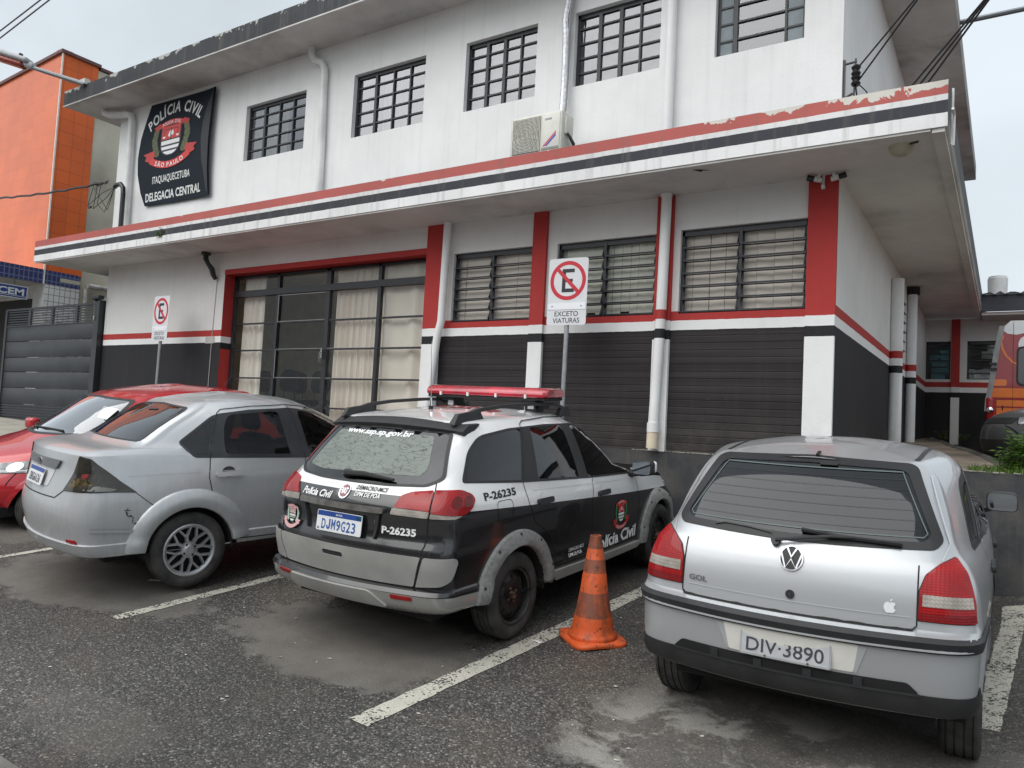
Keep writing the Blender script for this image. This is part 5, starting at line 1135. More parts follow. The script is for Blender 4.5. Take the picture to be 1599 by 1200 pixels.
def make_wheel(root, x, y, r, half, style, rim_r):
    out = -1 if y < 0 else 1
    M = Matrix.Translation((x, y, r)) @ Matrix.Rotation(R(90 if out < 0 else -90), 4, 'X')
    w = half; rr = rim_r; mb = MB(); T = []
    for h in (-.62, -.22, .22, .62): T += [(r, (h-.05)*w), (r-.007, (h-.04)*w), (r-.007, (h+.04)*w), (r, (h+.05)*w)]
    prof = [(rr-.02, -w*.8), (rr, -w*.93), (rr+.035, -w*1.0), (r-.05, -w*1.02), (r-.018, -w*.93), (r-.004, -w*.80)]+T+[(r-.004, w*.80), (r-.018, w*.93), (r-.05, w*1.02), (rr+.035, w*1.0), (rr, w*.93), (rr-.02, w*.8)]
    mb.lathe(prof, 48, M); t = mb.build("wheel", m_tyre, root, sharp=30)
    bk = MB(); bk.lathe([(0, w*.15), (rr-.015, w*.15), (rr-.005, w*.5), (rr-.0, w*.92)], 40, M); bk.build("rim_barrel", m_well if style != 'steel' else m_steel, t)
    mb = MB()
    if style == 'alloy':
        mb.lathe([(rr-.028, w*.74), (rr-.022, w*.90), (rr-.006, w*.98), (rr+.004, w*.95)], 48, M)
        mb.lathe([(0, w*.97), (.03, w*.965), (.034, w*.93), (.062, w*.90), (.066, w*.6)], 32, M)
        ns = 8
        for k in range(ns):
            a = 2*math.pi*k/ns+.2; pc = lambda r, d: (math.cos(a+d)*r, math.sin(a+d)*r)
            for q0, q1, w0, w1 in ((pc(.05, 0), pc(.108, 0), .017, .014), (pc(.104, .03), pc(rr-.012, .27), .0115, .0105), (pc(.104, -.03), pc(rr-.012, -.27), .0115, .0105)):
                d_ = Vector((q1[0]-q0[0], q1[1]-q0[1])).normalized(); n_ = Vector((-d_.y, d_.x)); V = []
                for q, ww in ((q0, w0), (q1, w1)):
                    for off, hh in ((-1, .66), (-.6, .91), (.6, .91), (1, .66)): V.append(M @ Vector((q[0]+n_.x*off*ww, q[1]+n_.y*off*ww, w*hh)))
                mb.add(V, [(0, 1, 5, 4), (1, 2, 6, 5), (2, 3, 7, 6), (0, 3, 2, 1), (4, 5, 6, 7)])
        mb.build("rim", m_alloy, t)
        hb = MB()
        for k in range(4): a = math.pi/2*k+.5; hb.lathe([(0, .001), (.009, .001), (.009, 0)], 10, M @ Matrix.Translation((math.cos(a)*.047, math.sin(a)*.047, w*.918)))
        hb.build("lug_hole", m_well, t)
    else:
        mb.lathe([(0, w*.60), (.05, w*.58), (.085, w*.66), (.118, w*.70), (.148, w*.45), (rr-.02, w*.35), (rr-.012, w*.8), (rr-.004, w*.97), (rr+.006, w*.95)], 48, M); mb.build("rim", m_steel, t)
        hb = MB()
        for k in range(8):
            a = 2*math.pi*k/8; e = [(.126+.020*math.cos(q*math.pi/6), .018*math.sin(q*math.pi/6)) for q in range(12)]; V = [M @ Vector((p*math.cos(a)-q*math.sin(a), p*math.sin(a)+q*math.cos(a), w*(.705 if p < .122 else .66 if p < .135 else .56)+.004)) for p, q in e]
            hb.add(V, [tuple(range(12))]); hb.build("rim_hole", m_well, t); hb = MB()
        hb = MB(); hb.lathe([(0, w*.90), (.022, w*.88), (.028, w*.60)], 16, M)
        for k in range(4): a = math.pi/2*k+.4; hb.lathe([(0, .014), (.009, .012), (.010, 0)], 8, M @ Matrix.Translation((math.cos(a)*.05, math.sin(a)*.05, w*.59)))
        hb.build("hub", simple("rusty_hub", (.12, .065, .04), .7, var=.5, vs=30), t)
    return t
m_alloy = simple("wheel_silver", (.52, .53, .55), .35, metal=.75, var=.15, vs=15); m_steel = simple("black_steel_wheel", (.022, .021, .022), .45, metal=.3, var=.6, vs=9)
def flare(sh, name, mat, root, pr, hx, hz, prof, a0=-20, a1=200, n=44):
    mb = MB(); V = []; m = len(prof)
    for i in range(n+1):
        a = R(a0+(a1-a0)*i/n)
        for r, off in prof:
            p, no = sh.hit(pr, hx+r*math.cos(a), hz+r*math.sin(a)); out = Vector((0, -1 if pr == 'right' else 1, 0)); V.append(p+out*off)
    mb.add(V, [(i*m+j, (i+1)*m+j, (i+1)*m+j+1, i*m+j+1) for i in range(n) for j in range(m-1)], True); return mb.build(name, mat, root, sharp=50)
def interior(root, x0, x1, belt, roof, w, seats=True, wheel_front=True):
    mb = MB(); mb.box(x0, x1, -w, w, .28, .32); mb.box(x0, x0+.35, -w+.02, w-.02, .3, belt-.18); mb.build("cabin_floor", m_seat, root)
    fx = x0+(x1-x0)*.62; rx = x0+(x1-x0)*.28
    def seat_at(x, y, hw):
        mb = MB(); mb.rbox(x-.02, x+.48, y-hw, y+hw, .40, .54, .05); M = Matrix.Translation((x, y, .48)) @ Matrix.Rotation(R(-14), 4, 'Y'); mb.rbox(-.09, .05, -hw, hw, 0, .60, .05, 3, M)
        for hy in ((0,) if hw < .4 else (-.38, .38)): mb.rbox(-.075, .03, hy-.13, hy+.13, .64, .84, .05, 4, M); mb.tube([M @ Vector((-.02, hy-.06, .55)), M @ Vector((-.02, hy-.06, .70))], .008, 5); mb.tube([M @ Vector((-.02, hy+.06, .55)), M @ Vector((-.02, hy+.06, .70))], .008, 5)
        mb.build("seat", m_seat, root)
    for y in (-.36, .36): seat_at(fx, y, .25)
    seat_at(rx, 0, .62)
    mb = MB(); mb.rbox(x1-.42, x1, -w+.03, w-.03, belt-.22, belt-.03, .06); mb.build("dashboard", m_seat, root)
    M = Matrix.Translation((x1-.50, .36, belt-.02)) @ Matrix.Rotation(R(-62), 4, 'Y'); mb = MB(); mb.lathe([(.18+.015*math.cos(a*math.pi/4), .015*math.sin(a*math.pi/4)) for a in range(8)], 28, M, closed=True); mb.box(-.17, .17, -.02, .02, -.01, .01, M); mb.build("steering_wheel", m_trim, root)
def mirror(root, x, y, z, mat, s):
    """door mirror; s = -1 right, +1 left"""
    mb = MB(); mb.rbox(x-.045, x+.06, y+s*.02 if s > 0 else y-.20, y+.20 if s > 0 else y-.02, z-.065, z+.065, .035, 4); t = mb.build("door_mirror", mat, root)
    P = rnd([(-.082, -.055), (.082, -.055), (.082, .055), (-.082, .055)], .03); cy = y+s*.11
    mb = MB(); mb.prism(P, lambda a, b: (x-.048, cy+a, z+b), lambda a, b: (x-.04, cy+a, z+b)); mb.build("mirror_glass", simple("mirror_glass", (.35, .38, .42), .04, metal=1, var=0), t)
    mb = MB(); mb.tube([(x+.05, y-s*.03, z-.07), (x+.02, y+s*.05, z-.045)], [.035, .025], 8); mb.build("mirror_arm", m_trim, t)
def plate_on(root, name, x, y, z, w, h, tilt, mat, frame=None):
    """number plate on a car's tail; returns placing function (u right as seen, v up, lift)"""
    c, s_ = math.cos(tilt), math.sin(tilt)
    f = lambda u, v, l=0: (x+v*s_-l*c, y-u, z+v*c+l*s_)
    mb = MB(); P = rnd([(-w/2, -h/2), (w/2, -h/2), (w/2, h/2), (-w/2, h/2)], .012); mb.prism(P, lambda a, b: f(a, b, 0), lambda a, b: f(a, b, .004)); t = mb.build(name, mat, root); return t, f
def put(t, name, mat, f, items):
    """flat shapes or lettering on a plate; items: ('t', text, u, v, h, width, bold) or ('p', polygon)"""
    mb = MB()
    for it in items:
        if it[0] == 't':
            v, fc = text2d(it[1], it[4], bold=it[6], width=it[5]); mb.add([f(a+it[2], b+it[3], .0055) for a, b in v], fc)
        else: V, T = fill2d(it[1]); mb.add([f(a, b, .005) for a, b in V], T)
    return mb.build(name, mat, t)
GLYPH = {'J': [(.62, 1), (.95, 1), (.95, .28), (.85, .08), (.6, 0), (.3, 0), (.08, .1), (0, .3), (0, .36), (.3, .36), (.36, .2), (.5, .17), (.6, .22), (.62, .32)], 'M': [(0, 0), (.22, 0), (.22, .62), (.5, .2), (.78, .62), (.78, 0), (1, 0), (1, 1), (.8, 1), (.5, .52), (.2, 1), (0, 1)]}
def plate_text(t, f, txt, mat, width, h, v0):
    """evenly spaced condensed plate characters"""
    mb = MB(); n = len(txt); cw = width/n
    for i, ch in enumerate(txt):
        u0 = -width/2+i*cw+cw*.09; w_ = cw*.80
        if ch in GLYPH: V, F = fill2d(GLYPH[ch]); P = [(u0+a*w_, v0-h/2+b*h) for a, b in V]
        else: V, F = text2d(ch, h, bold=.015, width=w_); P = [(u0+w_/2+a, v0+b) for a, b in V]
        mb.add([f(a, b, .0055) for a, b in P], F)
    return mb.build("plate_lettering", mat, t)
def rect(a, b, c, d): return [(a, c), (b, c), (b, d), (a, d)]
def car_base(sh, root, paint_m, hubs, r_arch, hz, glassy, cuts):
    for pr, poly in cuts: sh.cut(pr, poly)
    for hx in hubs:
        for pr in ('right', 'left'): sh.cut(pr, circle(hx, hz, r_arch), .04)
    body = sh.build("body", paint_m, root)
    for hx in hubs:
        for s in (-1, 1):
            mb = MB(); n = 28; pr = 'right' if s < 0 else 'left'; V = []
            for i in range(n+1):
                a = R(-4+188*i/n); px, pz = hx+r_arch*math.cos(a), hz+r_arch*math.sin(a); p, _ = sh.hit(pr, px, max(pz, .33)); V += [(px, p.y-s*.004, pz), (px, s*.42, pz)]
            mb.add(V, [(2*i, 2*i+2, 2*i+3, 2*i+1) for i in range(n)], True); c = [(hx+(r_arch+.01)*math.cos(R(-4+188*k/24)), hz+(r_arch+.01)*math.sin(R(-4+188*k/24))) for k in range(25)]; mb.add([(a, s*.42, b) for a, b in c], [tuple(range(25))]); mb.build("wheel_arch_liner", m_well, root)
    return body
# ---------------------------------------------------------------- small silver hatchback, nearest the camera
gol = thing("parked_car", "small silver hatchback seen from behind, nearest the camera on the right", "car"); pose(gol, *POSES['gol'])
m_silver = paint_mat("silver_paint", (.50, .515, .53), metal=.5, rough=.34, coat=.7, dirt=.16)
S = Shell(GOL_L, cyl=(1.0, .30))
G_REAR = rnd([(.615, 1.075), (.585, 1.043), (0, 1.033), (-.585, 1.043), (-.615, 1.075), (-.49, 1.368), (-.455, 1.384), (0, 1.398), (.455, 1.384), (.49, 1.368)], .035)
G_DLO = rnd([(.72, .985), (1.75, .965), (2.66, .955), (2.58, 1.06), (2.16, 1.31), (1.72, 1.335), (1.15, 1.315), (.90, 1.28), (.76, 1.10)], [.03, 0, .03, .05, .06, .03, .03, .08, .05])
G_WS = rnd([(-.62, .99), (.62, .99), (.50, 1.31), (-.50, 1.31)], .05)
car_base(S, gol, m_silver, (.66, 3.12), .325, .29, None, [('rear', G_REAR), ('right', G_DLO), ('left', G_DLO), ('front', G_WS)])
interior(gol, .55, 2.75, .95, 1.35, .62)
rg_ = S.patch("rear_window", m_glass_dk, gol, 'rear', [(a*.985, 1.215+(b-1.215)*.985) for a, b in G_REAR], .001, skirt=0)
S.patch("window_seal", m_rub, rg_, 'rear', [(a*1.012, 1.215+(b-1.215)*1.03) for a, b in G_REAR], .004, holes=[[(a*.93, 1.218+(b-1.218)*.86) for a, b in G_REAR]])
def heater(z): return S.ribbon("heater_line", m_heat, rg_, 'rear', [(-.53+.10*(z-1.09)/.3, z), (.53-.10*(z-1.09)/.3, z)], .0011, .0035)
m_heat = simple("heater_wire", (.022, .022, .021), .6, var=0)
for i in range(6): heater(1.11+i*.042)
S.ribbon("defroster_border", simple("pale_defroster_border", (.10, .13, .125), .5, var=0), rg_, 'rear', [(.555, 1.10), (.43, 1.352), (-.43, 1.352), (-.555, 1.10), (-.54, 1.085), (.54, 1.085)], .005, .0035, closed=True)
for pr in ('right', 'left'):
    for poly in (rnd([(.735, .997), (.98, .99), (1.12, 1.29), (.90, 1.265), (.77, 1.10)], .03), rnd([(1.03, .988), (1.70, .975), (1.66, 1.325), (1.165, 1.30)], .03), rnd([(1.76, .974), (2.60, .965), (2.54, 1.07), (2.14, 1.295), (1.72, 1.32)], .03)):
        S.patch("side_window", m_glass_dk, gol, pr, poly, -.004, skirt=0)
    S.patch("window_frame", m_rub, gol, pr, [(1.65+(a-1.65)*1.012, 1.14+(b-1.14)*1.06) for a, b in G_DLO], .002, holes=[rnd([(.745, 1.005), (.975, .998), (1.105, 1.28), (.905, 1.255), (.78, 1.10)], .03), rnd([(1.04, .996), (1.69, .983), (1.65, 1.315), (1.172, 1.292)], .03), rnd([(1.77, .982), (2.585, .973), (2.53, 1.065), (2.135, 1.285), (1.73, 1.31)], .03)])
    S.ribbon("door_frame_strip", m_silver, gol, pr, [(1.0, .985), (1.14, 1.315)], .018, .006); S.ribbon("door_frame_strip", m_silver, gol, pr, [(1.725, .97), (1.69, 1.335)], .02, .006)
    S.ribbon("shut_line", m_gap, gol, pr, [(1.0, .985), (.98, .80), (1.03, .62), (1.12, .40)], .006); S.ribbon("shut_line", m_gap, gol, pr, [(1.73, .97), (1.74, .40)], .006); S.ribbon("shut_line", m_gap, gol, pr, [(2.72, .95), (2.74, .40)], .006)
    S.ribbon("side_moulding", m_trim, gol, pr, [(1.0, .58), (2.74, .55)], .06, .012); S.patch("door_handle", m_trim, gol, pr, rnd(rect(1.08, 1.25, .80, .845), .02), .022, skirt=.02); S.patch("door_handle", m_trim, gol, pr, rnd(rect(1.86, 2.03, .79, .835), .02), .022, skirt=.02)
S.patch("windscreen", m_glass_dk, gol, 'front', G_WS, .001, skirt=0)
for sg, pr in ((-1, 'cylr'), (1, 'cyll')):
    f = lambda *ps: [S.cylpt(pr, p) for p in ps]
    P = rnd(f(('s', .325, 1.012), ('r', .612, .988), ('r', .56, .945), ('r', .537, .88), ('r', .534, .755), ('s', .225, .752), ('s', .245, .84), ('s', .285, .95)), .012)
    l = S.patch("tail_lamp", m_lred, gol, pr, P, .010, skirt=.014, grid=.03); c = np.array(P).mean(0)
    S.patch("lamp_seal", m_rub, l, pr, [tuple(c+(np.array(p)-c)*1.03) for p in P], .004, holes=[[tuple(c+(np.array(p)-c)*.985) for p in P]])
    S.patch("reversing_lens", m_lclear, l, pr, f(('r', .549, .864), ('s', .238, .860), ('s', .228, .815), ('r', .548, .815)), .0125, grid=.03)
    S.patch("dark_lens_foot", lamp_mat("lamp_dark_red", (.22, .006, .008)), l, pr, f(('r', .538, .790), ('s', .228, .788), ('s', .226, .757), ('r', .538, .760)), .0122, grid=.03)
S.ribbon("tailgate_gap", m_gap, gol, 'rear', [(.531, .98), (.531, .73), (.515, .712), (-.515, .712), (-.531, .73), (-.531, .98)], .006)
S.ribbon("tailgate_crease", simple("painted_highlight", (.66, .68, .70), .3, metal=.5, var=0), gol, 'rear', [(.50, .764), (-.507, .764)], .0045, .004)  # highlight along the crease, drawn as a strip of lighter silver
S.ribbon("tailgate_edge_highlight", bpy.data.materials["painted_highlight"], gol, 'rear', [(.62, 1.0), (.645, 1.06), (.55, 1.34)], .006, .003); S.ribbon("tailgate_edge_highlight", bpy.data.materials["painted_highlight"], gol, 'rear', [(-.55, 1.34), (-.645, 1.06), (-.62, 1.0)], .006, .003)  # bright highlight down each tailgate edge, painted on as a thin pale strip
mb = MB()
def strip(sh, z0, z1, off, x_end, mb):
    n = 60; V = []
    for i in range(n+1):
        a = -1+2*i/n; th = a*1.10; s_ = 'cyll' if th > 0 else 'cylr'
        for z, o in ((z0, 0), (z0, off), (z1, off*.9), (z1+.012, 0)):
            p, no = sh.hit('cylr' if th < 0 else 'cyll', abs(th), z); no = Vector((no.x, no.y, 0)).normalized(); V.append(p+no*(o+.002))
    mb.add(V, [(4*i+j, 4*i+4+j, 4*i+5+j, 4*i+1+j) for i in range(n) for j in range(3)], True)
S.cyl = (1.0, 0.0); strip(S, .640, .688, .014, .5, mb); S.cyl = (1.0, .30)
mb.build("bumper_strip", m_trim, gol, sharp=25)
# lower bumper: black valance with a slatted recess, white plate recess and plate
m_val = simple("black_valance", (.020, .020, .021), .5, var=.4, vs=5, bmp=.2, bs=120)
S.cyl = (1.0, 0.0); mb = MB(); n = 60; V = []
for i in range(n+1):
    th = (-1+2*i/n)*1.12
    for z, o in ((.452-.012*abs(th)**3, .004), (.40, .012), (.355, .008), (.325, -.03)):
        p, no = S.hit('cylr' if th < 0 else 'cyll', abs(th), z); no = Vector((no.x, no.y, 0)).normalized(); V.append(p+no*o)
mb.add(V, [(4*i+j, 4*i+4+j, 4*i+5+j, 4*i+1+j) for i in range(n) for j in range(3)], True); mb.build("valance", m_val, gol); S.cyl = (1.0, .30)
gr = S.patch("lower_grille", m_well, gol, 'rear', rnd([(-.55, .452), (.55, .452), (.505, .497), (-.505, .497)], .015), .005)
for y in (.33, .12, -.10, -.31): S.patch("grille_rib", m_trim, gr, 'rear', rect(y-.018, y+.018, .452, .492), .012, skirt=.01)
S.ribbon("grille_ledge", m_trim, gr, 'rear', [(.55, .452), (-.55, .452)], .012, .014)
m_prec = simple("cream_white_paint", (.66, .645, .60), .45, var=.08)
S.patch("plate_recess", m_prec, gol, 'rear', rnd([(.285, .638), (.258, .510), (-.292, .510), (-.312, .638)], .01), .0045)
S.patch("recess_flank", simple("recess_shadow_grey", (.36, .37, .38), .5, var=0), gol, 'rear', [(.325, .638), (.285, .638), (.258, .510), (.268, .508)], .004); S.patch("recess_flank", bpy.data.materials["recess_shadow_grey"], gol, 'rear', [(-.312, .638), (-.35, .638), (-.305, .508), (-.292, .510)], .004)
m_plate = simple("grey_plate", (.50, .51, .53), .4, metal=.2, var=.15, vs=12)
pl, f = plate_on(gol, "number_plate", .004, -.002, .576, .405, .138, .18, m_plate)
put(pl, "plate_border", simple("plate_edge", (.32, .33, .34), .4, var=0), f, [('p', rect(-.2, .2, .061, .066)), ('p', rect(-.2, .2, -.066, -.061)), ('p', rect(-.2, -.195, -.06, .06)), ('p', rect(.195, .2, -.06, .06))])
put(pl, "plate_lettering", simple("plate_ink", (.045, .048, .062), .5, var=0), f, [('t', "DIV·3890", 0, -.017, .064, .345, .008), ('t', "SP-GUARULHOS", .015, .041, .017, .16, .002)])
m_rust = simple("rust", (.13, .075, .02), .8, var=.3, vs=60)
for c_ in ((-.153, .047, .011), (-.085, -.062, .006), (.105, -.062, .006), (-.09, .055, .007)): put(pl, "plate_screw", m_rust, f, [('p', circle(*c_, 10))])
m_chr2 = simple("worn_chrome", (.42, .43, .45), .22, metal=.9, var=.1)
bd = S.patch("badge", m_black_l, gol, 'rear', circle(0, .953, .056), .006, skirt=.008)
mb = MB(); n = 40
S.ribbon("badge_ring", m_chr2, bd, 'rear', circle(0, .953, .052), .007, .010, closed=True)
for pts in ([(.024, 1.000), (0, .960), (-.024, 1.000)], [(.047, .975), (.024, .911), (0, .951), (-.024, .911), (-.047, .975)]):
    S.ribbon("badge_letter", m_chr2, bd, 'rear', [(a, b) for a, b in pts], .0085, .010, step=.2)
S.text("model_lettering", simple("dull_chrome", (.25, .25, .26), .3, metal=.8, var=0), gol, 'rear', "GOL", .448, .797, .026, .007, -1, bold=.02, width=.095)
lk = S.patch("lock", m_black_l, gol, 'rear', circle(-.005, .795, .020), .008); S.patch("keyhole", m_chrome, lk, 'rear', rect(-.0075, -.0025, .788, .803), .010)
m_stk = simple("pale_sticker", (.70, .72, .74), .5, var=0); mb = MB()
ap = [(0, .018), (.010, .022), (.020, .018), (.0235, .012), (.017, .004), (.018, -.006), (.0245, -.011), (.018, -.022), (.010, -.027), (0, -.0245), (-.010, -.027), (-.018, -.021), (-.025, -.006), (-.0245, .008), (-.018, .018), (-.009, .022)]
S.decal(mb, 'rear', ap, -.424, .798, .98, .004, -1); S.decal(mb, 'rear', [(.001, .024), (.0015, .031), (.007, .036), (.0105, .036), (.0095, .030), (.005, .0255)], -.424, .798, .98, .004, -1); mb.build("fruit_sticker", m_stk, gol)
wp = S.patch("wiper_motor", m_black_l, gol, 'rear', circle(.08, 1.018, .022), .025, skirt=.03)
p0, p1, p2 = [S.hit('rear', a, b)[0]+Vector((-.028, 0, .012)) for a, b in ((.08, 1.02), (-.16, 1.058), (-.26, 1.062))]
quick("wiper_arm", m_trim, wp, 'tube', [p0, p1, p2], [.009, .008, .007], 7)
q = [S.hit('rear', a, b)[0]+Vector((-.018, 0, .008)) for a, b in ((-.03, 1.076), (-.20, 1.062), (-.46, 1.050))]; quick("wiper_blade", m_rub, wp, 'tube', q, .011, 6)
q = [S.hit('rear', a, b)[0]+Vector((-.006, 0, .004)) for a, b in ((.09, 1.03), (.11, 1.05), (.22, 1.062), (.35, 1.066), (.40, 1.055))]; quick("washer_hose", m_rub, wp, 'tube', q, .005, 5)
S.patch("high_brake_lamp", m_black_l, gol, 'rear', rnd(rect(-.135, -.05, 1.360, 1.374), .005), .012)
S.patch("washer_nozzle", m_black_l, gol, 'rear', rect(-.028, -.012, 1.400, 1.412), .012)
for s in (-1, 1): S.ribbon("roof_ditch", m_rub, gol, 'top', [(.74, s*.478), (.90, s*.487), (1.4, s*.50), (2.0, s*.475)], .022, .003)
mb = MB(); mb.box(.28, 3.6, -.60, .60, .24, .34); mb.build("underbody", m_well, gol)
quick("silencer", simple("rusty_silencer", (.16, .12, .085), .7, var=.5, vs=8), gol, 'tube', [(.42, .34, .31), (.42, .02, .30)], .07, 14)
for hx in (.66, 3.12):
    for s in (-1, 1): make_wheel(gol, hx, s*.695, .287, .0875, 'steel', .185)
for s, pr in ((-1, 'right'), (1, 'left')):
    for hx in (.66, 3.12): flare(S, "wheel_arch_lip", m_silver, gol, pr, hx, .29, [(.318, .0), (.325, .012), (.35, .008), (.365, 0)], 5, 175)
for s in (-1, 1): mirror(gol, 2.42, s*.765, 1.005, m_trim, s)
quick("paper_tag", m_white_l, gol, 'box', 2.44, 2.47, .80, .93, .85, .97)
for y in (-.5, .5): S.patch("headlamp", m_lclear, gol, 'front', rnd(rect(y-.16, y+.16, .60, .70), .04), .008)
# ---------------------------------------------------------------- police estate car
m_lbowl = lamp_mat("lamp_bowl_red", (.17, .003, .004))
pal = thing("police_car", "black and white police estate car with red roof light bar, parked second from the right", "police car"); pose(pal, *POSES['pal'])
def pal_zones(t, x, y, z, c, co):
    sm = N(t, "ShaderNodeMapRange"); sm.interpolation_type = 'SMOOTHSTEP'; sm.inputs['From Min'].default_value = .20; sm.inputs['From Max'].default_value = .46; sm.inputs['To Min'].default_value = .074; sm.inputs['To Max'].default_value = 0; t.links.new(x, sm.inputs[0])
    line = math_(t, 'ADD', math_(t, 'MULTIPLY_ADD', x, -.065, .958), sm.outputs[0])
    c = mixc(t, math_(t, 'GREATER_THAN', z, line), (.010, .010, .012), (.80, .80, .80))
    low = math_(t, 'MULTIPLY', math_(t, 'LESS_THAN', z, math_(t, 'MULTIPLY_ADD', x, -.06, .450)), math_(t, 'LESS_THAN', x, .60))
    side = math_(t, 'MULTIPLY', math_(t, 'LESS_THAN', z, .335), math_(t, 'GREATER_THAN', x, .6))
    return mixc(t, math_(t, 'MAXIMUM', low, side), c, (.30, .295, .28))
m_pal = paint_mat("black_and_white_paint", (.8, .8, .8), 0, .22, 1.0, .30, pal_zones, (.16, .15, .14), .5)
m_pblk = paint_mat("gloss_black_paint", (.010, .010, .012), 0, .2, 1.0, .15)
m_pwht = paint_mat("white_paint", (.80, .80, .80), 0, .25, 1.0, .1)
m_grey = simple("grey_bumper_plastic", (.30, .295, .28), .6, var=.15, vs=4, bmp=.15, bs=120)
m_fl = simple("worn_grey_flare", (.24, .24, .235), .7, var=.22, vs=40, bmp=.5, bs=90)
S = Shell(PAL_L, cyl=(1.0, .35))
P_REAR = rnd([(.64, 1.125), (.56, 1.082), (.3, 1.072), (-.3, 1.072), (-.56, 1.082), (-.64, 1.125), (-.525, 1.395), (0, 1.41), (.525, 1.395)], .03)
P_DLO = rnd([(.45, 1.10), (1.04, 1.048), (1.97, .985), (2.86, .935), (2.72, 1.08), (2.36, 1.315), (2.02, 1.395), (1.5, 1.413), (1.05, 1.405), (.72, 1.372), (.58, 1.28)], [.03, 0, 0, .03, .04, .08, .06, 0, .03, .07, .05])
P_WS = rnd([(-.62, 1.01), (.62, 1.01), (.52, 1.385), (-.52, 1.385)], .05)
PHX = (.935, 3.375)
car_base(S, pal, m_pal, PHX, .345, .29, None, [('rear', P_REAR), ('right', P_DLO), ('left', P_DLO), ('front', P_WS)])
interior(pal, .5, 3.0, 1.0, 1.42, .64)
c0 = np.array((0, 1.24)); sc = lambda P, a, b, c=c0: [(c[0]+(p[0]-c[0])*a, c[1]+(p[1]-c[1])*b) for p in P]
w = S.patch("rear_window", m_glass_dk, pal, 'rear', sc(P_REAR, .99, .985), .001, skirt=0)
S.patch("window_seal", m_rub, w, 'rear', sc(P_REAR, 1.012, 1.03), .0035, holes=[sc(P_REAR, .975, .95)])
def film_mat():
    m, t, b = nt("crazed_window_film"); co = coords(t, 'Object', (1, .75, 2.6)); nz = N(t, "ShaderNodeTexNoise"); nz.inputs['Scale'].default_value = 11; t.links.new(co, nz.inputs['Vector'])
    mxv = N(t, "ShaderNodeMix"); mxv.data_type = 'VECTOR'; mxv.inputs['Factor'].default_value = .14; t.links.new(co, mxv.inputs['A']); t.links.new(nz.outputs['Color'], mxv.inputs['B'])
    v = N(t, "ShaderNodeTexVoronoi"); v.feature = 'DISTANCE_TO_EDGE'; v.inputs['Scale'].default_value = 21; t.links.new(mxv.outputs['Result'], v.inputs['Vector'])
    k = ramp(t, v.outputs[0], [(.012, 0), (.055, 1)]); k = math_(t, 'MAXIMUM', k, ramp(t, noise(t, co, 16, 4, .6), [(.44, 1), (.56, 0)]))
    c = mixc(t, noise(t, co, 3, 3), (.15, .172, .158), (.215, .24, .22)); t.links.new(mixc(t, k, (.055, .047, .042), c), b.inputs['Base Color']); b.inputs['Roughness'].default_value = .5; b.inputs['Coat Weight'].default_value = .12; b.inputs['Specular IOR Level'].default_value = .3
    bump(t, b, k, .4, .004); return m
S.patch("window_film", film_mat(), w, 'rear', rnd([(.545, 1.135), (.36, 1.118), (.06, 1.128), (-.49, 1.135), (-.505, 1.19), (-.42, 1.372), (.45, 1.372)], .03), .0022, skirt=0)
S.text("window_lettering", m_white_l, w, 'rear', "www.ssp.sp.gov.br", .05, 1.372, .034, .005, -1, bold=.035, width=.62)
S.ribbon("red_edge_reflector", simple("faded_red_edge", (.30, .05, .04), .4, var=0), w, 'rear', [(.62, 1.15), (.535, 1.385)], .014, .005)
wb = S.patch("wiper_motor", m_black_l, pal, 'rear', rnd(rect(.03, .10, 1.092, 1.128), .012), .022, skirt=.025)
q = [S.hit('rear', a, b)[0]+Vector((-.022, 0, .01)) for a, b in ((.07, 1.11), (-.1, 1.115), (-.34, 1.098))]; quick("wiper_blade", m_rub, wb, 'tube', q, [.020, .018, .009], 7)
# spoiler lip over the glass
mb = MB(); V = []; n = 24
for i in range(n+1):
    y = -.60+1.2*i/n; k = (abs(y)/.6)**2
    zt = 1.462-.03*k; x0 = .575+.05*k
    V += [(x0+.16, y*.98, zt+.018), (x0+.02, y, zt+.012), (x0-.075+.03*k, y, zt-.026), (x0-.06+.03*k, y, zt-.052), (x0+.05, y, zt-.058)]
mb.add(V, [(5*i+j, 5*i+5+j, 5*i+6+j, 5*i+1+j) for i in range(n) for j in range(4)], True); mb.add(V[:5], [(0, 1, 2, 3, 4)]); mb.add(V[-5:], [(4, 3, 2, 1, 0)]); mb.build("spoiler", m_trim, pal)
W1 = rnd([(.485, 1.108), (1.035, 1.062), (1.17, 1.40), (1.05, 1.393), (.735, 1.36), (.60, 1.272)], [.03, .01, .01, .02, .07, .05]); W2 = rnd([(1.235, 1.05), (1.83, 1.005), (1.78, 1.398), (1.29, 1.402)], .03); W3 = rnd([(1.985, .995), (2.80, .947), (2.68, 1.08), (2.345, 1.302), (2.03, 1.385), (1.95, 1.390)], [.02, .02, .03, .08, .05, .01])
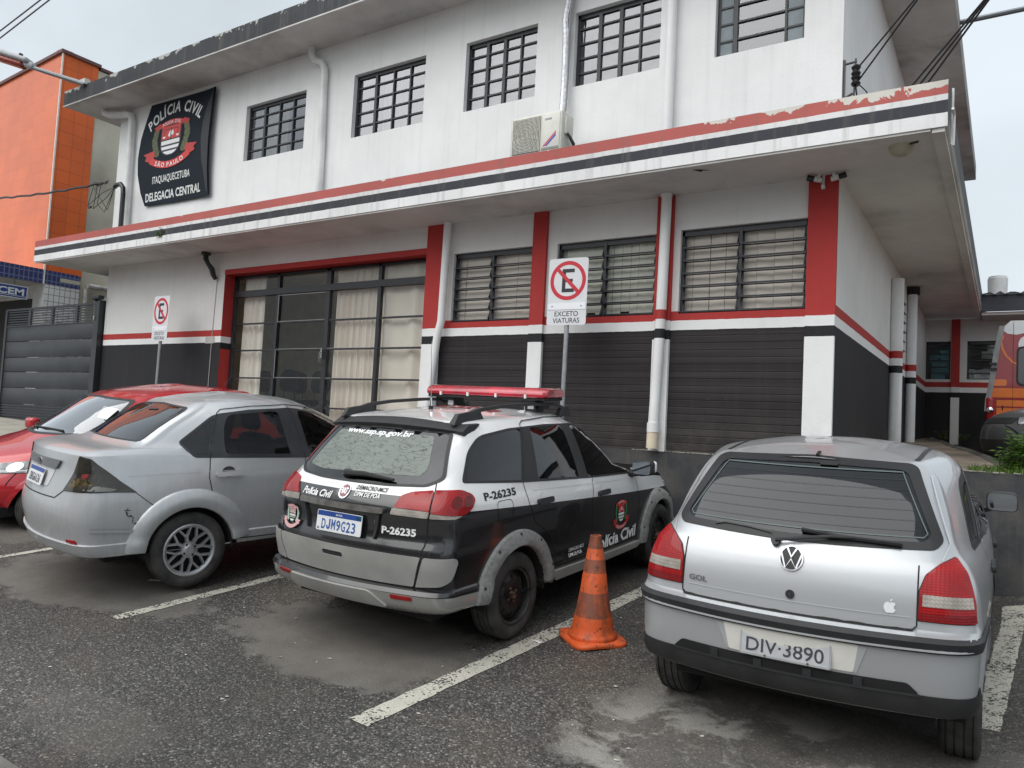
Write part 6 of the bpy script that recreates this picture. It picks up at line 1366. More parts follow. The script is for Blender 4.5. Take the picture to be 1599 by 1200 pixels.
for pr in ('right', 'left'):
    for P in (W1, W2, W3): S.patch("side_window", m_glass_dk if P is W1 else m_glass_dk, pal, pr, P, .0005, skirt=0)
    S.patch("window_frame", m_trim, pal, pr, sc(P_DLO, 1.008, 1.02, (1.6, 1.2)), .0025, holes=[W1, W2, W3])
    S.ribbon("shut_line", m_gap, pal, pr, [(2.02, .985), (1.98, .80), (1.99, .42)], .006); S.ribbon("shut_line", m_gap, pal, pr, [(1.20, 1.43), (1.26, 1.452), (1.60, 1.462), (1.93, 1.452), (2.2, 1.40), (2.55, 1.22)], .005)
    S.ribbon("shut_line", m_gap, pal, pr, [(1.20, 1.43), (1.045, 1.04), (1.075, .90), (1.15, .76), (1.32, .66), (1.42, .50), (1.43, .40)], .006); S.ribbon("shut_line", m_gap, pal, pr, [(2.87, .93), (2.90, .60), (2.84, .40)], .006)
    S.ribbon("shut_line", m_gap, pal, pr, [(1.43, .40), (2.84, .37)], .008); S.ribbon("body_crease", m_pwht, pal, pr, [(1.15, .985), (3.0, .885)], .006, .004)
    S.ribbon("shut_line", m_gap, pal, pr, rnd(rect(.715, .885, .82, .955), .035), .004, closed=True)
    for hx_, hz_ in ((1.265, .895), (2.165, .845)):
        S.patch("handle_cup", m_pwht, pal, pr, circle(hx_, hz_+.022, .045, 20), .002, skirt=0); S.patch("door_handle", m_trim, pal, pr, rnd(rect(hx_-.095, hx_+.095, hz_-.018, hz_+.020), .015), .028, skirt=.025)
    fl = -1 if pr == 'left' else 1
    S.text("fleet_number", m_black_l, pal, pr, "P-26235", .77, 1.0, .048, .0035, fl, bold=.03, width=.345)
    S.text("police_lettering", m_white_l, pal, pr, "Polícia Civil", 2.42, .445, .095, .0035, fl, bold=.03, shear=.25, width=.82); S.text("unit_lettering", m_white_l, pal, pr, "DEMACRO-MCS", 1.73, .478, .026, .0035, fl, bold=.02, width=.23); S.text("unit_lettering", m_white_l, pal, pr, "DPM DE POÁ", 1.71, .440, .026, .0035, fl, bold=.02, width=.20)
    crest(lambda x, y, l: tuple((lambda h: h[0]+h[1]*(.0035+l))(S.hit(pr, 2.505+fl*x*.20, .63+y*.225))), pal, "door_crest", dict(leaf='green', leaf2='green', dark='white' if 0 else 'dark'), step=.0003)
    prof = [(.345, -.01), (.342, .030), (.352, .040), (.40, .036), (.445, .022), (.452, -.004)]
    for hx in PHX:
        fr = flare(S, "wheel_arch_flare", m_fl, pal, pr, hx, .29, prof, -13, 193); mb = MB()
        for a in (20, 55, 90, 125, 160, 182):
            r = .425; p, no = S.hit(pr, hx+r*math.cos(R(a)), .29+r*math.sin(R(a))); sgn = -1 if pr == 'right' else 1
            mb.lathe([(0, .008), (.009, .007), (.012, 0)], 8, Matrix.Translation(p+Vector((0, sgn*.026, 0))) @ Matrix.Rotation(R(90 if sgn < 0 else -90), 4, 'X'))
        mb.build("flare_bolt", m_trim, fr)
    S.patch("sill_panel", m_grey, pal, pr, rnd([(1.36, .375), (2.9, .335), (2.86, .29), (1.40, .31)], .02), .022, skirt=.03)
S.patch("windscreen", m_glass_dk, pal, 'front', P_WS, .001, skirt=0)
for pr in ('cylr', 'cyll'):
    f = lambda *ps: [S.cylpt(pr, p) for p in ps]
    inner = f(('r', .455, .955), ('r', .525, 1.02), ('r', .545, 1.045), ('r', .622, 1.060), ('r', .652, .945)) if pr == 'cyll' else f(('r', .418, .955), ('r', .432, 1.018), ('r', .49, 1.044), ('r', .622, 1.060), ('r', .652, .945))
    l = S.patch("tail_lamp", m_lred, pal, pr, rnd(inner, [.01, .02, .03, .01, .01]), .010, skirt=.014, grid=.03)
    S.patch("tail_lamp", m_lred, pal, pr, rnd(f(('r', .632, 1.061), ('s', .40, 1.062), ('s', .485, 1.028), ('s', .502, .995), ('s', .455, .945), ('s', .37, .915), ('r', .662, .935)), [.01, .03, .03, .02, .03, .03, .01]), .010, skirt=.014, grid=.03)
    S.patch("reversing_lens", m_lclear, l, pr, rnd(f(('r', .395 if pr == 'cylr' else .445, .912), ('r', .405 if pr == 'cylr' else .45, .952), ('r', .652, .942), ('r', .648, .905)), .01), .008, grid=.03); S.patch("reversing_lens", m_lclear, l, pr, rnd(f(('r', .662, .933), ('s', .36, .914), ('s', .30, .902), ('r', .658, .905)), .008), .007, grid=.03)
    for q_, z_ in ((.33, .992), (.43, .990)): S.patch("lamp_bowl", m_lbowl, l, pr, [(S.cylpt(pr, ('s', q_, z_))[0]+.034*math.cos(k_*math.pi/10), z_+.034*math.sin(k_*math.pi/10)) for k_ in range(20)], .0115, skirt=0)
    S.patch("bumper_trim", m_grey, pal, pr, rnd(f(('r', .648, .672), ('s', .285, .668), ('s', .300, .640), ('s', .265, .53), ('s', .215, .500), ('r', .585, .487)), [.01, .02, .02, .04, .02, .01]), .010, skirt=.012, grid=.04)
    S.ribbon("shut_line", m_gap, pal, pr, f(('r', .605, 1.11), ('r', .628, 1.06), ('r', .657, .94), ('r', .652, .90), ('r', .642, .74), ('r', .615, .674), ('r', .565, .485)), .009, .003)
    S.patch("reflector", m_lred, pal, pr, rnd(f(('r', .452, .438), ('r', .60, .436), ('r', .595, .412), ('r', .455, .412)), .008), .006)
    S.ribbon("bumper_crease", m_pblk, pal, pr, f(('s', .20, .738), ('s', .50, .720)), .005, .003)
S.patch("tailgate_trim", m_grey, pal, 'rear', rnd([(.628, .672), (.3, .676), (-.3, .676), (-.628, .672), (-.57, .488), (.57, .488)], [.02, 0, 0, .01, .01, .02]), .010, skirt=.012, holes=[rnd(rect(-.05, .135, .602, .636), .014)])
S.patch("tailgate_grip", m_trim, pal, 'rear', rnd(rect(-.05, .135, .602, .636), .014), .0012, skirt=0)
S.patch("chrome_bar", simple("dull_dark_chrome", (.22, .21, .20), .3, metal=.6, var=.4, vs=14), pal, 'rear', rnd(rect(-.352, .40, .912, .944), .012), .026, skirt=.03)
for s in (-1, 1): S.patch("plate_recess_side", m_trim, pal, 'rear', [(s*.355+.03, .905), (s*.325+.03, .905), (s*.295+.01, .745), (s*.305+.01, .745)], .018, skirt=.02)
m_mer = simple("plate_white", (.72, .73, .74), .35, var=.04)
pl, f = plate_on(pal, "number_plate", .082, -.001, .815, .405, .132, .15, m_mer)
put(pl, "plate_blue_band", simple("plate_blue", (.012, .055, .26), .4, var=.1), f, [('p', rect(-.197, .197, .030, .062))])
plate_text(pl, f, "DJM9G23", simple("plate_blue_ink", (.015, .085, .32), .5, var=0), .315, .066, -.018); put(pl, "band_lettering", m_white_l, f, [('t', "BRASIL", 0, .046, .012, .06, .005)])
put(pl, "flag_patch", simple("flag_green", (.03, .25, .06), .5, var=0), f, [('p', rect(.155, .188, .034, .057))]); put(pl, "plate_mark", m_black_l, f, [('t', "BR", -.18, -.050, .013, .02, .01)])
S.text("police_lettering", m_white_l, pal, 'rear', "Polícia Civil", .262, .981, .042, .005, -1, bold=.03, shear=.2, width=.31)
bd = S.patch("badge", m_chrome, pal, 'rear', circle(.005, 1.012, .046), .007, skirt=.009); S.patch("badge_field", simple("badge_red", (.16, .012, .03), .3, coat=1, var=0), bd, 'rear', circle(.005, 1.012, .037), .009, skirt=0); S.text("badge_lettering", m_chrome, bd, 'rear', "FIAT", .005, 1.012, .034, .0105, -1, bold=.02, width=.058)
S.text("unit_lettering", m_black_l, pal, 'rear', "DEMACRO-MCS", -.20, 1.043, .024, .005, -1, bold=.02, shear=.2, width=.245); S.text("unit_lettering", m_white_l, pal, 'rear', "DPM DE POÁ", -.19, 1.004, .024, .005, -1, bold=.025, width=.205); S.text("fleet_number", m_white_l, pal, 'rear', "P-26235", -.455, .812, .045, .005, -1, bold=.035, width=.24)
S.patch("tailgate_lock", m_chrome, pal, 'rear', circle(-.292, .852, .014, 14), .008)
crest(lambda x, y, l: tuple((lambda h: h[0]+h[1]*(.010+l*4))(S.hit('rear', .515-x*.13, .795+y*.15))), pal, "faded_crest", dict(red='pink', red2='pink', leaf='pgreen', leaf2='pgreen', dark='dark', white='pale'), letters=False, step=.0003)
S.patch("bumper_lip", m_grey, pal, 'rear', rnd([(.44, .438), (-.30, .446), (-.415, .352), (.44, .352)], [.02, .03, .02, .02]), .014, skirt=.014)
# roof rails, light bar, aerial
for s in (-1, 1):
    pts = [(.60, .505, 1.462), (.70, .505, 1.50), (.86, .51, 1.535), (1.1, .515, 1.553), (1.5, .515, 1.562), (1.85, .505, 1.552), (2.0, .497, 1.528), (2.10, .49, 1.478)]
    mb = MB(); V = []
    for x, y, z in pts:
        for dy, dz in ((-.02, -.012), (.02, -.012), (.016, .012), (-.016, .012)): V.append((x, s*(y+dy), z+dz))
    n = len(pts); mb.add(V, [(4*i+j, 4*i+4+j, 4*i+4+(j+1) % 4, 4*i+(j+1) % 4) for i in range(n-1) for j in range(4)]+[(0, 1, 2, 3), (4*n-1, 4*n-2, 4*n-3, 4*n-4)])
    for x0, x1 in ((.58, .92), (1.92, 2.12)): mb.add([(x0, s*.49, 1.46), (x1, s*.49, 1.468), (x1, s*.53, 1.455), (x0, s*.53, 1.445), (x0+.05, s*.495, 1.515), (x1-.05, s*.495, 1.535), (x1-.05, s*.525, 1.535), (x0+.05, s*.525, 1.515)], [(0, 1, 5, 4), (3, 7, 6, 2), (4, 5, 6, 7), (0, 4, 7, 3), (1, 2, 6, 5)])
    mb.build("roof_rail", m_trim, pal)
m_bar = simple("light_bar_red", (.42, .012, .03), .18, coat=1, var=.35, vs=7); XB = 1.76
bar = MB(); Pf = rnd([(-.16, .0), (.16, .0), (.155, .045), (.11, .075), (-.11, .075), (-.155, .045)], .02, 3)
ys = [-.60, -.57, .57, .60]; ks = [.82, 1, 1, .82]; V = []; m_ = len(Pf)
for y, k in zip(ys, ks): V += [(XB+a*k, y, 1.605+.037+(b-.037)*k) for a, b in Pf]
bar.add(V, [(i*m_+j, (i+1)*m_+j, (i+1)*m_+(j+1) % m_, i*m_+(j+1) % m_) for i in range(3) for j in range(m_)], True); bar.add(V[:m_], [tuple(range(m_))]); bar.add(V[-m_:], [tuple(range(m_))[::-1]]); lb = bar.build("light_bar", m_bar, pal)
quick("bar_base", m_rub, lb, 'rbox', XB-.14, XB+.14, -.58, .58, 1.582, 1.607, .01)
for y in (-.42, -.14, .14, .42): quick("bar_clip", m_white_l, lb, 'box', XB-.17, XB-.155, y-.008, y+.008, 1.60, 1.63)
for s in (-1, 1):
    mb = MB(); mb.box(XB-.06, XB+.06, s*.40-.05, s*.40+.05, 1.49, 1.585); mb.box(XB-.10, XB-.05, s*.40-.06, s*.40+.06, 1.555, 1.585); mb.box(XB-.03, XB+.03, s*.40, s*.52, 1.52, 1.55); mb.build("bar_foot", m_rub, lb)
    quick("foot_sticker", m_white_l, lb, 'box', XB-.065, XB-.061, s*.40-.035, s*.40+.02, 1.515, 1.57)
ae = quick("aerial", m_rub, pal, 'tube', [(1.02, .04, 1.498), (1.02, .04, 1.54)], .018, 10); quick("aerial_cap", m_chrome, ae, 'tube', [(1.02, .04, 1.54), (1.02, .04, 1.60)], [.014, .006], 8); quick("aerial_rod", simple("aerial_steel", (.45, .42, .35), .3, metal=.8, var=0), ae, 'tube', [(1.02, .04, 1.60), (1.02, .045, 2.02)], [.004, .0015], 5)
v, f_ = text2d("P-26235", .16, bold=.03, width=.75); mb = MB(); c = math.cos(R(90)); V = [S.hit('top', 1.28+b, .0+a)[0]+Vector((0, 0, .003)) for a, b in v]; mb.add(V, f_); mb.build("roof_number", simple("roof_letter_red", (.25, .02, .02), .5, var=0), pal)
for hx in PHX:
    for s in (-1, 1): make_wheel(pal, hx, s*.715, .292, .0925, 'steel', .195)
for s in (-1, 1): mirror(pal, 2.74, s*.80, 1.0, m_trim, s)
quick("mirror_cap", m_pwht, pal, 'rbox', 2.775, 2.825, -1.005, -.83, .955, 1.055, .022); mb = MB(); mb.box(.3, 3.8, -.6, .6, .24, .34); mb.build("underbody", m_well, pal)
for y in (-.52, .52): S.patch("headlamp", m_lclear, pal, 'front', rnd(rect(y-.17, y+.17, .66, .77), .04), .008)
# ---------------------------------------------------------------- silver saloon
fie = thing("parked_car", "dusty silver saloon with smoked tail lamps and a scuffed bumper, parked third from the right", "car"); pose(fie, *POSES['fie'])
m_fie = paint_mat("dusty_silver_paint", (.52, .535, .55), metal=.45, rough=.34, coat=.7, dirt=.45, dirtcol=(.19, .185, .175), low=1.0)
S = Shell(FIE_L, cyl=(1.05, .35)); FHX = (.945, 3.43)
F_REAR = rnd([(.595, 1.130), (.3, 1.130), (-.3, 1.130), (-.595, 1.130), (-.505, 1.375), (0, 1.395), (.505, 1.375)], [.03, 0, 0, .03, .05, 0, .05])
F_DLO = rnd([(.90, 1.118), (.985, 1.005), (1.92, .948), (2.86, .925), (2.72, 1.04), (2.30, 1.30), (1.90, 1.355), (1.50, 1.352), (1.24, 1.325), (1.18, 1.305)], [.03, .03, 0, .03, .04, .10, .04, 0, .04, .03])
F_WS = rnd([(-.60, 1.03), (.60, 1.03), (.49, 1.345), (-.49, 1.345)], .05)
car_base(S, fie, m_fie, FHX, .335, .29, None, [('rear', F_REAR), ('right', F_DLO), ('left', F_DLO), ('front', F_WS)])
interior(fie, .95, 2.95, 1.0, 1.38, .66); c0 = np.array((0, 1.25))
w = S.patch("rear_window", m_glass_dk, fie, 'rear', sc(F_REAR, .99, .985), .001, skirt=0); S.patch("window_seal", m_rub, w, 'rear', sc(F_REAR, 1.008, 1.012), .003, holes=[sc(F_REAR, .975, .945)])
S.ribbon("high_brake_lamp", m_rub, w, 'rear', [(-.12, 1.345), (.05, 1.34)], .012, .006)
Q1 = rnd([(.918, 1.112), (.99, 1.022), (1.09, 1.014), (1.205, 1.298), (1.18, 1.292)], .02); Q2 = rnd([(1.235, 1.016), (1.795, .982), (1.76, 1.325), (1.70, 1.338), (1.31, 1.318), (1.26, 1.22)], [.02, .02, .05, .03, .05, .03]); Q3 = rnd([(1.985, .968), (2.79, .938), (2.68, 1.035), (2.28, 1.282), (1.99, 1.33), (1.965, 1.30)], [.03, .03, .04, .1, .03, .02])
for pr in ('right', 'left'):
    S.patch("quarter_window", m_glass_dk, fie, pr, Q1, .0005, skirt=0); S.patch("side_window", m_glass_md, fie, pr, Q2, .0005, skirt=0); S.patch("side_window", m_glass_md, fie, pr, Q3, .0005, skirt=0)
    S.patch("window_frame", simple("satin_black_frame", (.022, .024, .028), .35, var=.2), fie, pr, sc(F_DLO, 1.006, 1.02, (1.8, 1.15)), .0025, holes=[Q1, Q2, Q3])
    S.ribbon("shut_line", m_gap, fie, pr, [(1.232, 1.335), (1.268, 1.362), (1.52, 1.384), (1.89, 1.386), (2.2, 1.35), (2.5, 1.20)], .005); S.ribbon("shut_line", m_gap, fie, pr, [(1.232, 1.335), (1.103, .998), (1.088, .84), (1.115, .69), (1.255, .562), (1.316, .425), (1.345, .33), (2.9, .30)], .007)
    S.ribbon("shut_line", m_gap, fie, pr, [(1.895, 1.386), (1.925, .945), (1.91, .70), (1.93, .31)], .006); S.ribbon("shut_line", m_gap, fie, pr, [(2.88, .92), (2.90, .55), (2.86, .31)], .006)
    S.ribbon("shut_line", m_gap, fie, pr, [(.545, .778), (.685, .655), (.77, .632), (.90, .632)], .005)
    S.ribbon("crease_highlight", m_fie, fie, pr, [(.50, .90), (2.9, .855)], .004, .003)
    for hx_, hz_ in ((1.245, .86), (2.09, .825)):
        S.patch("handle_cup", m_trim, fie, pr, [(hx_+.055*math.cos(q*math.pi/10), hz_+.018+.042*math.sin(q*math.pi/10)) for q in range(20)], .0015, skirt=0); S.patch("door_handle", m_fie, fie, pr, rnd(rect(hx_-.105, hx_+.105, hz_-.018, hz_+.020), .015), .030, skirt=.03)
    prof = [(.335, -.01), (.337, .024), (.350, .032), (.40, .030), (.462, .020), (.474, .004), (.482, -.004)]
    for hx in FHX: flare(S, "wheel_arch", m_fie, fie, pr, hx, .29, prof, 8 if hx < 2 else 5, 178)
    S.ribbon("bumper_ledge", m_fie, fie, pr, [(.24, .532), (.60, .490)], .022, .014)
S.patch("windscreen", m_glass_dk, fie, 'front', F_WS, .001, skirt=0)
for pr in ('cylr', 'cyll'):
    f = lambda *ps: [S.cylpt(pr, p) for p in ps]
    P = rnd(f(('r', .652, 1.050), ('r', .618, .935), ('r', .533, .797), ('r', .76, .802), ('s', .36, .798), ('s', .545, .782), ('s', .44, .868), ('s', .345, .955), ('s', .27, 1.03)), [.012, 0, .015, 0, 0, .01, 0, 0, .01])
    S.patch("lamp_seal", m_rub, fie, pr, [tuple(np.mean(P, 0)+(np.array(p)-np.mean(P, 0))*1.035) for p in P], .003)
    l = S.patch("tail_lamp", m_lsmoke, fie, pr, P, .009, skirt=.012, grid=.03)
    S.patch("lamp_bulb", simple("bulb_gold", (.15, .115, .06), .15, metal=.5, var=.8, vs=30), l, pr, rnd(f(('r', .62, .885), ('r', .725, .90), ('s', .28, .845), ('r', .70, .838), ('r', .60, .815)), .03), .0105, grid=.03); S.patch("lamp_reflector", simple("lamp_reflector_grey", (.22, .22, .21), .3, var=.3), l, pr, rnd(f(('r', .735, .815), ('r', .79, .845), ('s', .42, .812), ('s', .38, .80)), .012), .0105, grid=.03)
    S.patch("lamp_spot", lamp_mat("lamp_spot_red", (.28, .03, .03)), l, pr, rnd(f(('r', .70, .925), ('r', .75, .93), ('s', .24, .895), ('r', .71, .89)), .02), .0108, grid=.03)
    S.patch("reflector", m_lred, fie, pr, rnd(f(('r', .598, .452), ('r', .705, .455), ('r', .715, .428), ('r', .61, .427)), .006), .007)
S.ribbon("boot_gap", m_gap, fie, 'rear', [(.66, 1.062), (.625, .935), (.525, .79), (.435, .735), (-.435, .735), (-.525, .79), (-.625, .935), (-.66, 1.062)], .008)
pr = S.patch("plate_recess", simple("boot_recess_white", (.55, .56, .57), .5, var=.1), fie, 'rear', rnd([(.41, .945), (-.33, .945), (-.27, .80), (.36, .80)], .02), .003)
S.patch("boot_trim", simple("boot_trim_grey", (.13, .135, .14), .45, var=.15), fie, 'rear', rnd([(.44, .995), (-.41, 1.0), (-.36, .935), (.40, .935)], .015), .018, skirt=.02)
S.patch("badge", m_chrome, fie, 'rear', [(.0+.052*math.cos(q*math.pi/16), .966+.024*math.sin(q*math.pi/16)) for q in range(32)], .026, skirt=.01); S.patch("badge_field", simple("badge_dark", (.02, .025, .05), .3, var=0), fie, 'rear', [(.0+.044*math.cos(q*math.pi/16), .966+.018*math.sin(q*math.pi/16)) for q in range(32)], .0285, skirt=0); S.text("badge_lettering", m_chrome, fie, 'rear', "Ford", .0, .966, .018, .030, -1, shear=.3, width=.06)
pl, f = plate_on(fie, "number_plate", .090, .0, .858, .40, .13, .30, m_mer); put(pl, "plate_blue_band", bpy.data.materials["plate_blue"], f, [('p', rect(-.195, .195, .030, .061))]); plate_text(pl, f, "DBG6A26", m_black_l, .30, .062, -.018)
S.text("model_lettering", m_trim, fie, 'rear', "1.6", .47, 1.02, .02, .005, -1)
mb = MB(); rg = random.Random(12)
for k in range(26):
    u = rg.random(); th = .70+u*.16; z = .66-.11*math.sin(u*3.1)+rg.uniform(-.03, .02); p, no = S.hit('cylr', th, z); a = rg.uniform(0, 3.1); l_, w_ = rg.uniform(.008, .03), rg.uniform(.002, .006); t1 = Vector((0, 0, 1)).cross(no).normalized(); t2 = no.cross(t1)
    d1 = t1*math.cos(a)+t2*math.sin(a); d2 = no.cross(d1); mb.add([p+no*.002+d1*l_*i+d2*w_*j for i, j in ((-1, -.3), (.2, -1), (1, .2), (-.1, 1))], [(0, 1, 2, 3)])
mb.build("bumper_scuff", simple("scuff_dark", (.06, .06, .055), .8), fie)
mb = MB(); mb.box(.4, 3.8, -.6, .6, .24, .34); mb.build("underbody", m_well, fie)
for hx in FHX:
    for s in (-1, 1): make_wheel(fie, hx, s*.735, .291, .0875, 'alloy', .198)
for s in (-1, 1): mirror(fie, 2.66, s*.80, 1.01, m_fie, s)
for y in (-.52, .52): S.patch("headlamp", m_lclear, fie, 'front', rnd(rect(y-.17, y+.17, .62, .74), .04), .008)
# ---------------------------------------------------------------- red hatchback backed in, and a grey car by the ramp
def front_car(name, label, ps, paint, seed):
    t = thing(name, label, "car"); pose(t, *ps); S = Shell(RED_L, cyl=(1.0, .35)); HX = (.70, 3.16)
    WS = rnd([(-.665, 1.0), (0, .985), (.665, 1.0), (.545, 1.365), (0, 1.385), (-.545, 1.365)], [.04, 0, .04, .05, 0, .05]); DLO = rnd([(.62, 1.01), (2.72, .975), (2.55, 1.09), (2.15, 1.335), (1.7, 1.372), (1.0, 1.352), (.74, 1.22)], [.04, .04, .04, .1, .04, .05, .08]); RW = rnd([(.58, 1.04), (-.58, 1.04), (-.48, 1.36), (.48, 1.36)], .05)
    car_base(S, t, paint, HX, .335, .29, None, [('front', WS), ('right', DLO), ('left', DLO), ('rear', RW)]); interior(t, .5, 2.85, 1.0, 1.42, .64)
    c_ = (0, 1.19); w = S.patch("windscreen", m_glass_cl, t, 'front', sc(WS, .99, .99, c_), .001, skirt=0); S.patch("windscreen_seal", m_rub, w, 'front', sc(WS, 1.008, 1.015, c_), .003, holes=[sc(WS, .965, .93, c_)])
    for y0, y1 in ((.35, -.25), (-.12, -.62)):
        q = [S.hit('front', y0+(y1-y0)*k, 1.025+.012*math.sin(k*3))[0]+Vector((.012, 0, .008)) for k in (0, .5, 1)]; quick("wiper", m_rub, w, 'tube', q, .010, 6)
    S.patch("rear_window", m_glass_dk, t, 'rear', RW, .001, skirt=0)
    for pr in ('right', 'left'):
        A = rnd([(.80, 1.03), (1.60, 1.015), (1.60, 1.352), (1.02, 1.335), (.86, 1.22)], .04); B_ = rnd([(1.70, 1.013), (2.66, .99), (2.50, 1.09), (2.13, 1.318), (1.70, 1.352)], .04)
        S.patch("side_window", m_glass_dk, t, pr, A, .0005, skirt=0); S.patch("side_window", m_glass_dk, t, pr, B_, .0005, skirt=0); S.patch("window_frame", m_trim, t, pr, sc(DLO, 1.006, 1.02, (1.7, 1.17)), .0025, holes=[A, B_])
        for path in ([(1.65, 1.37), (1.66, .32)], [(2.75, .97), (2.78, .60), (2.72, .32)], [(.84, 1.02), (.98, .72), (1.06, .40)]): S.ribbon("shut_line", m_gap, t, pr, path, .006)
        for hx_ in (1.20, 1.95): S.patch("door_handle", paint, t, pr, rnd(rect(hx_-.1, hx_+.1, .85, .885), .015), .028, skirt=.03)
        for hx in HX: flare(S, "wheel_arch_lip", paint, t, pr, hx, .29, [(.33, 0), (.336, .012), (.36, .008), (.375, 0)], 5, 175)
    for sg in (-1, 1):
        P = rnd([(sg*.36, .735), (sg*.66, .775), (sg*.775, .79), (sg*.74, .665), (sg*.40, .655)], [.02, .02, .03, .03, .02])
        S.patch("lamp_seal", m_rub, t, 'front', [tuple(np.mean(P, 0)+(np.array(p)-np.mean(P, 0))*1.06) for p in P], .003); l = S.patch("headlamp", m_hl, t, 'front', P, .008, skirt=.01)
        S.patch("lamp_bowl", m_chrome, l, 'front', circle(sg*.60, .715, .045, 20), .0095, skirt=0); S.ribbon("lamp_strip", m_white_l, l, 'front', [(sg*.42, .672), (sg*.72, .684)], .012, .0095)
    S.patch("grille", m_trim, t, 'front', rnd([(-.34, .66), (.34, .66), (.36, .735), (-.36, .735)], .02), .006); S.patch("lower_grille", m_trim, t, 'front', rnd([(-.55, .34), (.55, .34), (.50, .47), (-.50, .47)], .03), .006)
    S.ribbon("bonnet_gap", m_gap, t, 'top', [(3.0, .70), (3.3, .66), (3.62, .60), (3.75, .3), (3.77, 0), (3.75, -.3), (3.62, -.60), (3.3, -.66), (3.0, -.70)], .006)
    for hx in HX:
        for s in (-1, 1): make_wheel(t, hx, s*.725, .292, .0925, 'alloy', .19)
    for s in (-1, 1): mirror(t, 2.62, s*.79, 1.0, paint, s)
    mb = MB(); mb.box(.3, 3.6, -.6, .6, .22, .32); mb.build("underbody", m_well, t); return t, S
m_hl = lamp_mat("headlamp_clear", (.50, .52, .54), 20, dark=.75)
red, S = front_car("parked_car", "red hatchback backed in beside the gate with papers on its dashboard", POSES['red'], paint_mat("red_paint", (.50, .012, .022), .05, .25, 1.0, .12), 1)
mb = MB(); mb.add([(2.50, .36, 1.17), (2.52, .60, 1.16), (2.36, .56, 1.27), (2.34, .20, 1.28)], [(0, 1, 2, 3)]); mb.build("paper_sheet", m_white_l, red)
quick("aerial", m_rub, red, 'tube', [(.62, 0, 1.49), (.50, 0, 1.64)], [.006, .003], 6)
m_gcar = paint_mat("dark_grey_paint", (.13, .135, .135), .4, .38, .6, .25)
grey, S = front_car("parked_car", "dark grey car with its nose showing beyond the bushes on the right", (3.26, 12.75, -.32, R(245), 0, 0), m_gcar, 2)
# ---------------------------------------------------------------- bay markings
for k, (p, q, w_) in enumerate((((-7.40, 2.35), (-7.20, 7.2), .085), ((-5.155, 3.05), (-5.03, 7.1), .10), ((-2.763, 2.97), (-2.455, 7.1), .135), ((-.095, 4.75), (.07, 7.32), .17))): road_line(p, q, w_, k)
# ---------------------------------------------------------------- traffic cone
def cone_mat():
    m, t, b = nt("dirty_orange_plastic"); co = coords(t); s = xyz(t, co); z = s[2]
    c = mixc(t, noise(t, co, 6, 4), (.62, .085, .018), (.78, .14, .03)); g = noise(t, co, 9, 6, .68); fade = None
    for z0, z1 in ((.47, .56), (.18, .34), (.63, .72)):
        a = math_(t, 'MULTIPLY', math_(t, 'GREATER_THAN', z, z0), math_(t, 'LESS_THAN', z, z1)); fade = a if fade is None else math_(t, 'MAXIMUM', fade, a)
    st = N(t, "ShaderNodeMapping"); st.inputs['Scale'].default_value = (6, 6, 1.2); t.links.new(co, st.inputs[0]); g2 = noise(t, st.outputs[0], 4, 5, .65)
    k = math_(t, 'ADD', math_(t, 'MULTIPLY', fade, .16), math_(t, 'MULTIPLY', math_(t, 'ADD', g, g2), .5)); c = mixc(t, ramp(t, k, [(.48, 0), (.68, .85)]), c, (.13, .06, .04)); c = mixc(t, ramp(t, noise(t, co, 30, 4), [(.6, 0), (.68, .8)]), c, (.07, .04, .03))
    t.links.new(c, b.inputs['Base Color']); b.inputs['Roughness'].default_value = .55; bump(t, b, g, .3, .006); return m
m_cone = cone_mat(); cx, cy = -2.345, 4.765; cone = thing("traffic_cone", "dirty orange traffic cone between the police car and the near hatchback", "traffic cone", (cx, cy, gz(cx, cy)), R(55)); cone.rotation_euler = (R(3.5), R(-2.5), R(55))
mb = MB(); mb.lathe([(.160, .030), (.168, .045), (.158, .062), (.146, .075), (.138, .12), (.118, .215), (.115, .222), (.098, .33), (.094, .338), (.081, .45), (.078, .455), (.066, .555), (.063, .56), (.040, .695), (.038, .715), (.031, .717), (.028, .69), (.03, .60)], 40); mb.build("cone_body", m_cone, cone, sharp=60)
mb = MB(); V = []; rings = ((.190, .004), (.195, .018), (.188, .032), (.15, .038)); n = 48
for r, z in rings:
    for k in range(n):
        a = 2*math.pi*k/n; e = 5.0; q = r/((abs(math.cos(a))**e+abs(math.sin(a))**e)**(1/e)); V.append((q*math.cos(a), q*math.sin(a), z+.006*math.sin(3*a+1)*(q/.19)))
mb.add(V, [(i*n+j, i*n+(j+1) % n, (i+1)*n+(j+1) % n, (i+1)*n+j) for i in range(3) for j in range(n)]+[tuple(range(3*n, 4*n))], True); mb.build("cone_base", m_cone, cone, sharp=60)
# ---------------------------------------------------------------- rescue van behind the bushes
van = thing("rescue_van", "red van with white roof and orange stripes parked by the rear wing", "van", (2.6, 15, -.3)); VO = Vector((2.6, 15, -.3))
m_vred = simple("van_red", (.30, .012, .018), .3, coat=.8, var=.08); m_vw = simple("van_white", (.74, .75, .77), .3, coat=.6, var=.06); m_vo = simple("van_orange", (.72, .17, .02), .35, coat=.5, var=.08); m_vg = simple("van_grey_strip", (.36, .37, .37), .35, metal=.4, var=.25, vs=5)
prof = [(-.26, .30), (-.265, .62), (-.23, 1.05), (-.16, 1.6), (-.10, 1.92), (.02, 2.03), (4.2, 2.03), (4.7, 1.6), (5.4, 1.05), (5.5, .30)]
Yv = 13.98; mb = MB(); mb.prism([(x-VO.x, z-VO.z) for x, z in prof], lambda a, b: (a, Yv-VO.y, b), lambda a, b: (a, Yv+1.95-VO.y, b)); mb.build("body", m_vred, van)
F3 = lambda x, z, l=0: (x-VO.x, Yv-VO.y-.004-l, z-VO.z)
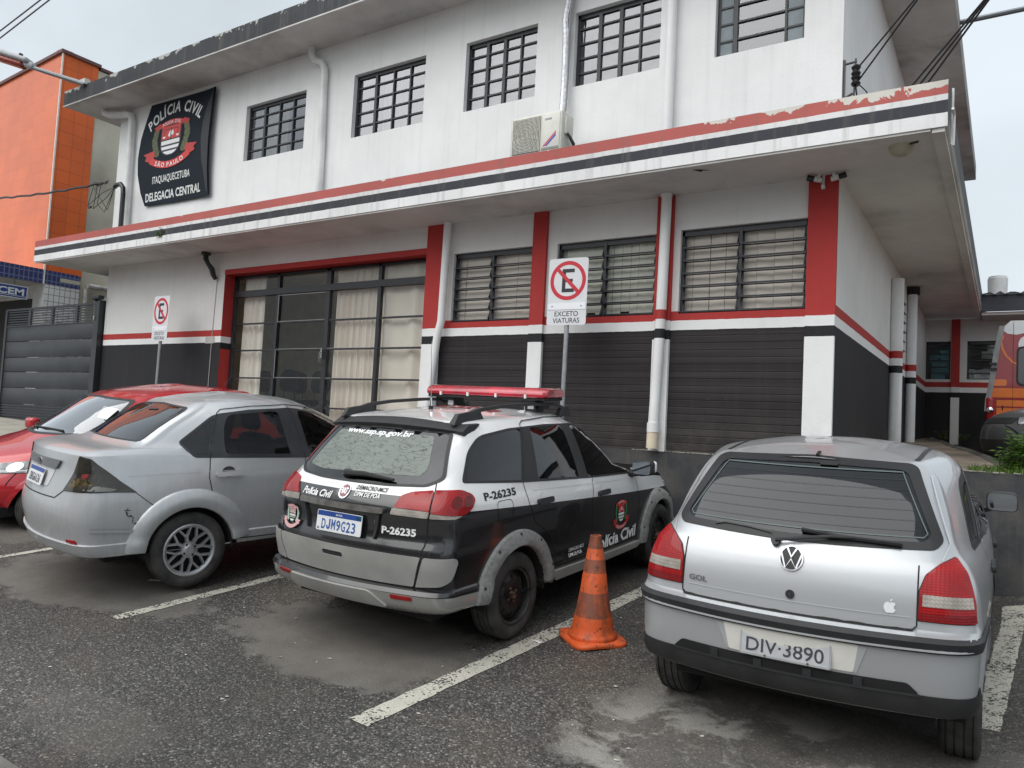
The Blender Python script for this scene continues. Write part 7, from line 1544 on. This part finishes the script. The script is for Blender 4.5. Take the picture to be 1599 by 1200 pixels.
def flat(name, mat, polys, lift=0):
    mb = MB()
    for P in polys: V, T = fill2d(P); mb.add([F3(x, z, lift) for x, z in V], T)
    return mb.build(name, mat, van)
sw = [(-.10, 1.90), (-.02, 1.83), (.10, 1.81), (.30, 1.86), (.6, 1.84), (4.5, 1.80), (4.2, 2.03), (.02, 2.03)]
flat("white_roof_band", m_vw, [sw]); flat("white_swoosh", m_vw, [rnd([(.11, 1.62), (.14, 1.76), (.30, 1.84), (1.2, 1.84), (1.2, 1.5), (.30, 1.48)], .08)], .002)
pth = [(-.07, 1.80), (-.10, 1.70), (-.085, 1.60), (-.03, 1.48), (.06, 1.38), (.2, 1.32)]
mb = MB(); mb.add([F3(x+dx, z+dz, .003) for x, z in pth for dx, dz in ((-.012, -.008), (.012, .008))], [(2*i, 2*i+1, 2*i+3, 2*i+2) for i in range(len(pth)-1)]); mb.build("orange_line", m_vo, van)
flat("orange_stripe", m_vo, [rnd([(-.20, 1.02), (-.02, 1.02), (-.02, 1.12), (-.19, 1.12)], .03)], .002); flat("orange_band", m_vo, [[(-.23, .84), (5.3, .84), (5.2, .985), (-.22, .985)]], .002); flat("orange_skirt", m_vo, [[(-.15, .52), (5.4, .52), (5.4, .80), (-.15, .80)]], .002); flat("stripe_gap", m_vred, [[(-.15, .68), (5.4, .68), (5.4, .705), (-.15, .705)]], .004)
mb = MB(); mb.box(-2.68, -2.665, -1.028, -1.024, .94, 1.02); mb.build("fuel_latch", m_blk, van)
flat("panel_seam", m_gap, [rect(.055, .06, .5, 2.0)], .004)
mb = MB(); V = []; 
for x, z in [(-.30, .62), (-.29, .8), (-.25, 1.05), (-.18, 1.6), (-.12, 1.95)]: V += [(x-.005-VO.x, Yv+.10-VO.y, z-VO.z), (x-.01-VO.x, Yv-.01-VO.y, z-VO.z), (x+.065-VO.x, Yv-.02-VO.y, z-VO.z)]
mb.add(V, [(3*i+j, 3*i+3+j, 3*i+4+j, 3*i+1+j) for i in range(4) for j in (0, 1)], True); mb.build("corner_strip", m_vg, van)
mb = MB()
for z in (1.36, 1.28): mb.box(-.255-VO.x, -.15-VO.x, Yv-.05-VO.y, Yv+.05-VO.y, z-.018-VO.z, z+.018-VO.z)
mb.build("door_hinge", m_blk, van); mb = MB(); mb.rbox(-.29-VO.x, -.18-VO.x, Yv-.03-VO.y, Yv+.15-VO.y, .48-VO.z, .84-VO.z, .03); tl = mb.build("tail_lamp", m_lred, van); mb = MB(); mb.lathe([(0, .04), (.045, .03), (.05, 0)], 16, Matrix.Translation(Vector((-.235, Yv-.03, .64))-VO) @ Matrix.Rotation(R(90), 4, 'X')); mb.build("lamp_bowl", m_chrome, tl)
flat("side_window", simple("van_glass", (.02, .022, .026), .06, coat=1, var=0), [rnd(rect(.125, 1.3, 1.05, 1.60), .07)], .006); flat("window_seal", m_rub, [rnd(rect(.10, 1.33, 1.02, 1.63), .09)], .0045)
for x in (.9, 4.4):
    for y, s in ((Yv+.1, -1), (Yv+1.85, 1)):
        t = make_wheel(van, x-VO.x, (y-VO.y), .34, .11, 'steel', .22)
        t.location.z = .02
# ---------------------------------------------------------------- grit and litter on the tarmac
mb = MB(); rg = random.Random(77)
for k in range(420):
    x, y = rg.uniform(-9, .6), rg.uniform(1.7, 6.2); s_ = rg.choice((.004, .005, .006, .007, .009, .014)); a = rg.uniform(0, 6.28); z = gz(x, y)+.001
    mb.add([(x+s_*math.cos(a+q)*rg.uniform(.5, 1.3), y+s_*math.sin(a+q)*rg.uniform(.5, 1.3), z+rg.uniform(.001, .006)) for q in (0, 1.3, 2.5, 3.7, 5)], [(0, 1, 2, 3, 4)])
tag(mb.build("road_grit", simple("pale_grit", (.42, .39, .34), .9, var=.6, vs=6, kind='World')), "scattered pale grit and tiny bits of litter on the tarmac", "grit", kind='stuff')
for x, y, l_, w_, a, nm in ((-5.72, 3.70, .055, .014, .5, "crumpled pale paper scrap lying behind the silver saloon's bumper"), (-2.62, 4.50, .04, .012, -.3, "small white scrap lying left of the traffic cone"), (-1.95, 5.4, .035, .012, .1, "small white scrap lying right of the traffic cone")):
    mb = MB(); n = 7; V = []
    for i in range(n+1): u = i/n-.5; V += [(x+math.cos(a)*u*2*l_-math.sin(a)*w_*(1+.4*math.sin(i*2)), y+math.sin(a)*u*2*l_+math.cos(a)*w_, gz(x, y)+.006+.008*abs(math.sin(i*1.7))), (x+math.cos(a)*u*2*l_+math.sin(a)*w_, y+math.sin(a)*u*2*l_-math.cos(a)*w_*(1+.3*math.cos(i)), gz(x, y)+.004+.006*abs(math.cos(i*1.3)))]
    mb.add(V, [(2*i, 2*i+2, 2*i+3, 2*i+1) for i in range(n)]); tag(mb.build("paper_scrap", m_white_l), nm, "litter")
# ---------------------------------------------------------------- plants
def leaf_mat(name, a, b_):
    m, t, b = nt(name); co = coords(t, 'World'); c = mixc(t, ramp(t, noise(t, co, 14, 3), [(.35, 0), (.65, 1)]), a, b_); t.links.new(c, b.inputs['Base Color']); b.inputs['Roughness'].default_value = .5
    out = [n for n in t.nodes if n.type == 'OUTPUT_MATERIAL'][0]; tr = N(t, "ShaderNodeBsdfTranslucent"); t.links.new(c, tr.inputs[0]); mx = N(t, "ShaderNodeMixShader"); mx.inputs[0].default_value = .3; t.links.new(b.outputs[0], mx.inputs[1]); t.links.new(tr.outputs[0], mx.inputs[2]); t.links.new(mx.outputs[0], out.inputs[0]); return m
m_leaf = leaf_mat("bush_leaf", (.045, .115, .012), (.10, .20, .022)); m_leaf2 = leaf_mat("grass_blade", (.05, .12, .015), (.12, .19, .03)); m_stem = simple("green_stem", (.10, .11, .04), .7)
def leafy(name, label, x, y, z, stems, h, spread, nl, ls, seed, cat="bush", mat=None):
    rg = random.Random(seed); t = thing(name, label, cat, (x, y, z)); sm, lf = MB(), MB()
    for k in range(stems):
        a = rg.uniform(0, 6.28); d = Vector((math.cos(a), math.sin(a), 0))*spread*rg.uniform(.2, 1); H = h*rg.uniform(.6, 1.05); P = [Vector((rg.uniform(-.06, .06), rg.uniform(-.06, .06), 0))]
        for i in range(1, 6): u = i/5; P.append(P[0]+d*u*u+Vector((rg.uniform(-.015, .015), rg.uniform(-.015, .015), H*u)))
        sm.tube(P, [.006*(1-.7*i/5) for i in range(6)], 5)
        for j in range(nl):
            u = rg.uniform(.15, 1); i = min(4, int(u*5)); p = P[i].lerp(P[i+1], u*5-i); al = rg.uniform(0, 6.28); dr = Vector((math.cos(al), math.sin(al), rg.uniform(-.25, .7))).normalized(); sd = dr.cross(Vector((0, 0, 1))).normalized(); L_ = ls*rg.uniform(.6, 1.2); W_ = L_*.24; up = sd.cross(dr)*L_*.12
            lf.add([p, p+dr*L_*.45+sd*W_-up, p+dr*L_*.5, p+dr*L_*.45-sd*W_-up, p+dr*L_-up*1.5], [(0, 1, 2), (0, 2, 3), (1, 4, 2), (2, 4, 3)])
    sm.build("stem", m_stem, t); lf.build("foliage", mat or m_leaf, t); return t
leafy("leafy_bush", "tall leafy green bush growing on the wall top at the right edge", .17, 8.35, -.22, 15, .44, .24, 34, .08, 3)
leafy("leafy_bush", "low spreading green bush left of the taller one on the wall top", .0, 8.5, -.22, 10, .27, .20, 26, .065, 8)
leafy("weed", "small weed sprouting from the canopy fascia below the banner", -11.12, 6.83, 2.66, 7, .17, .07, 9, .055, 5, "weed"); leafy("weed", "small green weed at the foot of the rear wing wall", -1.05, 16.9, .19, 9, .16, .15, 10, .06, 15, "weed"); leafy("weed", "weed beside the white pillar foot of the rear wing", -.72, 16.95, .19, 6, .13, .12, 8, .06, 16, "weed")
def grass(label, spots, seed, h):
    rg = random.Random(seed); mb = MB()
    for x0, x1, y0, y1, z, n in spots:
        for k in range(n):
            x, y = rg.uniform(x0, x1), rg.uniform(y0, y1); a = rg.uniform(0, 6.28); H = h*rg.uniform(.4, 1.1); b = Vector((math.cos(a), math.sin(a), 0)); p = Vector((x, y, z)); w_ = .004
            s = Vector((-b.y, b.x, 0))*w_; q = p+b*H*.25+Vector((0, 0, H*.65)); e_ = p+b*H*.6+Vector((0, 0, H)); mb.add([p-s, p+s, q+s, q-s, e_], [(0, 1, 2, 3), (3, 2, 4)])
    return tag(mb.build("grass", m_leaf2), label, "grass", kind='stuff')
grass("rough green grass along the charcoal wall top", [(-.30, .9, 7.87, 9.1, -.21, 1500), (.9, 5, 7.87, 8.6, -.20, 1500)], 4, .09)
# ---------------------------------------------------------------- the other side of the street (seen only in reflections)
m_far = [simple("far_render_%s" % n, c, .85, var=.2, vs=1, kind='World') for n, c in (("ochre", (.34, .27, .18)), ("grey", (.26, .26, .25)), ("green", (.20, .25, .20)))]
for k, (x0, x1, y, h) in enumerate(((-30, -14, -15, 5.5), (-13.5, -3, -16, 6.2), (-2.5, 11, -15, 4.6))):
    t = thing("street_house", ("ochre", "grey", "pale green")[k]+" house across the street behind the photographer", "house", ((x0+x1)/2, y, -1.8)); hw = (x1-x0)/2
    mb = MB(); mb.box(-hw, hw, -7, 0, 0, h); mb.build("wall", m_far[k], t); mb = MB(); mb.box(-hw-.3, hw+.3, -7.3, .3, h+.002, h+.25); mb.build("roof", m_cap, t)
    for i in range(4): x = -hw+(i+.5)*2*hw/4; mb = MB(); mb.box(x-.7, x+.7, .002, .04, 1.2, 2.5); mb.build("window", m_dark, t)
m_bark = simple("bark", (.09, .07, .05), .9); m_crown = leaf_mat("tree_leaf", (.02, .045, .010), (.05, .09, .02))
for k, (x, y, h) in enumerate(((-9.5, -8.5, 5.2), (-1.0, -9.5, 4.6), (6.5, -6.5, 5.0))):
    t = thing("street_tree", ("broad", "low", "round")[k]+" tree across the street behind the photographer", "tree", (x, y, -1.8)); rg = random.Random(k+40)
    mb = MB(); mb.tube([(0, 0, 0), (.05, 0, h*.35), (0, .05, h*.6)], [.16, .13, .08], 8)
    for i in range(6): a = i*1.05; mb.tube([(0, 0, h*.45), (math.cos(a)*.7, math.sin(a)*.7, h*.65), (math.cos(a)*1.2, math.sin(a)*1.2, h*.8)], [.07, .045, .02], 6)
    mb.build("trunk", m_bark, t); mb = MB()
    cl = [Vector((rg.gauss(0, 1.0), rg.gauss(0, 1.0), h*.72+rg.gauss(0, .55))) for _ in range(34)]
    for c in cl:
        for j in range(60):
            p = c+Vector((rg.gauss(0, .32), rg.gauss(0, .32), rg.gauss(0, .25))); d = Vector((rg.gauss(0, 1), rg.gauss(0, 1), rg.gauss(0, .6))).normalized(); s = d.orthogonal().normalized(); L_ = rg.uniform(.10, .2); mb.add([p, p+d*L_*.5+s*L_*.25, p+d*L_, p+d*L_*.5-s*L_*.25], [(0, 1, 2, 3)])
    mb.build("crown", m_crown, t)
